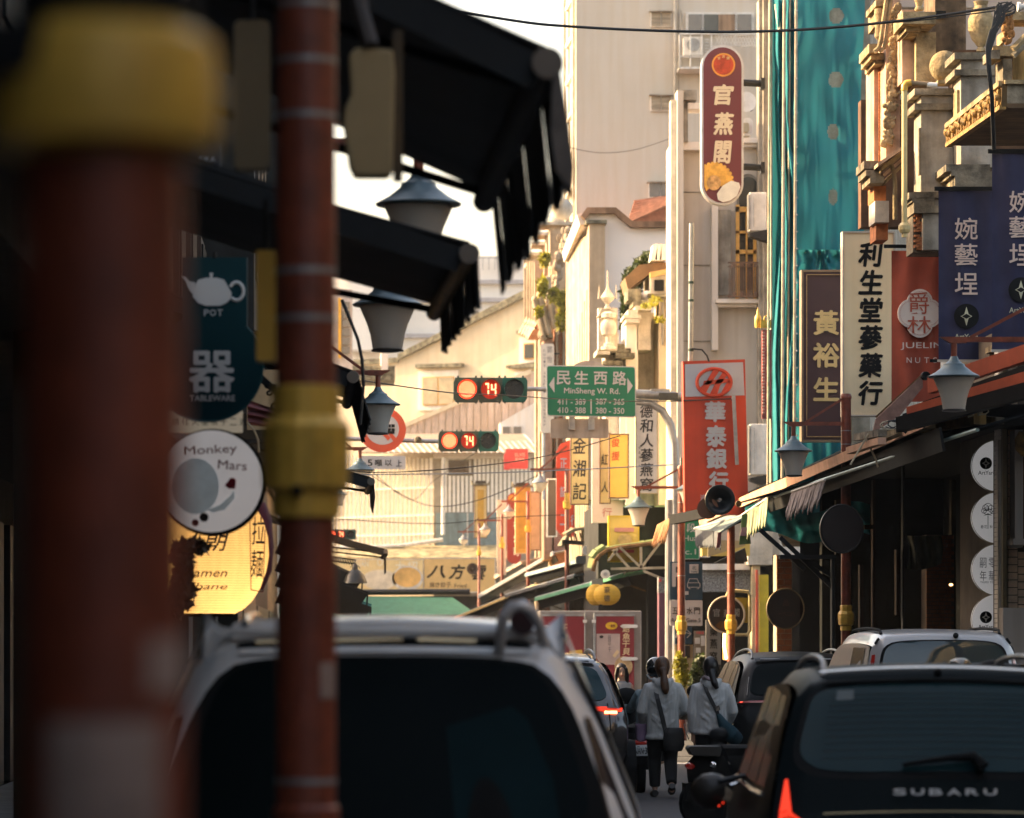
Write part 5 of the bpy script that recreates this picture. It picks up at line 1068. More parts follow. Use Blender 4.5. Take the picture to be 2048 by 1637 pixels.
# loudspeakers
def horn(lab, cx, cy, R, Y, mt, copper=False):
    t = thing('horn_speaker',lab,'loudspeaker',P(cx,cy+R,Y)); k=Y/F*R
    m = MB(); n=28; prof=[(1.0,0),(.72,.22),(.45,.5),(.2,.85),(.08,1.2)]; vs=[(ux(cx,Y)+r_*k*cos(2*pi*j/n),Y+h*k,uz(cy,Y)+r_*k*sin(2*pi*j/n)) for r_,h in prof for j in range(n)]
    m.add(vs,[(i*n+j,i*n+(j+1)%n,(i+1)*n+(j+1)%n,(i+1)*n+j) for i in range(4) for j in range(n)]); m.build('bell', mt, t, smooth=True, solid=.01)
    m = MB(); m.tube([P(cx+R*cos(a*pi/14),cy-R*sin(a*pi/14),Y) for a in range(29)],.012,6,False); m.build('rim', mt, t); MB().ball(P(cx,cy,Y+.1*k),.12*k).build('driver_tip', GREYM, t, smooth=True)
    return t
horn('black horn loudspeaker among the red lamp posts, mouth towards us',1440,1000,29,57,mat('horn_black',(.012,.016,.017),.45))
horn('small dark horn loudspeaker in front of the golden billboard',945,1138,11,150,mat('horn_brown',(.05,.035,.03),.5))
t = thing('horn_speaker','copper brown horn loudspeaker turned sideways below the black one','loudspeaker',P(1415,1030,57)); MB().lathe(P(1414,1018,57.2),[(.16,-.12),(.12,0),(.06,.12),(.03,.2)],18,'y').build('bell', mat('copper_brown',(.24,.11,.06),.4,.4), t, smooth=True)
# mid-distance vertical signs
def vs(lab,x0,y0,x1,y1,Y,face,fr,txt,w,h,tm,cx=None,ty0=None,ty1=None,bold=.02,fw=1.5,r=0,shear=.1):
    t = sign('vertical_sign',lab,'sign',x0,y0,x1,y1,Y,face,fr,d=.2,fw=fw,r=r)
    if txt: vtext(txt,cx or (x0+x1)/2,ty0 or y0+4,ty1 or y1-4,w,Y,tm,t,h=h,bold=bold,shear=shear)
    return t
WB = mat('warm_white_board',(.74,.64,.54),.55,var=.08,streak=.14); YB = mat('cream_yellow_board',(.78,.62,.30),.55,var=.1,streak=.12); OBD2 = mat('amber_board',(.72,.44,.08),.55,var=.08); BRF = mat('brown_frame',(.14,.08,.05),.6)
INK = mat('ink_print',(.025,.02,.02),.6)
t = vs('white vertical sign with six black brushed characters behind the curved mast',1272,800,1314,986,78,WB,mat('cream_edge',(.70,.55,.30)),'德和人蔘燕窩',27,27,INK,1293,808,984,fw=1.5)
letters([('信',1279,896,4,5),('局',1279,906,4,5),('店',1279,915,4,5),('參',1279,932,4,5)],78,INK,t,bold=0)
vs('cream vertical sign with black characters of a shop, left of the pale pink board',1143,870,1177,1008,88,YB,BRF,'金湘記',27,34,INK,1159,868,1006,fw=1.8)
vs('amber yellow vertical sign with small red characters in the cluster',1220,870,1256,995,84,OBD2,BRF,'俊援',16,18,mat('red_print',(.55,.08,.03)),1231,872,926,fw=2)
vs('yellow narrow sign half hidden by the amber one',1201,868,1220,1006,84.6,YB,BRF,'紅人',14,22,INK,1209,892,1002,fw=1.8)
vs('blank pale pink board with a faint red character at its foot',1184,864,1246,1046,86.5,mat('pale_pink_board',(.72,.58,.52),.6,var=.05),None,'行',20,18,mat('pale_red_print',(.62,.24,.24)),1214,1014,1036)
t = sign('vertical_sign','red round ended sign with blue white characters behind a red post','sign',1113,882,1158,1076,100,mat('poppy_red_board',(.62,.06,.03),.5,var=.06),None,outline=[(1113,1060),(1113,904),(1122,888),(1140,880),(1158,880),(1158,1072),(1128,1076)])
BWP = mat('blue_white_print',(.42,.46,.62),.6); vtext('正記二',1127,900,1068,14,100,BWP,t,h=22,bold=.03); vtext('華一行',1148,896,1070,14,100,BWP,t,h=22,bold=.03)
t = sign('vertical_sign','dark red round ended sign with cream characters at the far corner','sign',1014,986,1042,1128,138,mat('dark_red_board',(.32,.03,.02),.55,var=.06),None,outline=stad(1014,986,1042,1128)); vtext('大谷公司',1032,1010,1118,11,138,mat('pale_cream_print',(.9,.86,.72)),t,h=17,bold=.03); MB().pprism(disc(1024,997,7),137.9,.05).build('orange_dot', mat('orange_print',(.8,.36,.06)), t)
for x0,x1,y0,y1,Yq,lab in ((950,973,972,1075,168,'slim yellow pillar sign with a little curled tiled roof, further one'),(1032,1060,976,1106,128,'yellow framed pillar sign under a curled tiled roof beside a red post')):
    t = sign('roofed_pillar_sign',lab,'sign',x0,y0,x1,y1,Yq,OBD2 if x0>1000 else YB,BRF if x0<1000 else YB,d=.3,fw=1.5)
    MB().pprism([(x0-8,y0-12),(x0-2,y0-5),(x1+2,y0-5),(x1+8,y0-12),(x1+6,y0-2),(x0-6,y0-2)],Yq-.2,.6).build('curled_roof', MOSS, t); MB().pprism([(x0+2,y0-10),(x1-2,y0-10),(x1+1,y0-5),(x0-1,y0-5)],Yq-.1,.4).build('ridge', DARKWOOD, t)
    MB().pb(x0+5,y0+8,x1-5,y1-8,Yq-.02,.02).build('inset', mat('deep_amber',(.62,.36,.05)), t)
vs('blank cream panel standing behind the yellow roofed pillar sign',1062,985,1080,1100,129,mat('cream_panel',(.62,.52,.38),.6),BRF,'',1,1,INK)
vs('white board with faint grey lettering left of the dark red oval sign',994,1000,1012,1150,142,WB,None,'茶行',8,12,mat('grey_print',(.14,.13,.15)),1003,1040,1100)
t = sign('shop_sign','small red square sign with white letters on two staggered panels','sign',1011,898,1056,938,135,mat('rose_red',(.52,.07,.08),.5),None,d=.1,r=2); letters([('ELVIS',1040,910,20,7),('愛菲斯',1040,920,20,8)],135,WB,t,bold=.01); MB().pb(1008,908,1020,940,135.05,.1).build('rear_panel', mat('rose_red',(.52,.07,.08)), t)
t = sign('vertical_sign','white vertical bookshop sign left of the green street sign','sign',1081,688,1108,866,112,WB,None,d=.15,r=4)
vtext('郭怡美',1099,690,748,10,112,mat('grey_print',(.14,.13,.15)),t,h=14,bold=.0)
letters([(c,1089,702+i*7.4,4,5) for i,c in enumerate("Kuo's Astral Bookshop") if c!=' '],112,mat('grey_print',(.14,.13,.15)),t,bold=0); MB().pb(1108,706,1120,709,112.05,.1).build('bracket', DARKM, t); MB().tube([P(1087,866,112.1),P(1087,1000,112.1)],.04).build('pole', GREYM, t)
t = vs('yellow framed poster board with a pink and red label beside the white lamp',1219,1034,1276,1122,82,mat('mustard_board',(.62,.46,.12),.6,var=.1),mat('yellow_frame',(.68,.48,.03),.5),'',1,1,INK,fw=2.5)
MB().pb(1229,1056,1268,1064,81.96,.03).build('pink_band', mat('rose_print',(.5,.22,.22)), t); MB().pprism(disc(1250,1080,14,12),81.95,.03).build('round_print', mat('tan_print',(.5,.36,.16),var=.4,scale=6), t); MB().pb(1231,1100,1268,1106,81.96,.03).build('red_band', mat('rose_red',(.52,.07,.08)), t)
t = sign('framed_board','tall white framed dark window board beside the red rounded sign','sign',1096,960,1112,1072,104,mat('dim_glass',(.10,.08,.06),.3),WHITE,d=.1,fw=2.5)
t = sign('shop_sign','yellow box sign with orange figure below the blue grey awning','sign',1404,1082,1500,1112,74,mat('mustard_board',(.62,.46,.12)),None,d=.3); MB().pprism([(1418,1088),(1440,1078),(1446,1090),(1430,1100)],73.9,.05).build('orange_print', mat('orange_print',(.8,.36,.06)), t)
t = sign('tilted_panel','flat cream panel tilted under the yellow box sign','sign',1416,1100,1490,1118,72,mat('cream_poster',(.4,.32,.18)),None,outline=[(1416,1114),(1490,1092),(1490,1082),(1416,1080)])
MB().pprism([(1430,1126),(1490,1096),(1496,1124)],72.5,.3).build('shadow_box', DARKM, t)
# lanterns far
for i,(cx,rx,lab) in enumerate(((1192,20,'yellow paper lantern, left of two touching ones'),(1214,27,'yellow paper lantern with black characters, right of two touching ones'))):
    Y = 79-i*.6; t = thing('paper_lantern',lab,'lantern',P(cx,1212,Y),'yellow paper lanterns under the far awning'); k=Y/F; m = MB()
    m.lathe(P(cx,1190,Y),[(rx*k*sqrt(max(.05,1-(h/22.)**2)),h*k) for h in range(-21,22,3)],24); m.build('paper', mat('yellow_paper',(.58,.36,.03),.7,var=.15,trans=.2), t, smooth=True)
    for h in range(-18,19,6): rr_=rx*k*sqrt(1-(h/22.)**2)+.004; MB().tube([P(cx,1190,Y)+Vector((rr_*cos(a*pi/8),rr_*sin(a*pi/8),h*k)) for a in range(17)],.004,4,False).build('rib', mat('deep_amber',(.62,.36,.05)), t)
    if i: letters([('豪',1214,1180,12,13),('德',1214,1197,12,13)],Y-rx*k-.01,INK,t,bold=.02)
# left side signs
Y = 22.5
t = thing('hanging_sign','dark teal hanging tableware sign with a white teapot and large character','sign',P(420,840,Y)); TS = mat('dark_teal_panel',(.003,.045,.055),.6,var=.08,spec=.2)
MB().pprism([(366,515),(494,515),(494,655)]+[(415+110*cos(radians(a)),733-110*sin(radians(a))) for a in range(48,-229,-8)]+[(366,640)],Y,.10).build('panel', TS, t)
m = MB(); m.tube([P(415+111*cos(radians(a)),733-111*sin(radians(a)),Y) for a in range(45,-190,-8)],.006,5,False); m.build('rim', mat('teal_rim',(.01,.10,.11),.4), t)
PW = mat('print_white',(.75,.75,.72),.7,var=.03)
MB().pprism([(393,566),(397,560),(412,556),(434,556),(448,560),(453,568),(463,586),(462,598),(452,607),(440,612),(412,612),(396,606),(386,594),(386,580)],Y-.01,.008).build('teapot_body', PW, t)
MB().pprism([(364,553),(372,554),(380,563),(391,566),(387,580),(385,588),(378,578),(372,562)],Y-.01,.008).build('teapot_spout', PW, t); MB().pprism([(419,546),(426,546),(425,556),(420,556)],Y-.01,.008).build('teapot_knob', PW, t)
m = MB(); m.tube([P(473+14*cos(radians(a)),583-18*sin(radians(a)),Y-.005) for a in range(150,-141,-15)],.011,6); m.build('teapot_handle', PW, t)
letters([('P',413,626,10,13),('O',426,626,12,13),('T',440,626,11,13),('器',424,744,92,84),('TABLEWARE',425,797,90,12)],Y,PW,t,bold=.025)
MB().tube([P(430,505,Y),P(430,516,Y)],.01).build('hanger', DARKM, t)
t = sign('small_white_sign','small white rectangular sign with a row of thin characters under the teal sign','sign',330,822,485,865,23.5,mat('warm_lit_white',(.62,.52,.38),.6,emis=.06,var=.05),None,d=.06)
letters([(c,353+i*19.0,844,14,14) for i,c in enumerate('請往火星猴子二進')],23.5,INK,t,bold=0)
Y = 22.2
t = thing('round_sign','round white sign with red Monkey Mars lettering and a red heart','sign',P(430,1065,Y))
MB().pprism(disc(425,965,107,107),Y,.10).build('casing', BLACK, t); MB().pprism(disc(423,963,102,102),Y-.01,.02).build('panel', mat('cool_white_panel',(.82,.77,.76),.6,var=.05,emis=.065), t)
letters([('Monkey',422,902,104,22)],Y-.01,mat('dull_red_print',(.20,.035,.03)),t,bold=.01,rot=radians(3)); letters([('Mars',465,931,58,18)],Y-.01,mat('dull_red_print',(.2,.035,.03)),t,bold=.01,rot=radians(-4))
MB().pprism([(450,970),(457,962),(460,957),(467,956),(472,960),(471,972),(470,978),(458,978),(451,973)],Y-.02,.005).build('heart', mat('heart_red',(.35,.01,.03)), t)
MB().pprism(disc(392,973,46,56,30),Y-.014,.003).build('pale_blue_disc', mat('pale_blue_print',(.62,.70,.74),.6,emis=.03), t); MB().pprism(disc(408,1035,9),Y-.02,.003).build('dark_dot', INK, t); MB().pprism(disc(391,1046,7),Y-.02,.003).build('red_dot', mat('heart_red',(.35,.01,.03)), t)
MB().pprism([(415,1020),(440,1010),(462,990),(468,980),(470,996),(450,1020),(425,1026)],Y-.016,.003).build('pale_blue_swoosh', mat('pale_blue_print',(.34,.4,.42)), t)
Y = 27
t = thing('ramen_lantern','glowing cream paper lantern with black ramen lettering, behind the round sign','lantern',P(430,1232,Y)); k=Y/F
LP = mat('glowing_paper',(1.0,.66,.27),.8,emis=.16,var=.1,scale=2,trans=.75)
ll = bpy.data.lights.new('lantern_bulb','POINT'); ll.energy = 2.3; ll.color = (1,.86,.62); ll.shadow_soft_size = .07; lo = bpy.data.objects.new('lantern_bulb', ll); COL.objects.link(lo); lo.parent = t; lo.location = (0,.45,.30)
prof = [(52,0),(70,9),(88,26),(104,52),(116,85),(122,118),(120,155),(110,190),(90,225)]
MB().lathe(P(418,1228,Y+.45),[(r_*k,h*k) for r_,h in prof],48).build('paper', LP, t, smooth=True)
m = MB()
for h in range(6,220,5):
    rr_ = 60+(123-60)*sqrt(max(0,1-((h-112)/118)**2)) if h<224 else 90
    for (r0,h0),(r1,h1) in zip(prof,prof[1:]):
        if h0<=h<=h1: rr_ = r0+(r1-r0)*(h-h0)/(h1-h0)
    m.tube([P(418,1228,Y+.45)+Vector(((rr_+.2)*k*cos(a*pi/16),(rr_+.2)*k*sin(a*pi/16),h*k)) for a in range(33)],.0022,4,False)
m.build('bamboo_ribs', mat('amber_rib',(.55,.28,.05),emis=.1), t)
MB().lathe(P(418,1228,Y+.45),[(50*k,-6*k),(53*k,1*k)],30).build('base_ring', BLACK, t); MB().lathe(P(418,1003,Y+.45),[(92*k,-2*k),(92*k,8*k)],30).build('top_ring', BLACK, t)
yl = Y+.45-125*k
letters([('朝',434,1080,52,46),('Ramen',412,1146,86,17),('bane',422,1173,66,13)],yl,INK,t,bold=.01,shear=.3)
ps = P(0,0,yl+.16)
letters([('拉',517,1062,26,56),('麺',514,1128,26,56)],yl+.12,INK,t,bold=.01,shear=.1)
m = MB(); ln2 = [(500,1044),(502,1180),(526,1184),(530,1060)]; 
for a,b in zip(ln2,ln2[1:]): m.bar(P(*a,yl+.12),P(*b,yl+.12),.006)
m.build('panel_line', mat('dull_red_print',(.2,.035,.03)), t)
t = thing('paper_lantern','dark plum lantern or round shade just right of the glowing one','lantern',P(530,1160,28)); MB().lathe(P(508,1180,28.6),[(20*k,0),(38*k,40*k),(42*k,90*k),(38*k,150*k),(24*k,185*k)],28).build('paper', mat('plum_paper',(.10,.01,.03),.7), t, smooth=True); MB().lathe(P(508,1366-5,28.6),[(22*k,0),(22*k,4*k)],20).build('ring', BLACK, t)
m = MB(); rr2 = random.Random(11)
foliage('dry_plant','dark dry hanging plant silhouetted against the glowing lantern','plant',[(365,1130,22,50),(372,1180,18,40),(385,1095,30,14),(355,1200,20,30)],24,520,mat('dry_dark_leaves',(.035,.022,.01),.8),.05,[(352,1240),(362,1150),(372,1090)])
# blurred hanging boxes near the second post
t = thing('lightbox_sign','rounded beige hanging lightbox between the second post and the top awning','sign',P(745,352,12.6)); MB().pprism([(698,110),(712,95),(786,100),(790,150),(786,340),(778,352),(708,352),(697,330),(686,250),(690,215),(702,190)],12.6,.12).build('panel', mat('aged_beige_panel',(.42,.31,.16),.7,var=.12,spec=.1), t, bevel=.01)
MB().pb(786,60,806,360,12.7,.08).build('gilt_edge', mat('dark_gilt_edge',(.09,.05,.01),.6,var=.4), t); MB().tube([P(742,96,12.6),P(720,20,12.7),P(716,-60,12.8)],.03).build('bracket', DARKWOOD, t)
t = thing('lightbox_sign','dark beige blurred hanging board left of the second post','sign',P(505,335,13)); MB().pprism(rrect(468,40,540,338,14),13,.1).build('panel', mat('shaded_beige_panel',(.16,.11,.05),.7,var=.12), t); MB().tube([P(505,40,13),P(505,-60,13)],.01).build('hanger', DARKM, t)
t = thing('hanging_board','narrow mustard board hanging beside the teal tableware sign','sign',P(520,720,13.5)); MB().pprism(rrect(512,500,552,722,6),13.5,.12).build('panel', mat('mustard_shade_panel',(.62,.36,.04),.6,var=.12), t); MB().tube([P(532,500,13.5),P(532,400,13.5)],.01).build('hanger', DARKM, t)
t = sign('shop_fascia','small dark blue fascia with pale letters beside the blurred golden collar','sign',380,288,442,334,20,mat('dusk_blue_panel',(.02,.03,.045),.5),None,d=.05); letters([('F',403,320,7,10),('R',414,320,9,10),('A',426,320,9,10)],20,PW,t)
# ================= street lamps =================
def lamp(label, side, Y, X, zr, collar=2.2, post=True, near=True, off=.7, rp=.067, group=None, glass=None):
    """side -1: arm reaches left from a post on the right; zr: rim height; X: lantern axis"""
    xp = X - side*off
    t = thing('street_lamp', label, 'street lamp', (xp, Y, 0), group or ('red post lamps on the near right' if side<0 else 'red post lamps on the near left'))
    za = zr+.36
    m = MB(); m.lathe((xp,Y,0),[(rp*1.5,0),(rp*1.5,.35),(rp*1.05,.45),(rp,.5),(rp,za+.33),(rp*1.12,za+.33),(rp*1.12,za+.37),(rp*.9,za+.4)],20); m.build('post', REDPOST, t, smooth=True)
    e = X + side*.14
    m = MB(); m.bar((xp,Y,za),(X+side*.02,Y,za),.045,.05); m.build('arm', REDPOST, t)
    MB().prism([(X-side*.12,za+.025),(e,za+.025),(X+side*.04,za-.035),(X-side*.12,za-.035)],Y-.03,.06).build('arm_tip', REDPOST, t)
    MB().bar((xp,Y,za+.36),(X-side*.16,Y,za+.02),.032).build('brace', REDPOST, t)
    MB().tube([(X,Y,za),(X,Y,zr+.15)],.03,10).build('hanger', REDPOST, t, smooth=True)
    l = MB().lathe((X,Y,zr),[(.012,.21),(.035,.19),(.05,.155),(.085,.125),(.10,.12),(.11,.095),(.18,.04),(.255,.0),(.25,-.012),(.20,-.012)],28).build('lamp_hat', HAT, t, smooth=True)
    MB().lathe((X,Y,zr),[(.205,-.013),(.185,-.06),(.15,-.14),(.125,-.22),(.112,-.30),(.108,-.325)],28).build('glass_shade', glass or OPAL, t, smooth=True)
    MB().lathe((X,Y,zr),[(.108,-.325),(.118,-.33),(.118,-.342),(.05,-.35)],24).build('base_ring', DARKM, t)
    MB().lathe((X,Y-.0,zr),[(.206,-.02),(.03,-.02),(.06,-.3),(.1,-.32)],12).build('inner_cone', GREYM, t)
    m = MB()
    zc = collar
    m.lathe((xp,Y,zc),[(rp*1.15,-.16),(rp*1.15,-.10),(rp*1.5,-.08),(rp*1.62,-.02),(rp*1.62,.06),(rp*1.4,.09),(rp*1.2,.10),(rp*1.2,.17),(rp*1.02,.18)],8); m.build('gold_collar', GOLD, t)
    for z in (za-.1,za-.28,zc+.9): MB().lathe((xp,Y,z),[(rp*1.03,0),(rp*1.03,.012),(rp*.9,.013)],16).build('steel_tie', GREYM, t)
    return t
for i,(px,ry,d,lab) in enumerate([(1908,753,102,'red street lamp in front of the navy banners, nearest on the right'),(1587,902,75,'red street lamp hanging before the teal netting and maroon sign'),(1380,1019-40,57,'red street lamp in front of the red bank sign'),(1277,1015,55,'red street lamp left of the bank sign, white lantern over the yellow poster')]):
    Y = F*.5/d; lamp(lab, -1, Y, ux(px,Y), uz(ry,Y), collar=2.1, off=(.8,.70,.72,.78)[i])
for i,(px,ry,s,lab) in enumerate([(837,408,339,'left street lamp between the two big black awnings'),(775,609,276,'left street lamp with a long grey glass under the second black awning'),(756,809,176,'left street lamp overlapping the round truck ban sign'),(720,940,118,'left street lamp above the white tonnage plate'),(678,989,66,'left street lamp just showing beside the second golden collar')]):
    Y = F/s; lamp(lab, 1, Y, ux(px,Y), uz(ry,Y), off=.62, rp=.05 if i<3 else .067, glass=OPALD if i<2 else OPAL)
def farlamp(label, px, ry, Y, pxp, ptop, q=.85):
    t = thing('street_lamp', label, 'street lamp', (ux(pxp,Y),Y,0), 'tall red far lamps past the crossing'); k=Y/F; xp=ux(pxp,Y); X=ux(px,Y); zr=uz(ry,Y); r=.07*q
    MB().lathe((xp,Y,0),[(r*1.3,0),(r,.5),(r,uz(ptop,Y)),(r*.5,uz(ptop,Y)+.05)],12).build('post', REDPOST, t, smooth=True)
    za = zr+.34; MB().bar((xp,Y,za),(X-.25,Y,za),.06).build('arm', REDPOST, t); MB().bar((xp,Y,za+.6),(X,Y,za),.045).build('brace', REDPOST, t)
    MB().tube([(X,Y,za),(X,Y,zr+.1)],.03).build('hanger', REDPOST, t)
    MB().lathe((X,Y,zr),[(a*q,b*q) for a,b in ((.03,.30),(.06,.2),(.14,.1),(.24,.03),(.25,0),(.2,-.005))],20).build('lamp_hat', mat('pale_lamp_hat',(.22,.24,.27),.4), t, smooth=True)
    MB().lathe((X,Y,zr),[(a*q,b*q) for a,b in ((.22,-.006),(.20,-.10),(.14,-.2),(.06,-.27),(.01,-.29))],20).build('glass_globe', OPAL, t, smooth=True)
    for z in (1.9,za-.9): MB().lathe((xp,Y,z),[(r*1.1,-.12),(r*1.7,-.08),(r*1.8,.08),(r*1.2,.1),(r*1.1,.3)],10).build('gold_collar', GOLD, t)
farlamp('tall far red lamp in front of the red round ended sign',1080,966,98,1134,940)
farlamp('far red lamp second from the tallest, beside the yellow framed pillar',1018,1024,126,1056,985)
farlamp('far red lamp third along, against the white slats',970,1060,140,1004,1030)
farlamp('farthest red lamp, globe against the pale blue boards',927,1080,165,958,1048)
# ================= left torn awnings =================
def sheet_awn(label, Y0, Y1, pf, pf2, slope, Lx, mt, drop, roller=True, rmat=None, seed=1, vdy=.0, rr=.05):
    """front edge from P(pf) at Y0 to P(pf2) at Y1; canopy rises to the left wall"""
    t = thing('torn_awning', label, 'awning', P(*pf,Y0), 'torn black awnings on the left'); r = random.Random(seed)
    a, b = P(*pf,Y0), P(*pf2,Y1); up = Vector((-Lx,0,Lx*slope))
    MB().sheet(lambda u,v: a.lerp(b,v)+up*u+Vector((0,0,-.05*sin(u*pi)+.015*sin(v*9))),10,10).build('canopy', mt, t, smooth=2, solid=.02)
    MB().add([a+Vector((0,0,-.02)),a+up,a+up+Vector((0,0,-.16)),a+Vector((-.06,0,-.12))],[(0,1,2,3)]).build('side_flap', mt, t, solid=.02)
    MB().tube([a+Vector((0,-.03,-.04)),b+Vector((0,0,-.04))],rr,14).build('roller', rmat or RUST, t, smooth=True)
    MB().lathe(a+Vector((0,-.05,-.04)),[(rr*1.05,-.0),(rr*1.1,.02)],16,'y').build('roller_cap', mat('beige_cap',(.16,.13,.10),.6), t)
    for f in ((.12,.9) if Y0 < 14 or Y0 > 30 else (.9,)): c = a.lerp(b,f); MB().bar(c+Vector((-.02,0,-.05)),c+up*(.28 if Y0 > 14 and Y0 < 30 else .9)+Vector((0,0,-.5 if Y0 < 14 or Y0 > 30 else -.16)),.035).build('folding_arm', BLACK, t)
    n = 26; m = MB()      # ragged valance hanging from the roller
    for i in range(n):
        f0,f1 = i/n,(i+1)/n; p0,p1 = a.lerp(b,f0),a.lerp(b,f1); dr = drop(f0)*(1-.09*r.random()); dr1 = drop(f1)*(1-.04*r.random()); sw = Vector((.05+vdy*dr,0,0))
        m.add([p0+Vector((.04,0,0)),p1+Vector((.04,0,0)),p1+sw+Vector((0,0,-dr1)),(p0+p1)/2+sw+Vector((.01,0,-dr)),p0+sw+Vector((0,0,-dr1*.97))],[(0,1,2,3,4)])
    m.build('ragged_valance', mt, t, solid=.01)
    return t
GC0 = mat('charcoal_canvas',(.016,.019,.021),.9,var=.3,scale=2)
sheet_awn('huge torn black awning at the top left, ragged fringe hanging against the sky',12.9,17.0,(1094,106),(968,385),.5,2.6,GC0,lambda f:.44+.035*sin(f*46),rmat=GC0,seed=2,vdy=.08,rr=.05)
sheet_awn('second torn black awning with a rusty gold roller under the first one',17.8,21.6,(938,492),(868,612),.33,2.6,GC0,lambda f:.27+.02*sin(f*50),rmat=mat('rusty_gold_roller',(.22,.13,.04),.6,.3,var=.5,scale=12),seed=4,rr=.045)
sheet_awn('small black awning bunched up beside the third lamp and its arm',33,37,(706,746),(694,800),.45,1.9,GC0,lambda f:.42,rmat=GC0,seed=5,vdy=.25,rr=.05)
sheet_awn('black awning tip before the white slats with a long torn strip',52,57,(742,958),(735,978),.36,2.4,GC0,lambda f:.42-.3*abs(f-.5),rmat=RUST,seed=6)
sheet_awn('dark awning with a drooping strip above the pendant lamp',84,92,(771,1100),(765,1112),.30,2.6,mat('brown_black_canvas',(.05,.035,.022),.9),lambda f:.45 if f>.5 else .1,rmat=RUST,seed=7)
t = thing('awning_beam','lattice bar under the dark awning carrying the pendant lamp','beam',P(680,1120,80)); MB().bar(P(610,1106,80),P(712,1121,80),.03).build('rail', BLACK, t); MB().bar(P(610,1116,80),P(712,1128,80),.03).build('rail', BLACK, t)
for i in range(18): MB().bar(P(620+i*5,1108+i*.8,80),P(624+i*5,1118+i*.8,80),.02).build('lattice_bar', BLACK, t)
t = thing('pendant_lamp','black metal pendant lamp shade hanging at the left','lamp',P(710,1168,78)); MB().lathe(P(710,1167,78),[(.25,0),(.245,.02),(.20,.15),(.12,.24),(.06,.28),(.06,.34),(.03,.40)],24).build('shade', mat('black_enamel',(.02,.018,.014),.35), t, smooth=True); MB().tube([P(710,1135,78),P(710,1120,78)],.01).build('cable', CABLE, t)
MB().tube([P(710,1136,78)+Vector((.1*cos(a*.7),0,-.02+.08*sin(a*.7))) for a in range(5)],.006).build('loop', BLACK, t)
for i,(a,b,mt,lab) in enumerate([((560,1118),(735,1190),BLACK,'dark awning slanting down left of the green canopy'),((560,1150),(742,1214),mat('teal_edge_canvas',(.01,.12,.13),.6),'teal edged awning low on the left'),((560,1085),(725,1160),mat('brown_black_canvas',(.05,.035,.022)),'brown black awning slope above the teal edged one'),((560,1186),(740,1222),BLACK,'lowest black awning on the left above the van roof')]):
    Y = 70+i*4; t = thing('awning',lab,'awning',P(700,b[1],Y)); p,q = P(*a,Y),P(*b,Y)
    MB().add([p,q,q+Vector((-.3,6,0)),p+Vector((0,6,0))],[(0,1,2,3)]).build('canopy', mt, t, solid=.05); MB().add([q+Vector((0,-.02,0)),q+Vector((-.12,-.02,-.18)),p+Vector((-.1,-.02,-.22)),p+Vector((0,-.02,0))],[(0,1,2,3)]).build('side_flap', BLACK, t, solid=.02)
    MB().bar(q,q+Vector((-.02,0,-.3)),.03).build('corner_post', BLACK, t); MB().tube([p,q],.02).build('edge_pipe', mt, t)
t = thing('ironwork','black wrought iron scroll bracket with pink cloth behind the teal sign','ironwork',P(545,800,28)); Y=28
MB().bar(P(520,755,Y),P(570,800,Y),.05).build('arm', BLACK, t)
for cx,cy,rr_ in ((535,770,7),(548,775,9),(548,812,8),(538,786,5)): MB().tube([P(cx+rr_*cos(a*.55)*(1-a*.05),cy+rr_*sin(a*.55)*(1-a*.05),Y) for a in range(11)],.008,5).build('scroll', BLACK, t)
MB().sheet(lambda u,v: P(495+70*u,800+24*u+40*v*(1-.4*u)+10*v,Y+.1+.03*sin(v*20)),12,16).build('cloth', mat('dusty_rose_cloth',(.36,.13,.14),.8,var=.2,wave=(1,1,30)), t, smooth=2)
MB().pprism([(494,740),(580,740),(580,860),(494,860)],32,.05).build('backing', mat('cream_lit_board',(.62,.45,.25),.7), t)
MB().tube([P(494,845,Y),P(508,860,Y),P(516,880,Y),P(518,905,Y)],.008,5).build('wire', mat('pale_rope',(.5,.42,.28)), t)
t = thing('cable','black cable sagging down past the third lamp','cable',P(700,640,30)); MB().tube([P(684,600,30),P(700,640,30),P(716,680,30),P(724,720,30),P(727,770,30),P(720,850,30)],.013,6).build('cable_run', CABLE, t, smooth=True)
# overhead cables
def cable(lab, pts, r, mt=None):
    t = thing('overhead_cable',lab,'cable',P(*pts[len(pts)//2])); m = MB(); o=[]
    for i in range(len(pts)-1):
        for j in range(6):
            f=j/6; p0=pts[max(i-1,0)];p1=pts[i];p2=pts[i+1];p3=pts[min(i+2,len(pts)-1)]
            q=[.5*((2*p1[k])+(-p0[k]+p2[k])*f+(2*p0[k]-5*p1[k]+4*p2[k]-p3[k])*f*f+(-p0[k]+3*p1[k]-3*p2[k]+p3[k])*f**3) for k in range(3)]; o.append(P(*q))
    o.append(P(*pts[-1])); m.tube(o,r,6); m.build('cable_run', mt or CABLE, t, smooth=True); return t
cable('thick black cable crossing the whole top of the street',[(560,-40,44),(985,35,44),(1150,54,44),(1400,64,44),(1600,60,44),(1800,42,44),(2012,12,44)],.017)
cable('second cable running close under the thick one at the right',[(1700,52,44),(1850,40,44),(1990,22,44)],.008)
cable('thin cable from the left lamp across the upper signal and green sign',[(728,762,44),(900,786,50),(1000,790,58),(1180,802,65),(1366,803,70)],.008)
cable('thin cable across the white slats towards the curved mast',[(640,930,60),(740,945,60),(900,938,60),(1080,915,66),(1240,872,68)],.010)
cable('pale thin cable at lamp height across the signs',[(640,950,61),(900,948,61),(1100,942,61),(1345,930,61)],.010,GREYM)
cable('sagging thin cable over the slatted building',[(740,950,100),(850,1010,100),(960,1000,100),(1100,940,100)],.012)
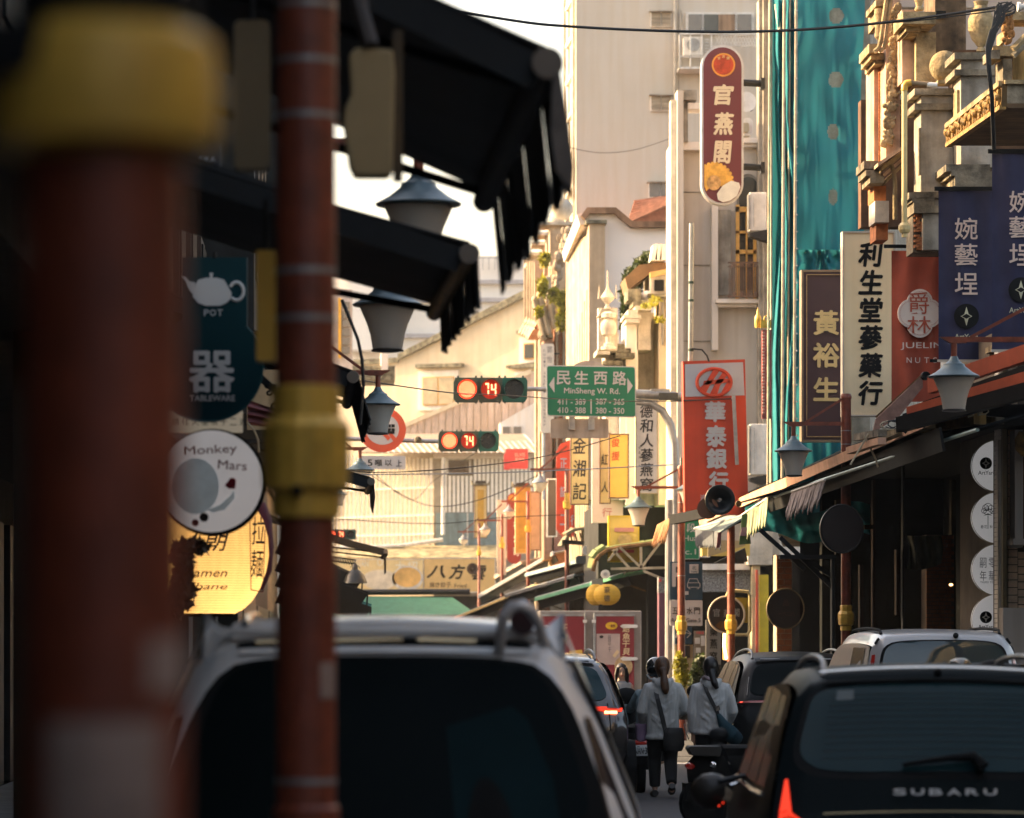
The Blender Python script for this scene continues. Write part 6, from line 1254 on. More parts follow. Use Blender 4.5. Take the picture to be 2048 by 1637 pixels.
cable('lower thin cable over the blue boards',[(640,1036,100),(860,1048,100),(1000,1036,100),(1130,1030,100)],.012)
cable('faint cable sagging across the tall tower wall',[(1140,296,120),(1200,306,120),(1270,300,120),(1345,276,120)],.016,mat('grey_cable',(.2,.18,.16)))
cable('cable stretched before the sloping roof of the slatted building',[(740,940,120),(820,1000,120),(870,960,120),(960,900,120)],.010)
# ================= foreground posts =================
def fpost(lab, X, Y, r, ztop, col):
    t = thing('lamp_post', lab, 'lamp post', (X,Y,0), 'oxide red posts close to the camera'); MB().lathe((X,Y,0),[(r*1.6,0),(r*1.6,.5),(r*1.1,.6),(r,.7),(r,ztop)],28).build('post', REDPOST, t, smooth=True); return t
t = fpost('huge blurred red post with a golden collar, nearest on the left', ux(208,3.2), 3.2, .0675, 2.17, None)
X = ux(208,3.2)
MB().lathe((X,3.2,2.165),[(.07,-.01),(.095,0),(.098,.04),(.092,.085),(.07,.10)],28).build('gold_collar', GOLD, t, smooth=True)
MB().lathe((X,3.2,2.265),[(.075,0),(.075,.9)],24).build('upper_post', BLACK, t, smooth=True)  # length of post above the collar, coloured black
MB().box(X-.13,X-.045,3.12,3.2,2.215,2.26).build('collar_bolt', BLACK, t)
stk = mat('worn_sticker',(.42,.30,.25),.6,var=.35,scale=7)
m = MB()
for (a0,a1,z0,z1) in ((-128,-42,uz(1700,3.2),uz(1440,3.2)),(-55,-12,uz(1385,3.2),uz(1275,3.2))):
    m = MB(); n=8; vs=[(X+.069*cos(radians(a0+(a1-a0)*i/n)),3.2+.069*sin(radians(a0+(a1-a0)*i/n)),z) for i in range(n+1) for z in (z0,z1)]
    m.add(vs,[(2*i,2*i+1,2*i+3,2*i+2) for i in range(n)]); m.build('sticker', stk, t, solid=.002)
X = ux(612,9.2); t = fpost('second blurred red post with a stepped golden collar, beside the big van', X, 9.2, .072, 5.2, None)
MB().lathe((X,9.2,uz(905,9.2)),[(.07,-.16),(.084,-.155),(.084,-.10),(.103,-.085),(.106,.06),(.092,.08),(.084,.085),(.082,.155),(.070,.16)],14).build('gold_collar', GOLD, t)
MB().ball((X-.02,9.1,uz(985,9.2)),.014).build('collar_bolt', BLACK, t)
for y in (20,130,240,550,645,1568): MB().lathe((X,9.2,uz(y,9.2)),[(.0735,0),(.0735,.014),(.06,.015)],20).build('steel_tie', GREYM, t, smooth=True)
m = MB(); vs=[(X+.0745*cos(radians(a)),9.2+.0745*sin(radians(a)),z) for a in range(-62,-19,7) for z in (uz(1397,9.2),uz(1325,9.2))]; m.add(vs,[(2*i,2*i+1,2*i+3,2*i+2) for i in range(6)]); m.build('sticker', stk, t, solid=.002)
MB().lathe((X,9.2,uz(1700,9.2)),[(.08,0),(.08,.10),(.066,.115)],24).build('foot_flange', REDPOST, t, smooth=True)
MB().box(X-.40,X-.14,9.4,9.7,2.9,5.5).build('x',BLACK) if 0 else None
# ================= cars =================
def crom(pts, n):
    o = []
    for i in range(len(pts)-1):
        p0,p1,p2,p3 = pts[max(i-1,0)],pts[i],pts[i+1],pts[min(i+2,len(pts)-1)]
        for j in range(n):
            f=j/n; o.append(tuple(.5*((2*p1[k])+(-p0[k]+p2[k])*f+(2*p0[k]-5*p1[k]+4*p2[k]-p3[k])*f*f+(-p0[k]+3*p1[k]-3*p2[k]+p3[k])*f**3) for k in range(2)))
    return o+[tuple(pts[-1])]
class Car:
    def __init__(s, name, label, X, Y, hw, sil, wt, paint, r=.09, group=None, cat='car'):
        s.X, s.Y, s.hw, s.wt, s.r = X, Y, hw, wt, r
        s.t = thing(name, label, cat, (X, Y+2.2, 0), group); s.S = crom(sil, 5); s.raw = sil; s.paint = paint
        s.L = max(p[0] for p in sil)
        n = len(s.S); nv = 22; m = MB(); vs = []
        for i in range(n):
            for j in range(nv+1): vs.append(s.top(i, -1+2*j/nv))
        m.add(vs,[(i*(nv+1)+j,i*(nv+1)+j+1,(i+1)*(nv+1)+j+1,(i+1)*(nv+1)+j) for i in range(n-1) for j in range(nv)])
        for sg in (-1,1):      # side skins
            nr = 12; vs = []
            for i in range(n):
                e = s.top(i, sg)
                yb = e.y-s.Y; zb = .28
                for j in range(nr+1):
                    z = e.z+(zb-e.z)*j/nr; vs.append(Vector((s.X+sg*s.w(z,yb), e.y, z)))
            m.add(vs,[(i*(nr+1)+j,i*(nr+1)+j+1,(i+1)*(nr+1)+j+1,(i+1)*(nr+1)+j) for i in range(n-1) for j in range(nr)])
        s.body = m.build('body', paint, s.t, smooth=2)
        MB().box(X-hw*.85,X+hw*.85,Y+.2,Y+s.L-.2,.2,.4).build('underbody', BLACK, s.t)
        for sg in (-1,1):
            for yy in (.85, s.L-.9):
                c = (X+sg*(hw-.02), Y+yy, .33)
                q = MB().lathe(c,[(.20,-.11),(.33,-.11),(.34,-.05),(.34,.05),(.33,.11),(.20,.11)],24,'x').build('wheel', BLACK, s.t, smooth=True)
                MB().lathe(c,[(.05,-.112),(.20,-.105),(.21,.0),(.20,.105),(.05,.112)],12,'x').build('rim', GREYM, q)
    def w(s, z, y):
        wt = s.wt
        for (z0,w0),(z1,w1) in zip(wt,wt[1:]):
            if z <= z1: f = max(0,(z-z0)/(z1-z0)); w = w0+(w1-w0)*f; break
        else: w = wt[-1][1]
        e = min(1, max(0, min(y, s.L-y)/.7)); return w*s.hw*(1-.07*(1-e)**2)
    def nrm(s, i):
        a = s.S[max(i-1,0)]; b = s.S[min(i+1,len(s.S)-1)]; d = Vector((b[0]-a[0], b[1]-a[1])).normalized(); return Vector((-d.y, d.x))
    def top(s, i, v, off=0.):
        i0 = int(min(max(i,0),len(s.S)-1.001)); f = i-i0; a = Vector(s.S[i0]); b = Vector(s.S[min(i0+1,len(s.S)-1)]); p = a.lerp(b,f)
        n = s.nrm(i0).lerp(s.nrm(min(i0+1,len(s.S)-1)),f).normalized()
        av = abs(v); v0 = .82; c = .035*av**2
        if av > v0: q = (av-v0)/(1-v0); c += s.r*(1-sqrt(max(0,1-q*q)))
        p = p - n*(c-off); return Vector((s.X+v*s.w(a.lerp(b,f).y, p.x), s.Y+p.x, p.y))
    def patch(s, i0, i1, v0, v1, mt, name='rear_window', off=.006, corner=.3, nu=16, nv=20, taper=(1,1), par=None, shift=0):
        def fn(u, v):     # rounded rectangle on the top skin
            a = (v*2-1); e = 1-.16*corner*max(0,abs(a))**6
            b = (u*2-1); e2 = 1-.10*corner*abs(b)**6
            i = (i0+i1)/2+(i1-i0)/2*a*e2; tp = taper[0]+(taper[1]-taper[0])*v
            c = (v0+v1)/2+shift; return s.top(i, c+(v1-v0)/2*b*e*tp, off)
        return MB().sheet(fn, nv, nu).build(name, mt, par or s.t, smooth=2)
    def side(s, pts, mt, sg, name='side_window', off=.006, par=None):
        m = MB(); vs = [Vector((s.X+sg*(s.w(z,y)+off), s.Y+y, z)) for y,z in pts]; m.add(vs,[tuple(range(len(vs)))]); return m.build(name, mt, par or s.t)
    def rail(s, mt=None, v=.74, z=.05, i0=None, i1=None):
        for sg in (-1,1):
            a = [s.top(i0+(i1-i0)*k/12, sg*v, z if 0<k<12 else .0) for k in range(13)]; MB().tube(a,.016,8).build('roof_rail', mt or GREYM, s.t, smooth=True)
def idx(sil, k): return k*5
PSIL = mat('silver_paint',(.80,.79,.78),.35,.1,var=.03,coat=.4); PBLK = mat('black_car_paint',(.008,.009,.010),.35,.0,var=.05,spec=.12); PGRY = mat('grey_car_paint',(.07,.065,.062),.22,.6,var=.05,coat=1); PWHT = mat('white_van_paint',(.42,.42,.42),.3,.1,var=.03,coat=.6); PTEAL = mat('dark_teal_car_paint',(.008,.013,.015),.42,.0,var=.05,spec=.02)
CG = mat('car_glass',(.003,.007,.008),.22,var=.05,spec=.03); CG2 = mat('car_glass_teal',(.010,.034,.040),.05,var=.1,spec=.15)
TL_ = mat('tail_lamp_glow',(1,.05,.02),emis=.28,var=.1); TLH = mat('tail_lamp_hot',(1,.2,.08),emis=2.2,var=0); TLD = mat('tail_lamp_dim',(.28,.015,.01),.2,emis=.04,var=.2,coat=1)
CHR = mat('chrome',(.65,.65,.66),.12,1,var=.02)
# -- station wagon right foreground
sil = [(.02,.30),(-.02,.55),(.0,.80),(.04,.93),(.10,1.0),(.30,1.30),(.48,1.54),(.66,1.615),(1.2,1.655),(2.2,1.64),(2.75,1.54),(3.4,1.10),(3.9,1.02),(4.35,.85),(4.5,.6),(4.45,.3)]
wt = [(.25,.90),(.5,.98),(.78,1.0),(1.0,.965),(1.3,.875),(1.62,.755)]
X = ux(1905,18)
c = Car('station_wagon','dark teal station wagon with a lit red tail lamp, large at the lower right',X,18,.86,sil,wt,PTEAL,r=.07)
g = c.patch(22.6,30.7,-.90,.90,CG2,taper=(1.0,.965),corner=.9,off=.008); 
c.patch(22.1,31.2,-.94,.94,BLACK,'window_seal',off=.002,taper=(1,.97),corner=.9)
c.patch(30.9,33.6,-.80,.80,PTEAL,'spoiler',off=.035,corner=.2)
c.patch(33.2,33.9,-.84,.84,mat('painted_sky_glint',(.85,.84,.80),.3,.2,var=.02),'roof_edge_glint',off=.045,corner=.1)  # bright strip stands in for the sky highlight along the roof edge
c.rail(v=.80,z=.055,i0=35,i1=52)
MB().tube([c.top(22.9,-.24,.03),c.top(23.2,.05,.05),c.top(23.3,.20,.05),c.top(22.6,.26,.045)],[.010,.016,.026,.03],8).build('wiper', BLACK, c.t, smooth=True)
MB().ball(c.top(31.6,.02,.05),.02).build('washer_nozzle', BLACK, c.t)
for sg in (-1,1):
    m = MB(); m.add([c.top(i,sg*v,.010) for i,v in ((10,.90),(10,.995),(14,.99),(18,.98),(22.4,.955),(22.4,.94),(19,.90),(15,.84),(11,.82))],[tuple(range(9))]); tl = m.build('tail_lamp', TL_ if sg<0 else TLD, c.t)
    MB().add([c.top(i,sg*v,.012) for i,v in ((7.6,.84),(7.6,.985),(9.8,.99),(9.8,.82))],[(0,1,2,3)]).build('reverse_lamp', mat('clear_lens',(.25,.24,.22),.2,var=.3,scale=30), tl)
    for k_ in range(9): MB().tube([c.top(10.6+k_*1.1,sg*(.82+.013*k_),.014),c.top(10.6+k_*1.1,sg*(.985-.003*k_),.014)],.0025,4).build('lens_rib', TLD, tl)
    for k_ in range(5): MB().tube([c.top(10.4,sg*(.84+.035*k_),.015),c.top(13+k_*1.6,sg*(.87+.025*k_),.015)],.0022,4).build('lens_rib', TLD, tl)
    c.side([(.55,1.06),(1.25,1.05),(1.25,1.50),(.82,1.50)],CG,sg); c.side([(1.32,1.05),(2.15,1.05),(2.15,1.53),(1.32,1.51)],CG,sg); c.side([(2.22,1.05),(3.1,1.05),(2.62,1.52),(2.22,1.53)],CG,sg)
    MB().tube([Vector((c.X+sg*(c.w(z,y)+.012),c.Y+y,z)) for y,z in ((.50,1.03),(1.3,1.02),(2.2,1.02),(3.1,1.03))],.012,6).build('window_trim', CHR, c.t)
    MB().ball((c.X+sg*(c.hw+.12),c.Y+2.95,.95),.115,.07,.10).build('mirror', mat('brown_black_plastic',(.035,.028,.022),.4), c.t, smooth=True)
letters([(ch,1818+i*36.2,1586,26,13) for i,ch in enumerate('SUBARU')],17.99,mat('bright_letter_silver',(.92,.94,.94),.4,.0,var=.02),c.t,bold=.03,name='rear_lettering')
lt = c.t.children[-1]
for ch in c.t.children:
    if ch.name.startswith('rear_lettering'):
        ch.location.y += .10; b = ch.modifiers.new('s','SOLIDIFY'); b.thickness=.008
c.patch(12,18,-.78,.78,PTEAL,'tailgate_panel',off=.004,corner=.5); c.patch(3,9,-.2,.2,mat('plate_white',(.6,.6,.58),.4),'number_plate',off=.012,corner=.2)
c.patch(17.6,18.2,-.72,.72,mat('dull_gold_trim',(.30,.24,.12),.3,.6),'tailgate_strip',off=.012,corner=.1)
# seats and a driver silhouette are behind dark glass; a parcel shelf edge and head rests
for k_ in range(11): MB().tube([c.top(23.6+k_*.56,-.74+j*.37,.0105) for j in range(5)],.0011,4,False).build('defroster_line', mat('defroster_print',(.05,.045,.04)), c.t)
MB().add([c.top(i_,v_,.012) for i_,v_ in ((28.6,-.70),(28.6,-.58),(29.8,-.58),(29.8,-.70))],[(0,1,2,3)]).build('sticker', mat('pale_decal',(.10,.13,.13),.5), c.t)
for x in (-.38,.38): MB().lathe((c.X+x,c.Y+1.9,1.12),[(.11,0),(.13,.1),(.10,.24),(.03,.27)],12,sq=.5).build('headrest', BLACK, c.t, smooth=True)
c.t.rotation_euler.z = radians(-3.2); c.t.location.x += .09
# -- silver people carrier left foreground
sil = [(.04,.35),(-.02,.60),(.0,.85),(.04,1.0),(.09,1.15),(.20,1.45),(.30,1.68),(.35,1.77),(.48,1.825),(1.8,1.855),(3.0,1.81),(3.5,1.66),(4.2,1.18),(4.6,1.05),(4.8,.7),(4.78,.35)]
wt = [(.3,.92),(.6,1.0),(.95,1.0),(1.15,.965),(1.5,.82),(1.75,.70),(1.85,.66)]
X = ux(770,14); c = SUVC = Car('people_carrier','blurred silver people carrier filling the lower left foreground',X,14,1.0,sil,wt,PSIL,r=.12)
c.patch(10,31,-.91,.91,BLACK,'rear_panel',off=.003,corner=.8,taper=(1.0,.98)); c.patch(18,30.4,-.84,.84,CG,'rear_window',off=.010,corner=.8,taper=(1.0,.97))
c.patch(31.4,32.6,-.78,.78,PSIL,'spoiler',off=.02,corner=.3); c.patch(32.8,34.6,-.80,.80,BLACK,'spoiler_gap',off=.012,corner=.3); c.patch(34.8,41,-.86,.86,PSIL,'roof_edge',off=.03,corner=.3)
m = MB(); m.tube([c.top(33.8,-.70,.022),c.top(33.8,.10,.022)],.014,8); m.build('brake_light_bar', mat('amber_chrome',(.70,.52,.30),.2,.8,var=.1), c.t, smooth=True); m = MB(); m.tube([c.top(33.8,.18,.022),c.top(33.7,.50,.022)],.013,8); m.build('brake_light_bar', mat('amber_chrome',(.70,.52,.30)), c.t, smooth=True)
c.rail(CHR,v=.78,z=.04,i0=37,i1=52); MB().add([c.top(i_,v_,.014) for i_,v_ in ((18.5,.28),(18.5,.70),(22,.705),(25.5,.66),(26.4,.60),(24.9,.28))],[tuple(range(6))]).build('painted_window_view', mat('teal_window_view',(.007,.024,.029),.4,var=.15,spec=.03), c.t)  # lighter teal patch paints the light seen through the rear glass
MB().add([c.top(18.2+3.8*sqrt(max(0,1-((v_-.42)/.091)**2)),v_,.017) for v_ in (.33,.34,.37,.40,.44,.47,.50,.51)]+[c.top(18.1,.51,.017),c.top(18.1,.33,.017)],[tuple(range(10))]).build('headrest', BLACK, c.t)  # flat dark headrest silhouette laid on the glass over the painted view
for sg in (-1,1):
    c.side([(.55,1.2),(1.6,1.18),(1.6,1.66),(.72,1.66)],CG,sg); c.side([(1.68,1.18),(2.7,1.17),(2.7,1.67),(1.68,1.67)],CG,sg); c.side([(2.78,1.17),(3.8,1.17),(3.35,1.62),(2.78,1.67)],CG,sg)
    m = MB(); m.add([c.top(i,sg*v,.012) for i,v in ((12,.86),(12,.99),(19,.98),(26,.96),(26,.93),(18,.90))],[tuple(range(6))]); m.build('tail_lamp', mat('smoked_lamp',(.05,.03,.026),.3,coat=.5), c.t)
    MB().ball((c.X+sg*(c.hw+.10),c.Y+3.55,.88),.14,.08,.11).build('mirror', mat('brown_black_plastic',(.035,.028,.022),.4), c.t, smooth=True); MB().bar((c.X+sg*c.hw*.95,c.Y+3.6,.96),(c.X+sg*(c.hw+.12),c.Y+3.57,.98),.05).build('mirror_arm', BLACK, c.t)
MB().tube([P(1000,1300,14.3),P(1001,1262,14.25),P(1008,1232,14.2),P(1024,1214,14.2),P(1044,1210,14.2),P(1062,1222,14.2),P(1078,1248,14.25),P(1088,1290,14.3)],[.02,.02,.022,.024,.024,.022,.02,.02],10).build('curved_rail_end', mat('bright_cap',(.80,.76,.74),.3,.2,var=.1), SUVC.t, smooth=True)
MB().pprism(disc(1046,1240,25,30),14.3,.05).build('rail_end_filler', mat('plum_plastic',(.06,.02,.025),.5), SUVC.t)
t = thing('lit_valance_back','grey torn lining hanging from the end of the huge black awning','awning cloth',P(1125,260,12.7)); MB().pprism([(1106,150),(1121,146),(1136,230),(1150,335),(1146,378),(1130,366),(1112,340),(1102,260)],12.7,.03).build('cloth', mat('lit_valance_grey',(.17,.145,.125),.9,var=.3,scale=8), t)  # paler grey piece paints the light on the valance's back
# -- compact SUV mid left, dark SUV mid right, white van
sil = [(.02,.30),(-.04,.55),(-.04,.80),(.02,.98),(.06,1.10),(.32,1.32),(.55,1.52),(.78,1.60),(1.3,1.66),(2.2,1.65),(2.9,1.55),(3.5,1.12),(4.2,1.0),(4.5,.8),(4.6,.5),(4.55,.3)]
wt = [(.25,.92),(.5,1.0),(.9,1.0),(1.08,.95),(1.35,.83),(1.66,.70)]
def suv(lab, X, Y, hw, paint, lit, glass=CG):
    c = Car('parked_car' if 0 else 'car', lab, X, Y, hw, sil, wt, paint, r=.09); c.t.name='suv'; c.t['category']='car'
    c.patch(20.6,30,-.84,.84,glass,taper=(1,.93),corner=.9,off=.008); c.patch(30.6,33.5,-.80,.80,paint,'spoiler',off=.03,corner=.3); c.rail(GREYM,v=.84,z=.05,i0=35,i1=52)
    MB().tube([c.top(31.5,-.7,.034),c.top(31.5,.7,.034)],.01).build('spoiler_lip', GREYM, c.t)
    if lit:
        for sg in (-1,1):
            q = c.patch(16.4,18.2,.30,.985,TLD,'tail_lamp',off=.012,corner=.2) if sg>0 else c.patch(16.4,18.2,-.985,-.30,TLD,'tail_lamp',off=.012,corner=.2)
            MB().tube([c.top(17.9,sg*.2,.02),c.top(17.9,sg*.78,.02)],.014,6).build('light_bar', TL_, q); MB().tube([c.top(16.8,sg*.42,.02),c.top(16.6,sg*.80,.02),c.top(16.6,sg*.96,.02),c.top(18.4,sg*.965,.02)],.018,6).build('light_bar', TL_, q); MB().tube([c.top(15.6,sg*.74,.02),c.top(15.6,sg*.90,.02)],.02,6).build('hot_spot', TLH, q)
        MB().tube([c.top(8,.72,.01),c.top(10,.80,.01),c.top(15,.80,.01),c.top(20,.80,.01)],.006).build('panel_gap', BLACK, c.t)
    else:
        q = c.patch(17.3,18.6,-.98,.98,TLD,'tail_lamp',off=.012,corner=.1); MB().tube([c.top(18.2,-.95,.02),c.top(18.2,.95,.02)],.008,6).build('light_bar', mat('tail_strip_glow',(.8,.08,.05),emis=.5), q)
        c.patch(15.2,16.8,-.34,.34,mat('dim_plate',(.3,.24,.22),.5),'number_plate',off=.012,corner=.1); MB().tube([c.top(21,-.86,.008),c.top(26,-.86,.008)],.004).build('panel_gap', GREYM, c.t)
    for sg in (-1,1):
        c.side([(.62,1.12),(1.3,1.10),(1.3,1.52),(.95,1.50)],CG,sg); c.side([(1.36,1.10),(2.2,1.09),(2.2,1.55),(1.36,1.53)],CG,sg); c.side([(2.27,1.09),(3.2,1.09),(2.75,1.50),(2.27,1.55)],CG,sg)
        MB().ball((c.X+sg*(c.hw+.14),c.Y+2.9,1.14),.14,.08,.10).build('mirror', BLACK, c.t, smooth=True); MB().bar((c.X+sg*c.hw*.93,c.Y+2.95,1.08),(c.X+sg*(c.hw+.1),c.Y+2.92,1.10),.05).build('mirror_arm', BLACK, c.t)
        m = MB(); [m.tube([Vector((c.X+sg*(c.w(z,y)+.01),c.Y+y,z)) for y,z in ((.65,1.10),(2.2,1.07),(3.2,1.07))],.01,5)]; m.build('window_trim', CHR, c.t)
    return c
suv('grey sport utility car with glowing red angular tail lights, left of the walkers', 2.22, 43, .94, PGRY, True, CG2)
suv('black sport utility car with a thin red light strip, right of the walkers', ux(1605,47.5)+.02, 47.5, .92, PBLK, False)
sil = [(.0,.35),(-.02,.7),(.0,1.0),(.02,1.15),(.05,1.35),(.10,1.62),(.16,1.80),(.30,1.88),(.8,1.91),(1.8,1.92),(2.7,1.88),(3.2,1.70),(3.7,1.20),(4.1,1.08),(4.3,.7),(4.28,.35)]
wt = [(.3,.95),(.7,1.0),(1.1,.99),(1.3,.95),(1.75,.84),(1.92,.80)]
X = ux(1892,39.5); c = Car('van','white van with a wide dark rear window, behind the station wagon',X,39.5,.90,sil,wt,PWHT,r=.12,cat='van')
c.patch(15,29.4,-.86,.86,mat('van_glass',(.022,.045,.05),.05,var=.1,spec=.8),corner=.9,taper=(1,.97),off=.01); c.patch(14,30,-.90,.90,BLACK,'window_seal',off=.004,corner=.9,taper=(1,.97)); MB().ball(c.top(31.5,.18,.02),.03).build('camera_pod', BLACK, c.t)
for sg in (-1,1):
    c.side([(.4,1.2),(1.4,1.2),(1.4,1.72),(.5,1.72)],CG,sg); m = MB(); m.tube([c.top(33,sg*.93,.01),c.top(30,sg*.97,.015)],.014); m.build('gutter', BLACK, c.t); m = MB(); m.add([c.top(i,sg*v,.012) for i,v in ((14,.93),(14,.99),(26,.985),(26,.95))],[(0,1,2,3)]); m.build('tail_lamp', TLD, c.t)
c.rail(BLACK,v=.86,z=.03,i0=36,i1=50)
# items on the wagon's roof line: another car's roof cargo behind
t = thing('motorbike_helmet','shiny helmet and dark seat tops showing over the wagon roof','helmet',P(1925,1335,22)); MB().ball(P(1920,1332,24),.075,.09,.05).build('shell', mat('silver_black_shell',(.25,.23,.20),.15,.8,var=.5,scale=12), t, smooth=True); MB().ball(P(1985,1334,24),.085,.1,.045).build('seat', BLACK, t, smooth=True); MB().tube([P(1900,1336,24),P(1960,1332,24),P(2040,1334,24)],.02).build('bar', DARKM, t)
# -- box truck
Y = 76; t = thing('box_truck','small box truck with maroon doors and gold dried seafood lettering','truck',(ux(1181,Y),Y+2,0))
MB().pb(1079,1222,1283,1446,Y,3.4).build('cargo_box', mat('truck_silver',(.30,.27,.25),.5,.4,var=.15), t, bevel=.02)
MR2 = mat('truck_maroon',(.22,.014,.026),.45,var=.08)
for i,(a,b2) in enumerate(((1086,1168),(1192,1268))):
    d = MB().pb(a,1233,b2,1438,Y-.05,.05).build('rear_door', MR2, t); MB().pb(a-2,1229,b2+2,1233,Y-.06,.05).build('door_frame', GREYM, d); MB().pb(b2-(0 if i==0 else b2-a+2),1233,b2+(2 if i==0 else -(b2-a)),1438,Y-.06,.05).build('door_frame', GREYM, d)
    for y in (1253,1318): MB().pprism([(1240,y),(1246,y-4),(1274,y-3),(1276,y),(1274,y+3),(1246,y+4)] if i else [(1086,y-2),(1096,y-2),(1100,y+1),(1086,y+2)],Y-.09,.03).build('hinge', WHITE, d)
for x in (1170,1188): MB().tube([P(x,1226,Y-.08),P(x,1440,Y-.08)],.014).build('lock_rod', GREYM, t); MB().pb(x-4,1240,x+4,1246,Y-.12,.06).build('rod_guide', WHITE, t)
TG = mat('truck_gold_print',(.70,.52,.30),.6,var=.05)
letters([('干',1128,1257,14,17),('貝',1128,1279,13,20)],Y-.055,TG,t,bold=.03,shear=.1); letters([(c_,1252,1258+i*15.3,15,14) for i,c_ in enumerate('鮑魚干貝')],Y-.055,TG,t,bold=.03,shear=.1)
MB().pprism(disc(1223,1252,12,7.5),Y-.065,.01).build('yellow_oval', mat('yellow_oval_print',(.72,.42,.02)), t); letters([('一番極',1223,1252,14,6)],Y-.066,mat('dull_red_print',(.2,.035,.03)),t,bold=.01)
MB().pb(1193,1268,1240,1330,Y-.06,.01).build('poster', mat('poster_pale',(.50,.38,.34),.6,var=.12), t); letters([('鮑魚',1219,1280,6,22),('干',1219,1300,6,9)],Y-.062,mat('grey_print',(.14,.13,.15)),t,bold=0); MB().pprism(disc(1203,1274,4,3),Y-.068,.005).build('seal_print', DARKM, t); MB().pprism([(1225,1312),(1234,1300),(1239,1304),(1230,1316)],Y-.07,.005).build('print_detail', TG, t)
MB().pprism(disc(1247,1333,18,20),Y-.072,.008).build('shell_picture', mat('shell_print',(.60,.40,.20),.6,var=.3,scale=8), t); MB().pprism([(1138,1302),(1164,1300),(1166,1312),(1140,1312)],Y-.065,.01).build('gold_box_print', mat('amber_board',(.72,.44,.08)), t)
m = MB(); [m.lathe((ux(x,Y),Y+.8,.35),[(.2,-.1),(.35,-.1),(.35,.1),(.2,.1)],18,'x') for x in (1100,1262)]; m.build('wheels', BLACK, t); MB().box(ux(1090,Y),ux(1272,Y),Y+3.6,Y+5,.4,2.0).build('cab', WHITE, t)
# ================= people =================
SKIN = mat('skin',(.50,.28,.19),.55,var=.06); HOOD = mat('grey_hoodie_knit',(.50,.51,.50),.9,var=.08,scale=9,bump=.004,wave=(30,30,5,.8)); HOOD2 = mat('pale_grey_hoodie',(.56,.57,.56),.9,var=.08,scale=9,bump=.004,wave=(30,30,5,.8))
TRS = mat('black_trousers',(.012,.013,.015),.9,var=.2); HAIRB = mat('brown_hair',(.12,.05,.018),.5,var=.3,scale=20,wave=(60,60,4)); HAIRK = mat('black_hair',(.010,.008,.008),.4,var=.3,scale=20); SHOE = mat('shoe',(.03,.03,.03),.6)
def limb(m, pts, rad, n=10): m.tube([Vector(p) for p in pts], rad, n)
def hand(m, w, d, s=1.):       # palm, four fingers and a thumb hanging from wrist w along d
    w = Vector(w); d = Vector(d).normalized(); side = Vector((0,1,0)) if abs(d.y)<.7 else Vector((1,0,0)); side = (side-d*side.dot(d)).normalized(); out = d.cross(side)
    m.tube([w-d*.03,w+d*.02,w+d*.085],[.022,.028,.03],8)
    for i in range(4):
        b = w+d*.075+side*(.030-.020*i); L = (.062,.072,.068,.052)[i]
        m.tube([b,b+d*L*.5+out*.006,b+d*L*.85+out*.022,b+d*L+out*.034],[.0092,.0088,.008,.0065],6)
    b = w+d*.02+side*.026; m.tube([b,b+d*.03+side*.018,b+d*.055+side*.022+out*.012],[.011,.010,.008],6)
def head(m, x, y, z, face=-1, s=1.):   # z = chin height ; skull, jaw, nose, ears
    m.ball((x,y-face*.01,z+.125*s),.073*s,.092*s,.105*s,16,12); m.ball((x,y+face*.025,z+.065*s),.054*s,.065*s,.062*s,14,10)
    m.ball((x,y+face*.098,z+.085*s),.011*s,.014*s,.02*s,8,6)
    for sg in (-1,1): m.ball((x+sg*.074*s,y,z+.10*s),.009*s,.018*s,.028*s,8,6)
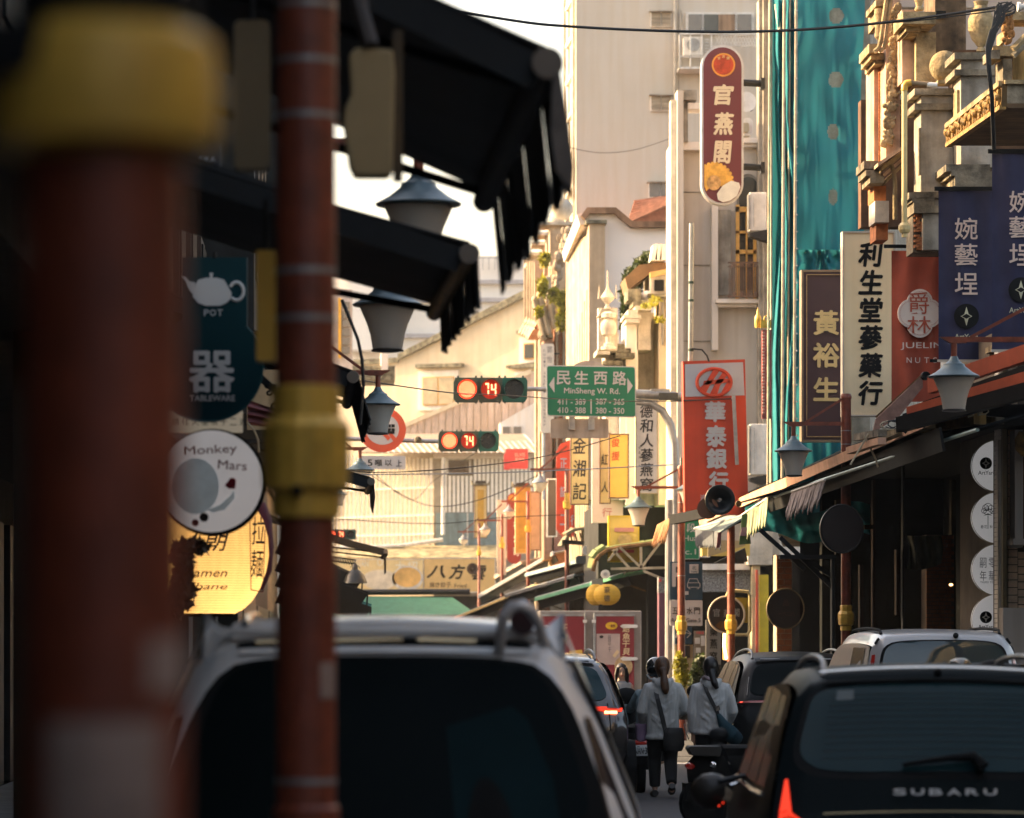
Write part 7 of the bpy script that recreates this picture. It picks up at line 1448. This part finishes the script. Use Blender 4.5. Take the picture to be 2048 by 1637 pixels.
def walker(label, X, Y, H, hood, hair, pose):
    t = thing('person', label, 'person', (X,Y,0)); s = H/1.58
    sh = 1.29*s; hip = .80*s
    # body: one continuous surface
    m = MB(); head(m, X+pose['hx'], Y+.02, 1.36*s, face=1)
    limb(m,[(X+pose['hx']*.5,Y,1.25*s),(X+pose['hx'],Y,1.40*s)],[.055,.05])
    m.loft([(X,Y,hip-.06,.15,.10),(X,Y,hip+.05,.155,.11),(X,Y,1.0*s,.125,.095),(X,Y,1.15*s,.15,.10),(X,Y,sh-.02,.165,.085),(X,Y,sh+.035,.07,.06)])
    for sg in (-1,1):
        f = pose['foot'][0 if sg<0 else 1]; k = pose['knee'][0 if sg<0 else 1]
        limb(m,[(X+sg*.085,Y,hip),(X+sg*.085,Y+k[0],k[1]),(X+sg*.08,Y+f[0],f[1]+.09)],[.085,.052,.036])
        m.tube([(X+sg*.08,Y+f[0]-.05,f[1]+.05),(X+sg*.085,Y+f[0]+.06,f[1]+.03),(X+sg*.09,Y+f[0]+.15,f[1]+.025)],[.035,.032,.02],8)
        A = pose['arm'][0 if sg<0 else 1]; limb(m,[(X+sg*.15,Y,sh-.03),A[0],A[1]],[.046,.036,.024]); hand(m, A[1], Vector(A[1])-Vector(A[0]) if pose.get('straight',1) else (0,.6,-.8))
    body = fuse(m,'body',SKIN,t,.011,2)
    # hoodie
    m = MB(); hz = pose['hem']
    m.loft([(X-.004,Y,hz,.190,.13),(X-.004,Y,hz+.03,.202,.138),(X,Y,hz+.07,.188,.13),(X,Y,hz+.16,.190,.13),(X,Y,1.0*s,.180,.125),(X,Y,1.12*s,.198,.13),(X,Y,sh-.06,.205,.12),(X,Y,sh-.01,.175,.10),(X,Y,sh+.03,.095,.08),(X,Y,sh+.05,.07,.065)],22)
    for i,sg in enumerate((-1,1)):
        A = pose['arm'][i]; a0 = Vector((X+sg*.155,Y,sh-.045)); a1 = Vector(A[0]); a2 = Vector(A[1])
        m.tube([a0-Vector((sg*.05,0,-.01)),a0,a0.lerp(a1,.5)+Vector((sg*.01,0,0)),a1,a1.lerp(a2,.45),a2-(a2-a1).normalized()*.02],[.06,.074,.068,.062,.054,.046],12)
    m.ball((X+pose['hx']*.6,Y-.075,sh-.005),.105,.065,.085,16,10); m.tube([Vector((X+pose['hx']*.6+.10*cos(a*pi/8),Y-.02-.075*sin(a*pi/8),sh+.045-.03*sin(a*pi/8))) for a in range(9)],.032,8)
    rr = random.Random(int(X*100))
    for i in range(16):    # folds in the knit
        z0 = rr.uniform(hz+.04,sh-.1); sx = rr.choice((-1,1)); x0 = sx*rr.uniform(.06,.15); 
        def sf(x,z): return Y-.122*sqrt(max(.05,1-(x/.20)**2))-.003
        pts_ = [(X+x0+(-sx*.10*q), sf(x0-sx*.10*q,z0), z0-.07*q-.02*q*q) for q in (0,.33,.66,1)]
        m.tube(pts_,[.006,.017,.015,.005],6)
    fuse(m,'hoodie',hood,t,.011,2)
    m = MB(); m.loft([(X,Y,hz+.06,.165,.112),(X,Y,hip,.168,.118),(X,Y,hip-.1,.16,.11)],16)
    for i,sg in enumerate((-1,1)):
        f = pose['foot'][i]; k = pose['knee'][i]; m.tube([(X+sg*.075,Y,hip+.02),(X+sg*.085,Y+k[0]*.5,(hip+k[1])/2),(X+sg*.085,Y+k[0],k[1]),(X+sg*.082,Y+(k[0]+f[0])/2,(k[1]+f[1])/2+.06),(X+sg*.08,Y+f[0],f[1]+.12)],[.105,.10,.078,.072,.062],12)
    fuse(m,'trousers',TRS,t,.014,2)
    for i,sg in enumerate((-1,1)):
        f = pose['foot'][i]; m = MB(); tl_ = pose['tilt'][i]
        m.tube([(X+sg*.08,Y+f[0]-.07,f[1]+.045+tl_*.05),(X+sg*.082,Y+f[0]+.0,f[1]+.045),(X+sg*.088,Y+f[0]+.10,f[1]+.035-tl_*.01),(X+sg*.09,Y+f[0]+.19,f[1]+.03-tl_*.02)],[.036,.046,.044,.028],10); m.build('shoe', SHOE, t, smooth=True)
    x = X+pose['hx']; z = 1.36*s
    m = MB(); m.ball((x,Y-.005,z+.132),.090,.105,.112,18,12); m.ball((x,Y-.045,z+.07),.072,.062,.085,14,10)
    m.tube([(X+a,Y-b,c) for a,b,c,d in pose['tail']],[d for a,b,c,d in pose['tail']],10)
    fuse(m,'hair',hair,t,.010,2)
    return t, s, sh
X1, Y1 = ux(1326,44), 44
po = dict(hx=-.01,foot=((.16,0.),(-.22,.05)),knee=((.13,.44),(-.02,.42)),tilt=(0,1.),hem=uz(1480,44),
    arm=[[(X1-.245,Y1-.02,.985),(X1-.215,Y1+.17,.82)],[(X1+.262,Y1+.0,1.00),(X1+.12,Y1+.19,.93)]],
    tail=[(-.01,.08,1.47,.055),(.0,.12,1.39,.042),(.005,.15,1.31,.05),(.015,.165,1.23,.046),(.02,.165,1.185,.022)])
t, s, sh = walker('person walking away in a grey hoodie, brown hair tied back, black crossbody bag', X1, Y1, 1.60, HOOD, HAIRB, po)
def strap(t, pts, w, mt, name='strap'):
    m = MB(); ps=[Vector(p) for p in pts]; vs=[]
    for i,p in enumerate(ps):
        d=(ps[min(i+1,len(ps)-1)]-ps[max(i-1,0)]).normalized(); u=d.cross(Vector((0,1,0))).normalized()*w/2; vs+=[p-u,p+u]
    m.add(vs,[(2*i,2*i+1,2*i+3,2*i+2) for i in range(len(ps)-1)]); return m.build(name, mt, t, solid=.004)
BB = mat('black_bag_leather',(.014,.014,.015),.6,var=.2)
b = thing('shoulder_bag','black crossbody bag at the hip of the person with brown hair','bag',P(1350,1500,43.8))
strap(b,[P(1312,1383,43.90),P(1315,1398,43.855),P(1322,1425,43.845),P(1328,1450,43.85),P(1334,1475,43.84)],.05,BB)
fuse(MB().loft([(ux(1347,43.8),43.82,uz(1502,44),.10,.05),(ux(1348,43.8),43.82,uz(1490,44),.125,.06),(ux(1348,43.8),43.82,uz(1466,44),.12,.055),(ux(1350,43.8),43.82,uz(1455,44),.09,.04)],16),'pouch',BB,b,.012,2)
MB().tube([P(1368,1448,43.8),P(1372,1465,43.8),P(1378,1480,43.8)],.006).build('cord', mat('pale_cord',(.4,.38,.36)), b)
b = thing('tote_bag','mauve fabric tote bag hanging at the left of the person with brown hair','bag',P(1283,1484,44.1)); TM = mat('mauve_tote',(.22,.15,.24),.85,var=.12)
MB().sheet(lambda u,v: P(1270+26*u+ (u-.5)*-2*(1-v), 1484-36*v-0*(1-abs(2*u-1)) + 9*(1-v)*(abs(2*u-1))*-1, 44.1+.02*sin(u*9)),10,8).build('bag_body', TM, b, smooth=2, solid=.05)
for x in (1277,1290): MB().tube([P(x,1450,44.12),P(x+1,1425,44.15)],.006).build('handle', TM, b)
X2, Y2 = ux(1422,43.6), 43.6
po = dict(hx=-.005,foot=((.12,0.),(-.26,.07)),knee=((.12,.44),(-.02,.42)),tilt=(0,1.3),hem=uz(1470,43.6),
    arm=[[(X2-.215,Y2-.01,.97),(X2-.20,Y2+.03,.735)],[(X2+.25,Y2+.0,.99),(X2+.215,Y2+.14,.86)]],
    tail=[(0,.08,1.44,.05),(.01,.12,1.37,.038),(.03,.15,1.31,.04),(.055,.16,1.25,.024)])
t, s, sh = walker('person walking away in a pale grey hoodie, black hair, teal sling bag', X2, Y2, 1.60, HOOD2, HAIRK, po)
MB().tube([Vector((X2-.11+.22*a/8,Y2-.10-.015*sin(a*.8),sh+.06+.015*sin(a*1.3))) for a in range(6)],[.018,.026,.022,.028,.024,.018],8).build('patterned_scarf', mat('patterned_scarf',(.30,.24,.26),.8,var=.7,scale=40), t, smooth=True)
TBG = mat('petrol_sling_fabric',(.006,.045,.065),.8,var=.15)
b = thing('sling_bag','dark teal sling bag hung low on the right hip of the person with black hair','bag',P(1465,1490,43.5))
strap(b,[P(1408,1368,43.50),P(1414,1384,43.455),P(1424,1404,43.445),P(1434,1424,43.44),P(1440,1440,43.44)],.042,BB)
MB().prism([(ux(x,43.43),uz(y,43.43)) for x,y in ((1430,1414),(1438,1411),(1441,1420),(1433,1423))],43.42,.01).build('buckle', CHR, b)
m = MB(); m.tube([P(1436,1428,43.45),P(1446,1448,43.44),P(1460,1468,43.46),P(1474,1480,43.55)],[.025,.06,.10,.085],12); fuse(m,'pouch',TBG,b,.012,3)
# rider and scooter
def scooter(label, X, Y, hd, mt, plate=None, group=None, bars=True):
    t = thing('scooter', label, 'scooter', (X,Y,0), group); ca,sa = cos(hd),sin(hd)
    def Q(x,y,z): return Vector((X+x*ca-y*sa, Y+x*sa+y*ca, z))
    def rot(m): m.v=[tuple(Q(v[0],v[1],v[2])) for v in m.v]; return m
    m = MB(); m.loft([(0,.45,.38,.12,.42),(0,.45,.50,.15,.44),(0,.42,.62,.16,.42),(0,.45,.70,.13,.38)],16); rot(m).build('tail_body', mt, t, smooth=True)
    m = MB(); m.loft([(0,.50,.70,.13,.40),(0,.52,.77,.14,.38),(0,.52,.80,.10,.33)],16); rot(m).build('seat', BLACK, t, smooth=True)
    m = MB(); m.box(-.14,.14,.85,1.3,.28,.36); rot(m).build('footboard', BLACK, t)
    m = MB(); m.tube([(0,1.28,.35),(0,1.38,.7),(0,1.30,1.0)],[.16,.17,.09],12); rot(m).build('leg_shield', mt, t, smooth=True)
    m = MB(); m.tube([(-.34,1.18,1.02),(-.15,1.25,1.06),(.15,1.25,1.06),(.34,1.18,1.02)],.014,8); rot(m).build('handlebar', DARKM, t, smooth=True)
    for yy in (.18,1.52):
        m = MB(); m.lathe((0,yy,.25),[(.15,-.05),(.24,-.05),(.255,0),(.24,.05),(.15,.05)],20,'x'); w = rot(m).build('wheel', BLACK, t, smooth=True); m = MB(); m.lathe((0,yy,.25),[(.03,-.04),(.15,-.03),(.15,.03),(.03,.04)],12,'x'); rot(m).build('rim', GREYM, w)
    for sg in ((-1,1) if bars else ()):
        m = MB(); m.tube([(sg*.26,1.22,1.06),(sg*.33,1.18,1.22)],.006,6); m.ball((sg*.34,1.16,1.27),.055,.015,.04); rot(m).build('mirror', DARKM, t, smooth=True)
    m = MB(); m.ball((0,.04,.60),.09,.05,.04); rot(m).build('tail_lamp', TLD, t, smooth=True); m = MB(); m.box(-.08,.08,-.02,.12,.28,.44); rot(m).build('mudguard', BLACK, t)
    if plate:
        m = MB(); m.box(-.13,.13,-.04,-.025,.44,.57); rot(m).build('number_plate', mat('plate_white',(.6,.6,.58),.4), t)
    return t
Ys = 45.2; Xs = ux(1283,Ys)
t = scooter('scooter with a white number plate NAN-31, ridden ahead of the walkers', Xs, Ys, 0, BLACK, None)
MB().pprism([(1268,1491),(1300,1490),(1300,1512),(1267,1512)],Ys-.22,.01).build('number_plate', mat('plate_bright_white',(.88,.88,.86),.4), t); MB().pb(1272,1514,1294,1530,Ys-.15,.2).build('mudguard', BLACK, t)
letters([('N',1272,1502,5.5,13),('A',1278,1502,5.5,13),('N',1284,1502,5.5,13),('-',1288,1502,2.5,2),('3',1292,1502,5,13),('1',1297,1502,2.5,13)],Ys-.22,INK,t,bold=.02); letters([('~',1277,1493.6,5,2)],Ys-.22,INK,t,bold=.02)
t = thing('person','scooter rider seen from behind in a black helmet and grey jacket','person',(Xs+.13,Ys+.45,0)); Xr=ux(1302,46); Yr=Ys+.5
m = MB(); m.loft([(Xr-.03,Yr,.72,.17,.14),(Xr-.03,Yr,.85,.16,.12),(Xr-.01,Yr+.03,1.05,.18,.11),(Xr,Yr+.05,1.2,.15,.09),(Xr,Yr+.05,1.26,.06,.055),(Xr,Yr+.06,1.36,.05,.05)],16); m.ball((Xr,Yr+.07,1.44),.075,.09,.10)
for sg in (-1,1):
    m.tube([(Xr+sg*.16,Yr+.05,1.17),(Xr+sg*.24,Yr+.25,.98),(Xr+sg*.27,Yr+.55,1.04)],[.05,.04,.03],8); m.tube([(Xr+sg*.09,Yr,.76),(Xr+sg*.15,Yr+.42,.74),(Xr+sg*.13,Yr+.5,.32)],[.09,.065,.05],8); hand(m,(Xr+sg*.27,Yr+.55,1.04),(0,1,-.1))
fuse(m,'body',SKIN,t,.014,2)
m = MB(); m.loft([(Xr-.03,Yr,.70,.185,.155),(Xr-.03,Yr,.85,.175,.135),(Xr-.01,Yr+.03,1.05,.20,.13),(Xr,Yr+.05,1.19,.17,.11),(Xr,Yr+.05,1.27,.07,.065)],18)
for sg in (-1,1): m.tube([(Xr+sg*.14,Yr+.05,1.17),(Xr+sg*.26,Yr+.25,.98),(Xr+sg*.27,Yr+.52,1.04)],[.075,.06,.04],10)
fuse(m,'jacket',mat('blue_grey_jacket',(.24,.32,.35),.85,var=.15,wave=(9,9,3)),t,.013,2)
m = MB(); [m.tube([(Xr+sg*.08,Yr-.02,.78),(Xr+sg*.15,Yr+.42,.76),(Xr+sg*.13,Yr+.5,.36)],[.11,.085,.07],10) for sg in (-1,1)]; fuse(m,'trousers',TRS,t,.016,2)
hm = MB().ball(P(1311,1336,Yr+.05),.118,.14,.13,20,14).build('helmet', mat('gloss_black_helmet',(.012,.014,.015),.18,var=.1,coat=1), t, smooth=True); MB().tube([P(1294,1350,Yr+.02)+Vector((0,0,0)),P(1300,1358,Yr-.06),P(1314,1361,Yr-.08),P(1326,1357,Yr)],.010,6).build('helmet_rim', mat('pale_strip',(.5,.5,.48)), hm); MB().pb(1307,1332,1311,1334,Yr-.09,.01).build('sticker', WHITE, hm)
# small facing woman by the truck
Xg, Yg_ = ux(1243,58), 58
t = thing('person','small distant person with long dark hair facing us beside the box truck','person',(Xg,Yg_,0)); m = MB(); head(m,Xg,Yg_,uz(1358,58)+0,face=-1,s=.95)
m.loft([(Xg,Yg_,.75,.14,.10),(Xg,Yg_,.95,.12,.09),(Xg,Yg_,1.05,.14,.09),(Xg,Yg_,1.17,.15,.075),(Xg,Yg_,1.20,.06,.05),(Xg,Yg_,1.30,.045,.045)],14)
for sg in (-1,1): m.tube([(Xg+sg*.14,Yg_,1.14),(Xg+sg*.18,Yg_,.92),(Xg+sg*.13,Yg_-.1,.75)],[.04,.032,.022],8); m.tube([(Xg+sg*.07,Yg_,.78),(Xg+sg*.075,Yg_,.42),(Xg+sg*.075,Yg_,.06)],[.085,.052,.035],8); hand(m,(Xg+sg*.13,Yg_-.1,.75),(0,-.2,-1)); m.tube([(Xg+sg*.075,Yg_+.03,.04),(Xg+sg*.08,Yg_-.14,.03)],[.035,.025],8)
fuse(m,'body',mat('light_skin',(.62,.40,.29),.55,var=.05),t,.012,1)
m = MB(); zc = uz(1358,58)
m.ball((Xg,Yg_+.025,zc+.135),.088,.095,.105,14,10)
for sg in (-1,1): m.tube([(Xg+sg*.066,Yg_-.045,zc+.17),(Xg+sg*.084,Yg_-.04,zc+.06),(Xg+sg*.088,Yg_-.04,zc-.08)],[.022,.03,.02],8)
m.tube([(Xg,Yg_+.05,zc+.12),(Xg,Yg_+.06,zc-.1)],[.085,.08],12); fuse(m,'hair',HAIRK,t,.011,1)
m = MB(); m.loft([(Xg,Yg_,.70,.165,.12),(Xg,Yg_,.95,.135,.105),(Xg,Yg_,1.07,.155,.105),(Xg,Yg_,1.17,.155,.085),(Xg,Yg_,1.20,.075,.06)],16); fuse(m,'blouse',mat('pale_blouse',(.52,.50,.48),.85,var=.1),t,.013,1); m = MB(); m.loft([(Xg,Yg_,.30,.20,.16),(Xg,Yg_,.72,.15,.115)],16); m.build('skirt', mat('blue_skirt',(.08,.12,.17),.85), t, smooth=True)
for sg in (-1,1): MB().ball((Xg+sg*.028,Yg_-.093,zc+.105),.012,.006,.006,8,6).build('eye', INK, t); MB().tube([(Xg+sg*.014,Yg_-.095,zc+.128),(Xg+sg*.045,Yg_-.085,zc+.128)],.003,5).build('eyebrow', HAIRK, t)
MB().tube([(Xg-.02,Yg_-.095,zc+.045),(Xg,Yg_-.099,zc+.043),(Xg+.02,Yg_-.095,zc+.045)],.0055,6).build('lips', mat('lip_red',(.40,.08,.06)), t)
MB().tube([P(1234,1366,57.88),P(1242,1385,57.86),P(1252,1400,57.86)],.012).build('bag_strap', mat('blue_skirt',(.08,.12,.17)), t)
# parked scooters between the cars
t = scooter('black scooter half hidden behind the wagon, chrome details catching light', ux(1462,22), 19.3, radians(-6), mat('scooter_plum',(.03,.018,.02),.25,.3,coat=1))
MB().ball(P(1450,1590,21.0),.035,.04,.035).build('indicator', mat('cream_plastic',(.45,.36,.25),.35,var=.4,scale=20), t, smooth=True); MB().tube([P(1455,1572,21),P(1480,1565,21),P(1500,1560,21)],.008,8).build('chrome_lever', CHR, t)
for x,y in ((1446,1606),(1438,1612)): MB().ball(P(x,y,20.9),.006).build('red_reflector', TL_, t)
m = MB(); m.pprism([(1440,1600),(1452,1572),(1468,1586),(1460,1604)],20.95,.03); m.build('front_cowl', mat('cream_plastic',(.45,.36,.25)), t, bevel=.005)
t = scooter('dark scooter with a flat black rack behind the two walkers', ux(1380,36), 36.4, radians(-80), BLACK, bars=False); MB().pprism([(1376,1498),(1380,1493),(1440,1493),(1444,1500),(1440,1514),(1384,1512)],36.2,.35).build('top_rack', mat('matt_black_rack',(.03,.028,.025),.7), t, bevel=.01)
MB().ball(P(1426,1530,36),.032,.03,.03).build('chrome_lamp', CHR, t, smooth=True); MB().ball(P(1458,1528,36),.012).build('chrome_bolt', CHR, t, smooth=True)
# street plants on the right kerb
foliage('street_plant','leafy potted plant left of the red post, below the cream poster','plant',[(1356,1330,9,26),(1362,1360,8,22),(1368,1345,7,30)],66,420,LEAF,.07,[(1360,1400),(1358,1330)])
foliage('street_plant','bushy potted plant right of the red post','plant',[(1396,1340,10,24),(1388,1358,9,20),(1402,1325,9,16)],66.5,520,LEAFD,.08,[(1396,1400),(1396,1330)])
t = thing('planter','long dark planter holding the two leafy street plants','planter',P(1380,1450,66)); MB().pb(1340,1402,1420,1440,66,.6).build('trough', DARKM, t)
# small stuck papers and pink sign by the gate pole
t = sign('notice_board','small white notices and pink labels behind the right plant','notice',1388,1262,1412,1330,72.2,mat('dim_cream',(.22,.18,.14),.7,var=.2),None,d=.05)
for a,b_,c_,d_ in ((1390,1276,1400,1288),(1402,1272,1410,1292),(1392,1296,1401,1306)): MB().pb(a,b_,c_,d_,72.15,.02).build('notice', SW, t)
letters([('中國產',1400,1266,16,6)],72.2,mat('rose_red',(.52,.07,.08)),t,bold=.03)
t = thing('shop_pillar','mauve painted shop pillar left of the sign post','pillar',P(1322,1330,74)); MB().pb(1318,1160,1334,1330,74,.4).build('shaft', mat('mauve_paint',(.13,.05,.08),.7,var=.2), t)
t = thing('convex_mirror_box','speckled grey meter box with a pink tag on the post','meter box',P(1325,1190,73)); t.name='meter_box'; MB().pb(1317,1155,1336,1186,73,.3).build('casing', mat('speckled_granite',(.26,.27,.28)), t); MB().pb(1318,1158,1323,1164,72.97,.03).build('tag', mat('rose_red',(.52,.07,.08)), t)
t = thing('window_reflection','bright warm strip of light reflected in a shop window beside the plants','lamp',P(1450,1320,75)); MB().pprism([(1447,1262),(1452,1262),(1450,1290),(1455,1318),(1451,1320),(1446,1292)],75,.04).build('reflection_strip', mat('warm_reflection_glow',(1,.6,.22),emis=4,var=0), t)  # emitting strip stands in for a window reflection, not a lamp
MB().pb(1446,1262,1464,1320,75.1,.05).build('amber_reflection_panel', mat('amber_reflection',(.55,.33,.12),emis=.25), t)  # faint glow paints the amber reflection around the strip
# ================= air =================
HZ = 1
if HZ:
    m = bpy.data.materials.new('air_volume'); m.use_nodes = True; n_ = m.node_tree; n_.nodes.clear(); o = n_.nodes.new('ShaderNodeOutputMaterial'); v = n_.nodes.new('ShaderNodeVolumePrincipled')
    v.inputs['Color'].default_value = (1.0,.92,.82,1); v.inputs['Density'].default_value = .0003; v.inputs['Anisotropy'].default_value = .3; n_.links.new(v.outputs[0], o.inputs[1])
    h = MB().box(-1600,1600,-1600,1600,-1.0,70).build('haze', m); h['kind'] = 'stuff'
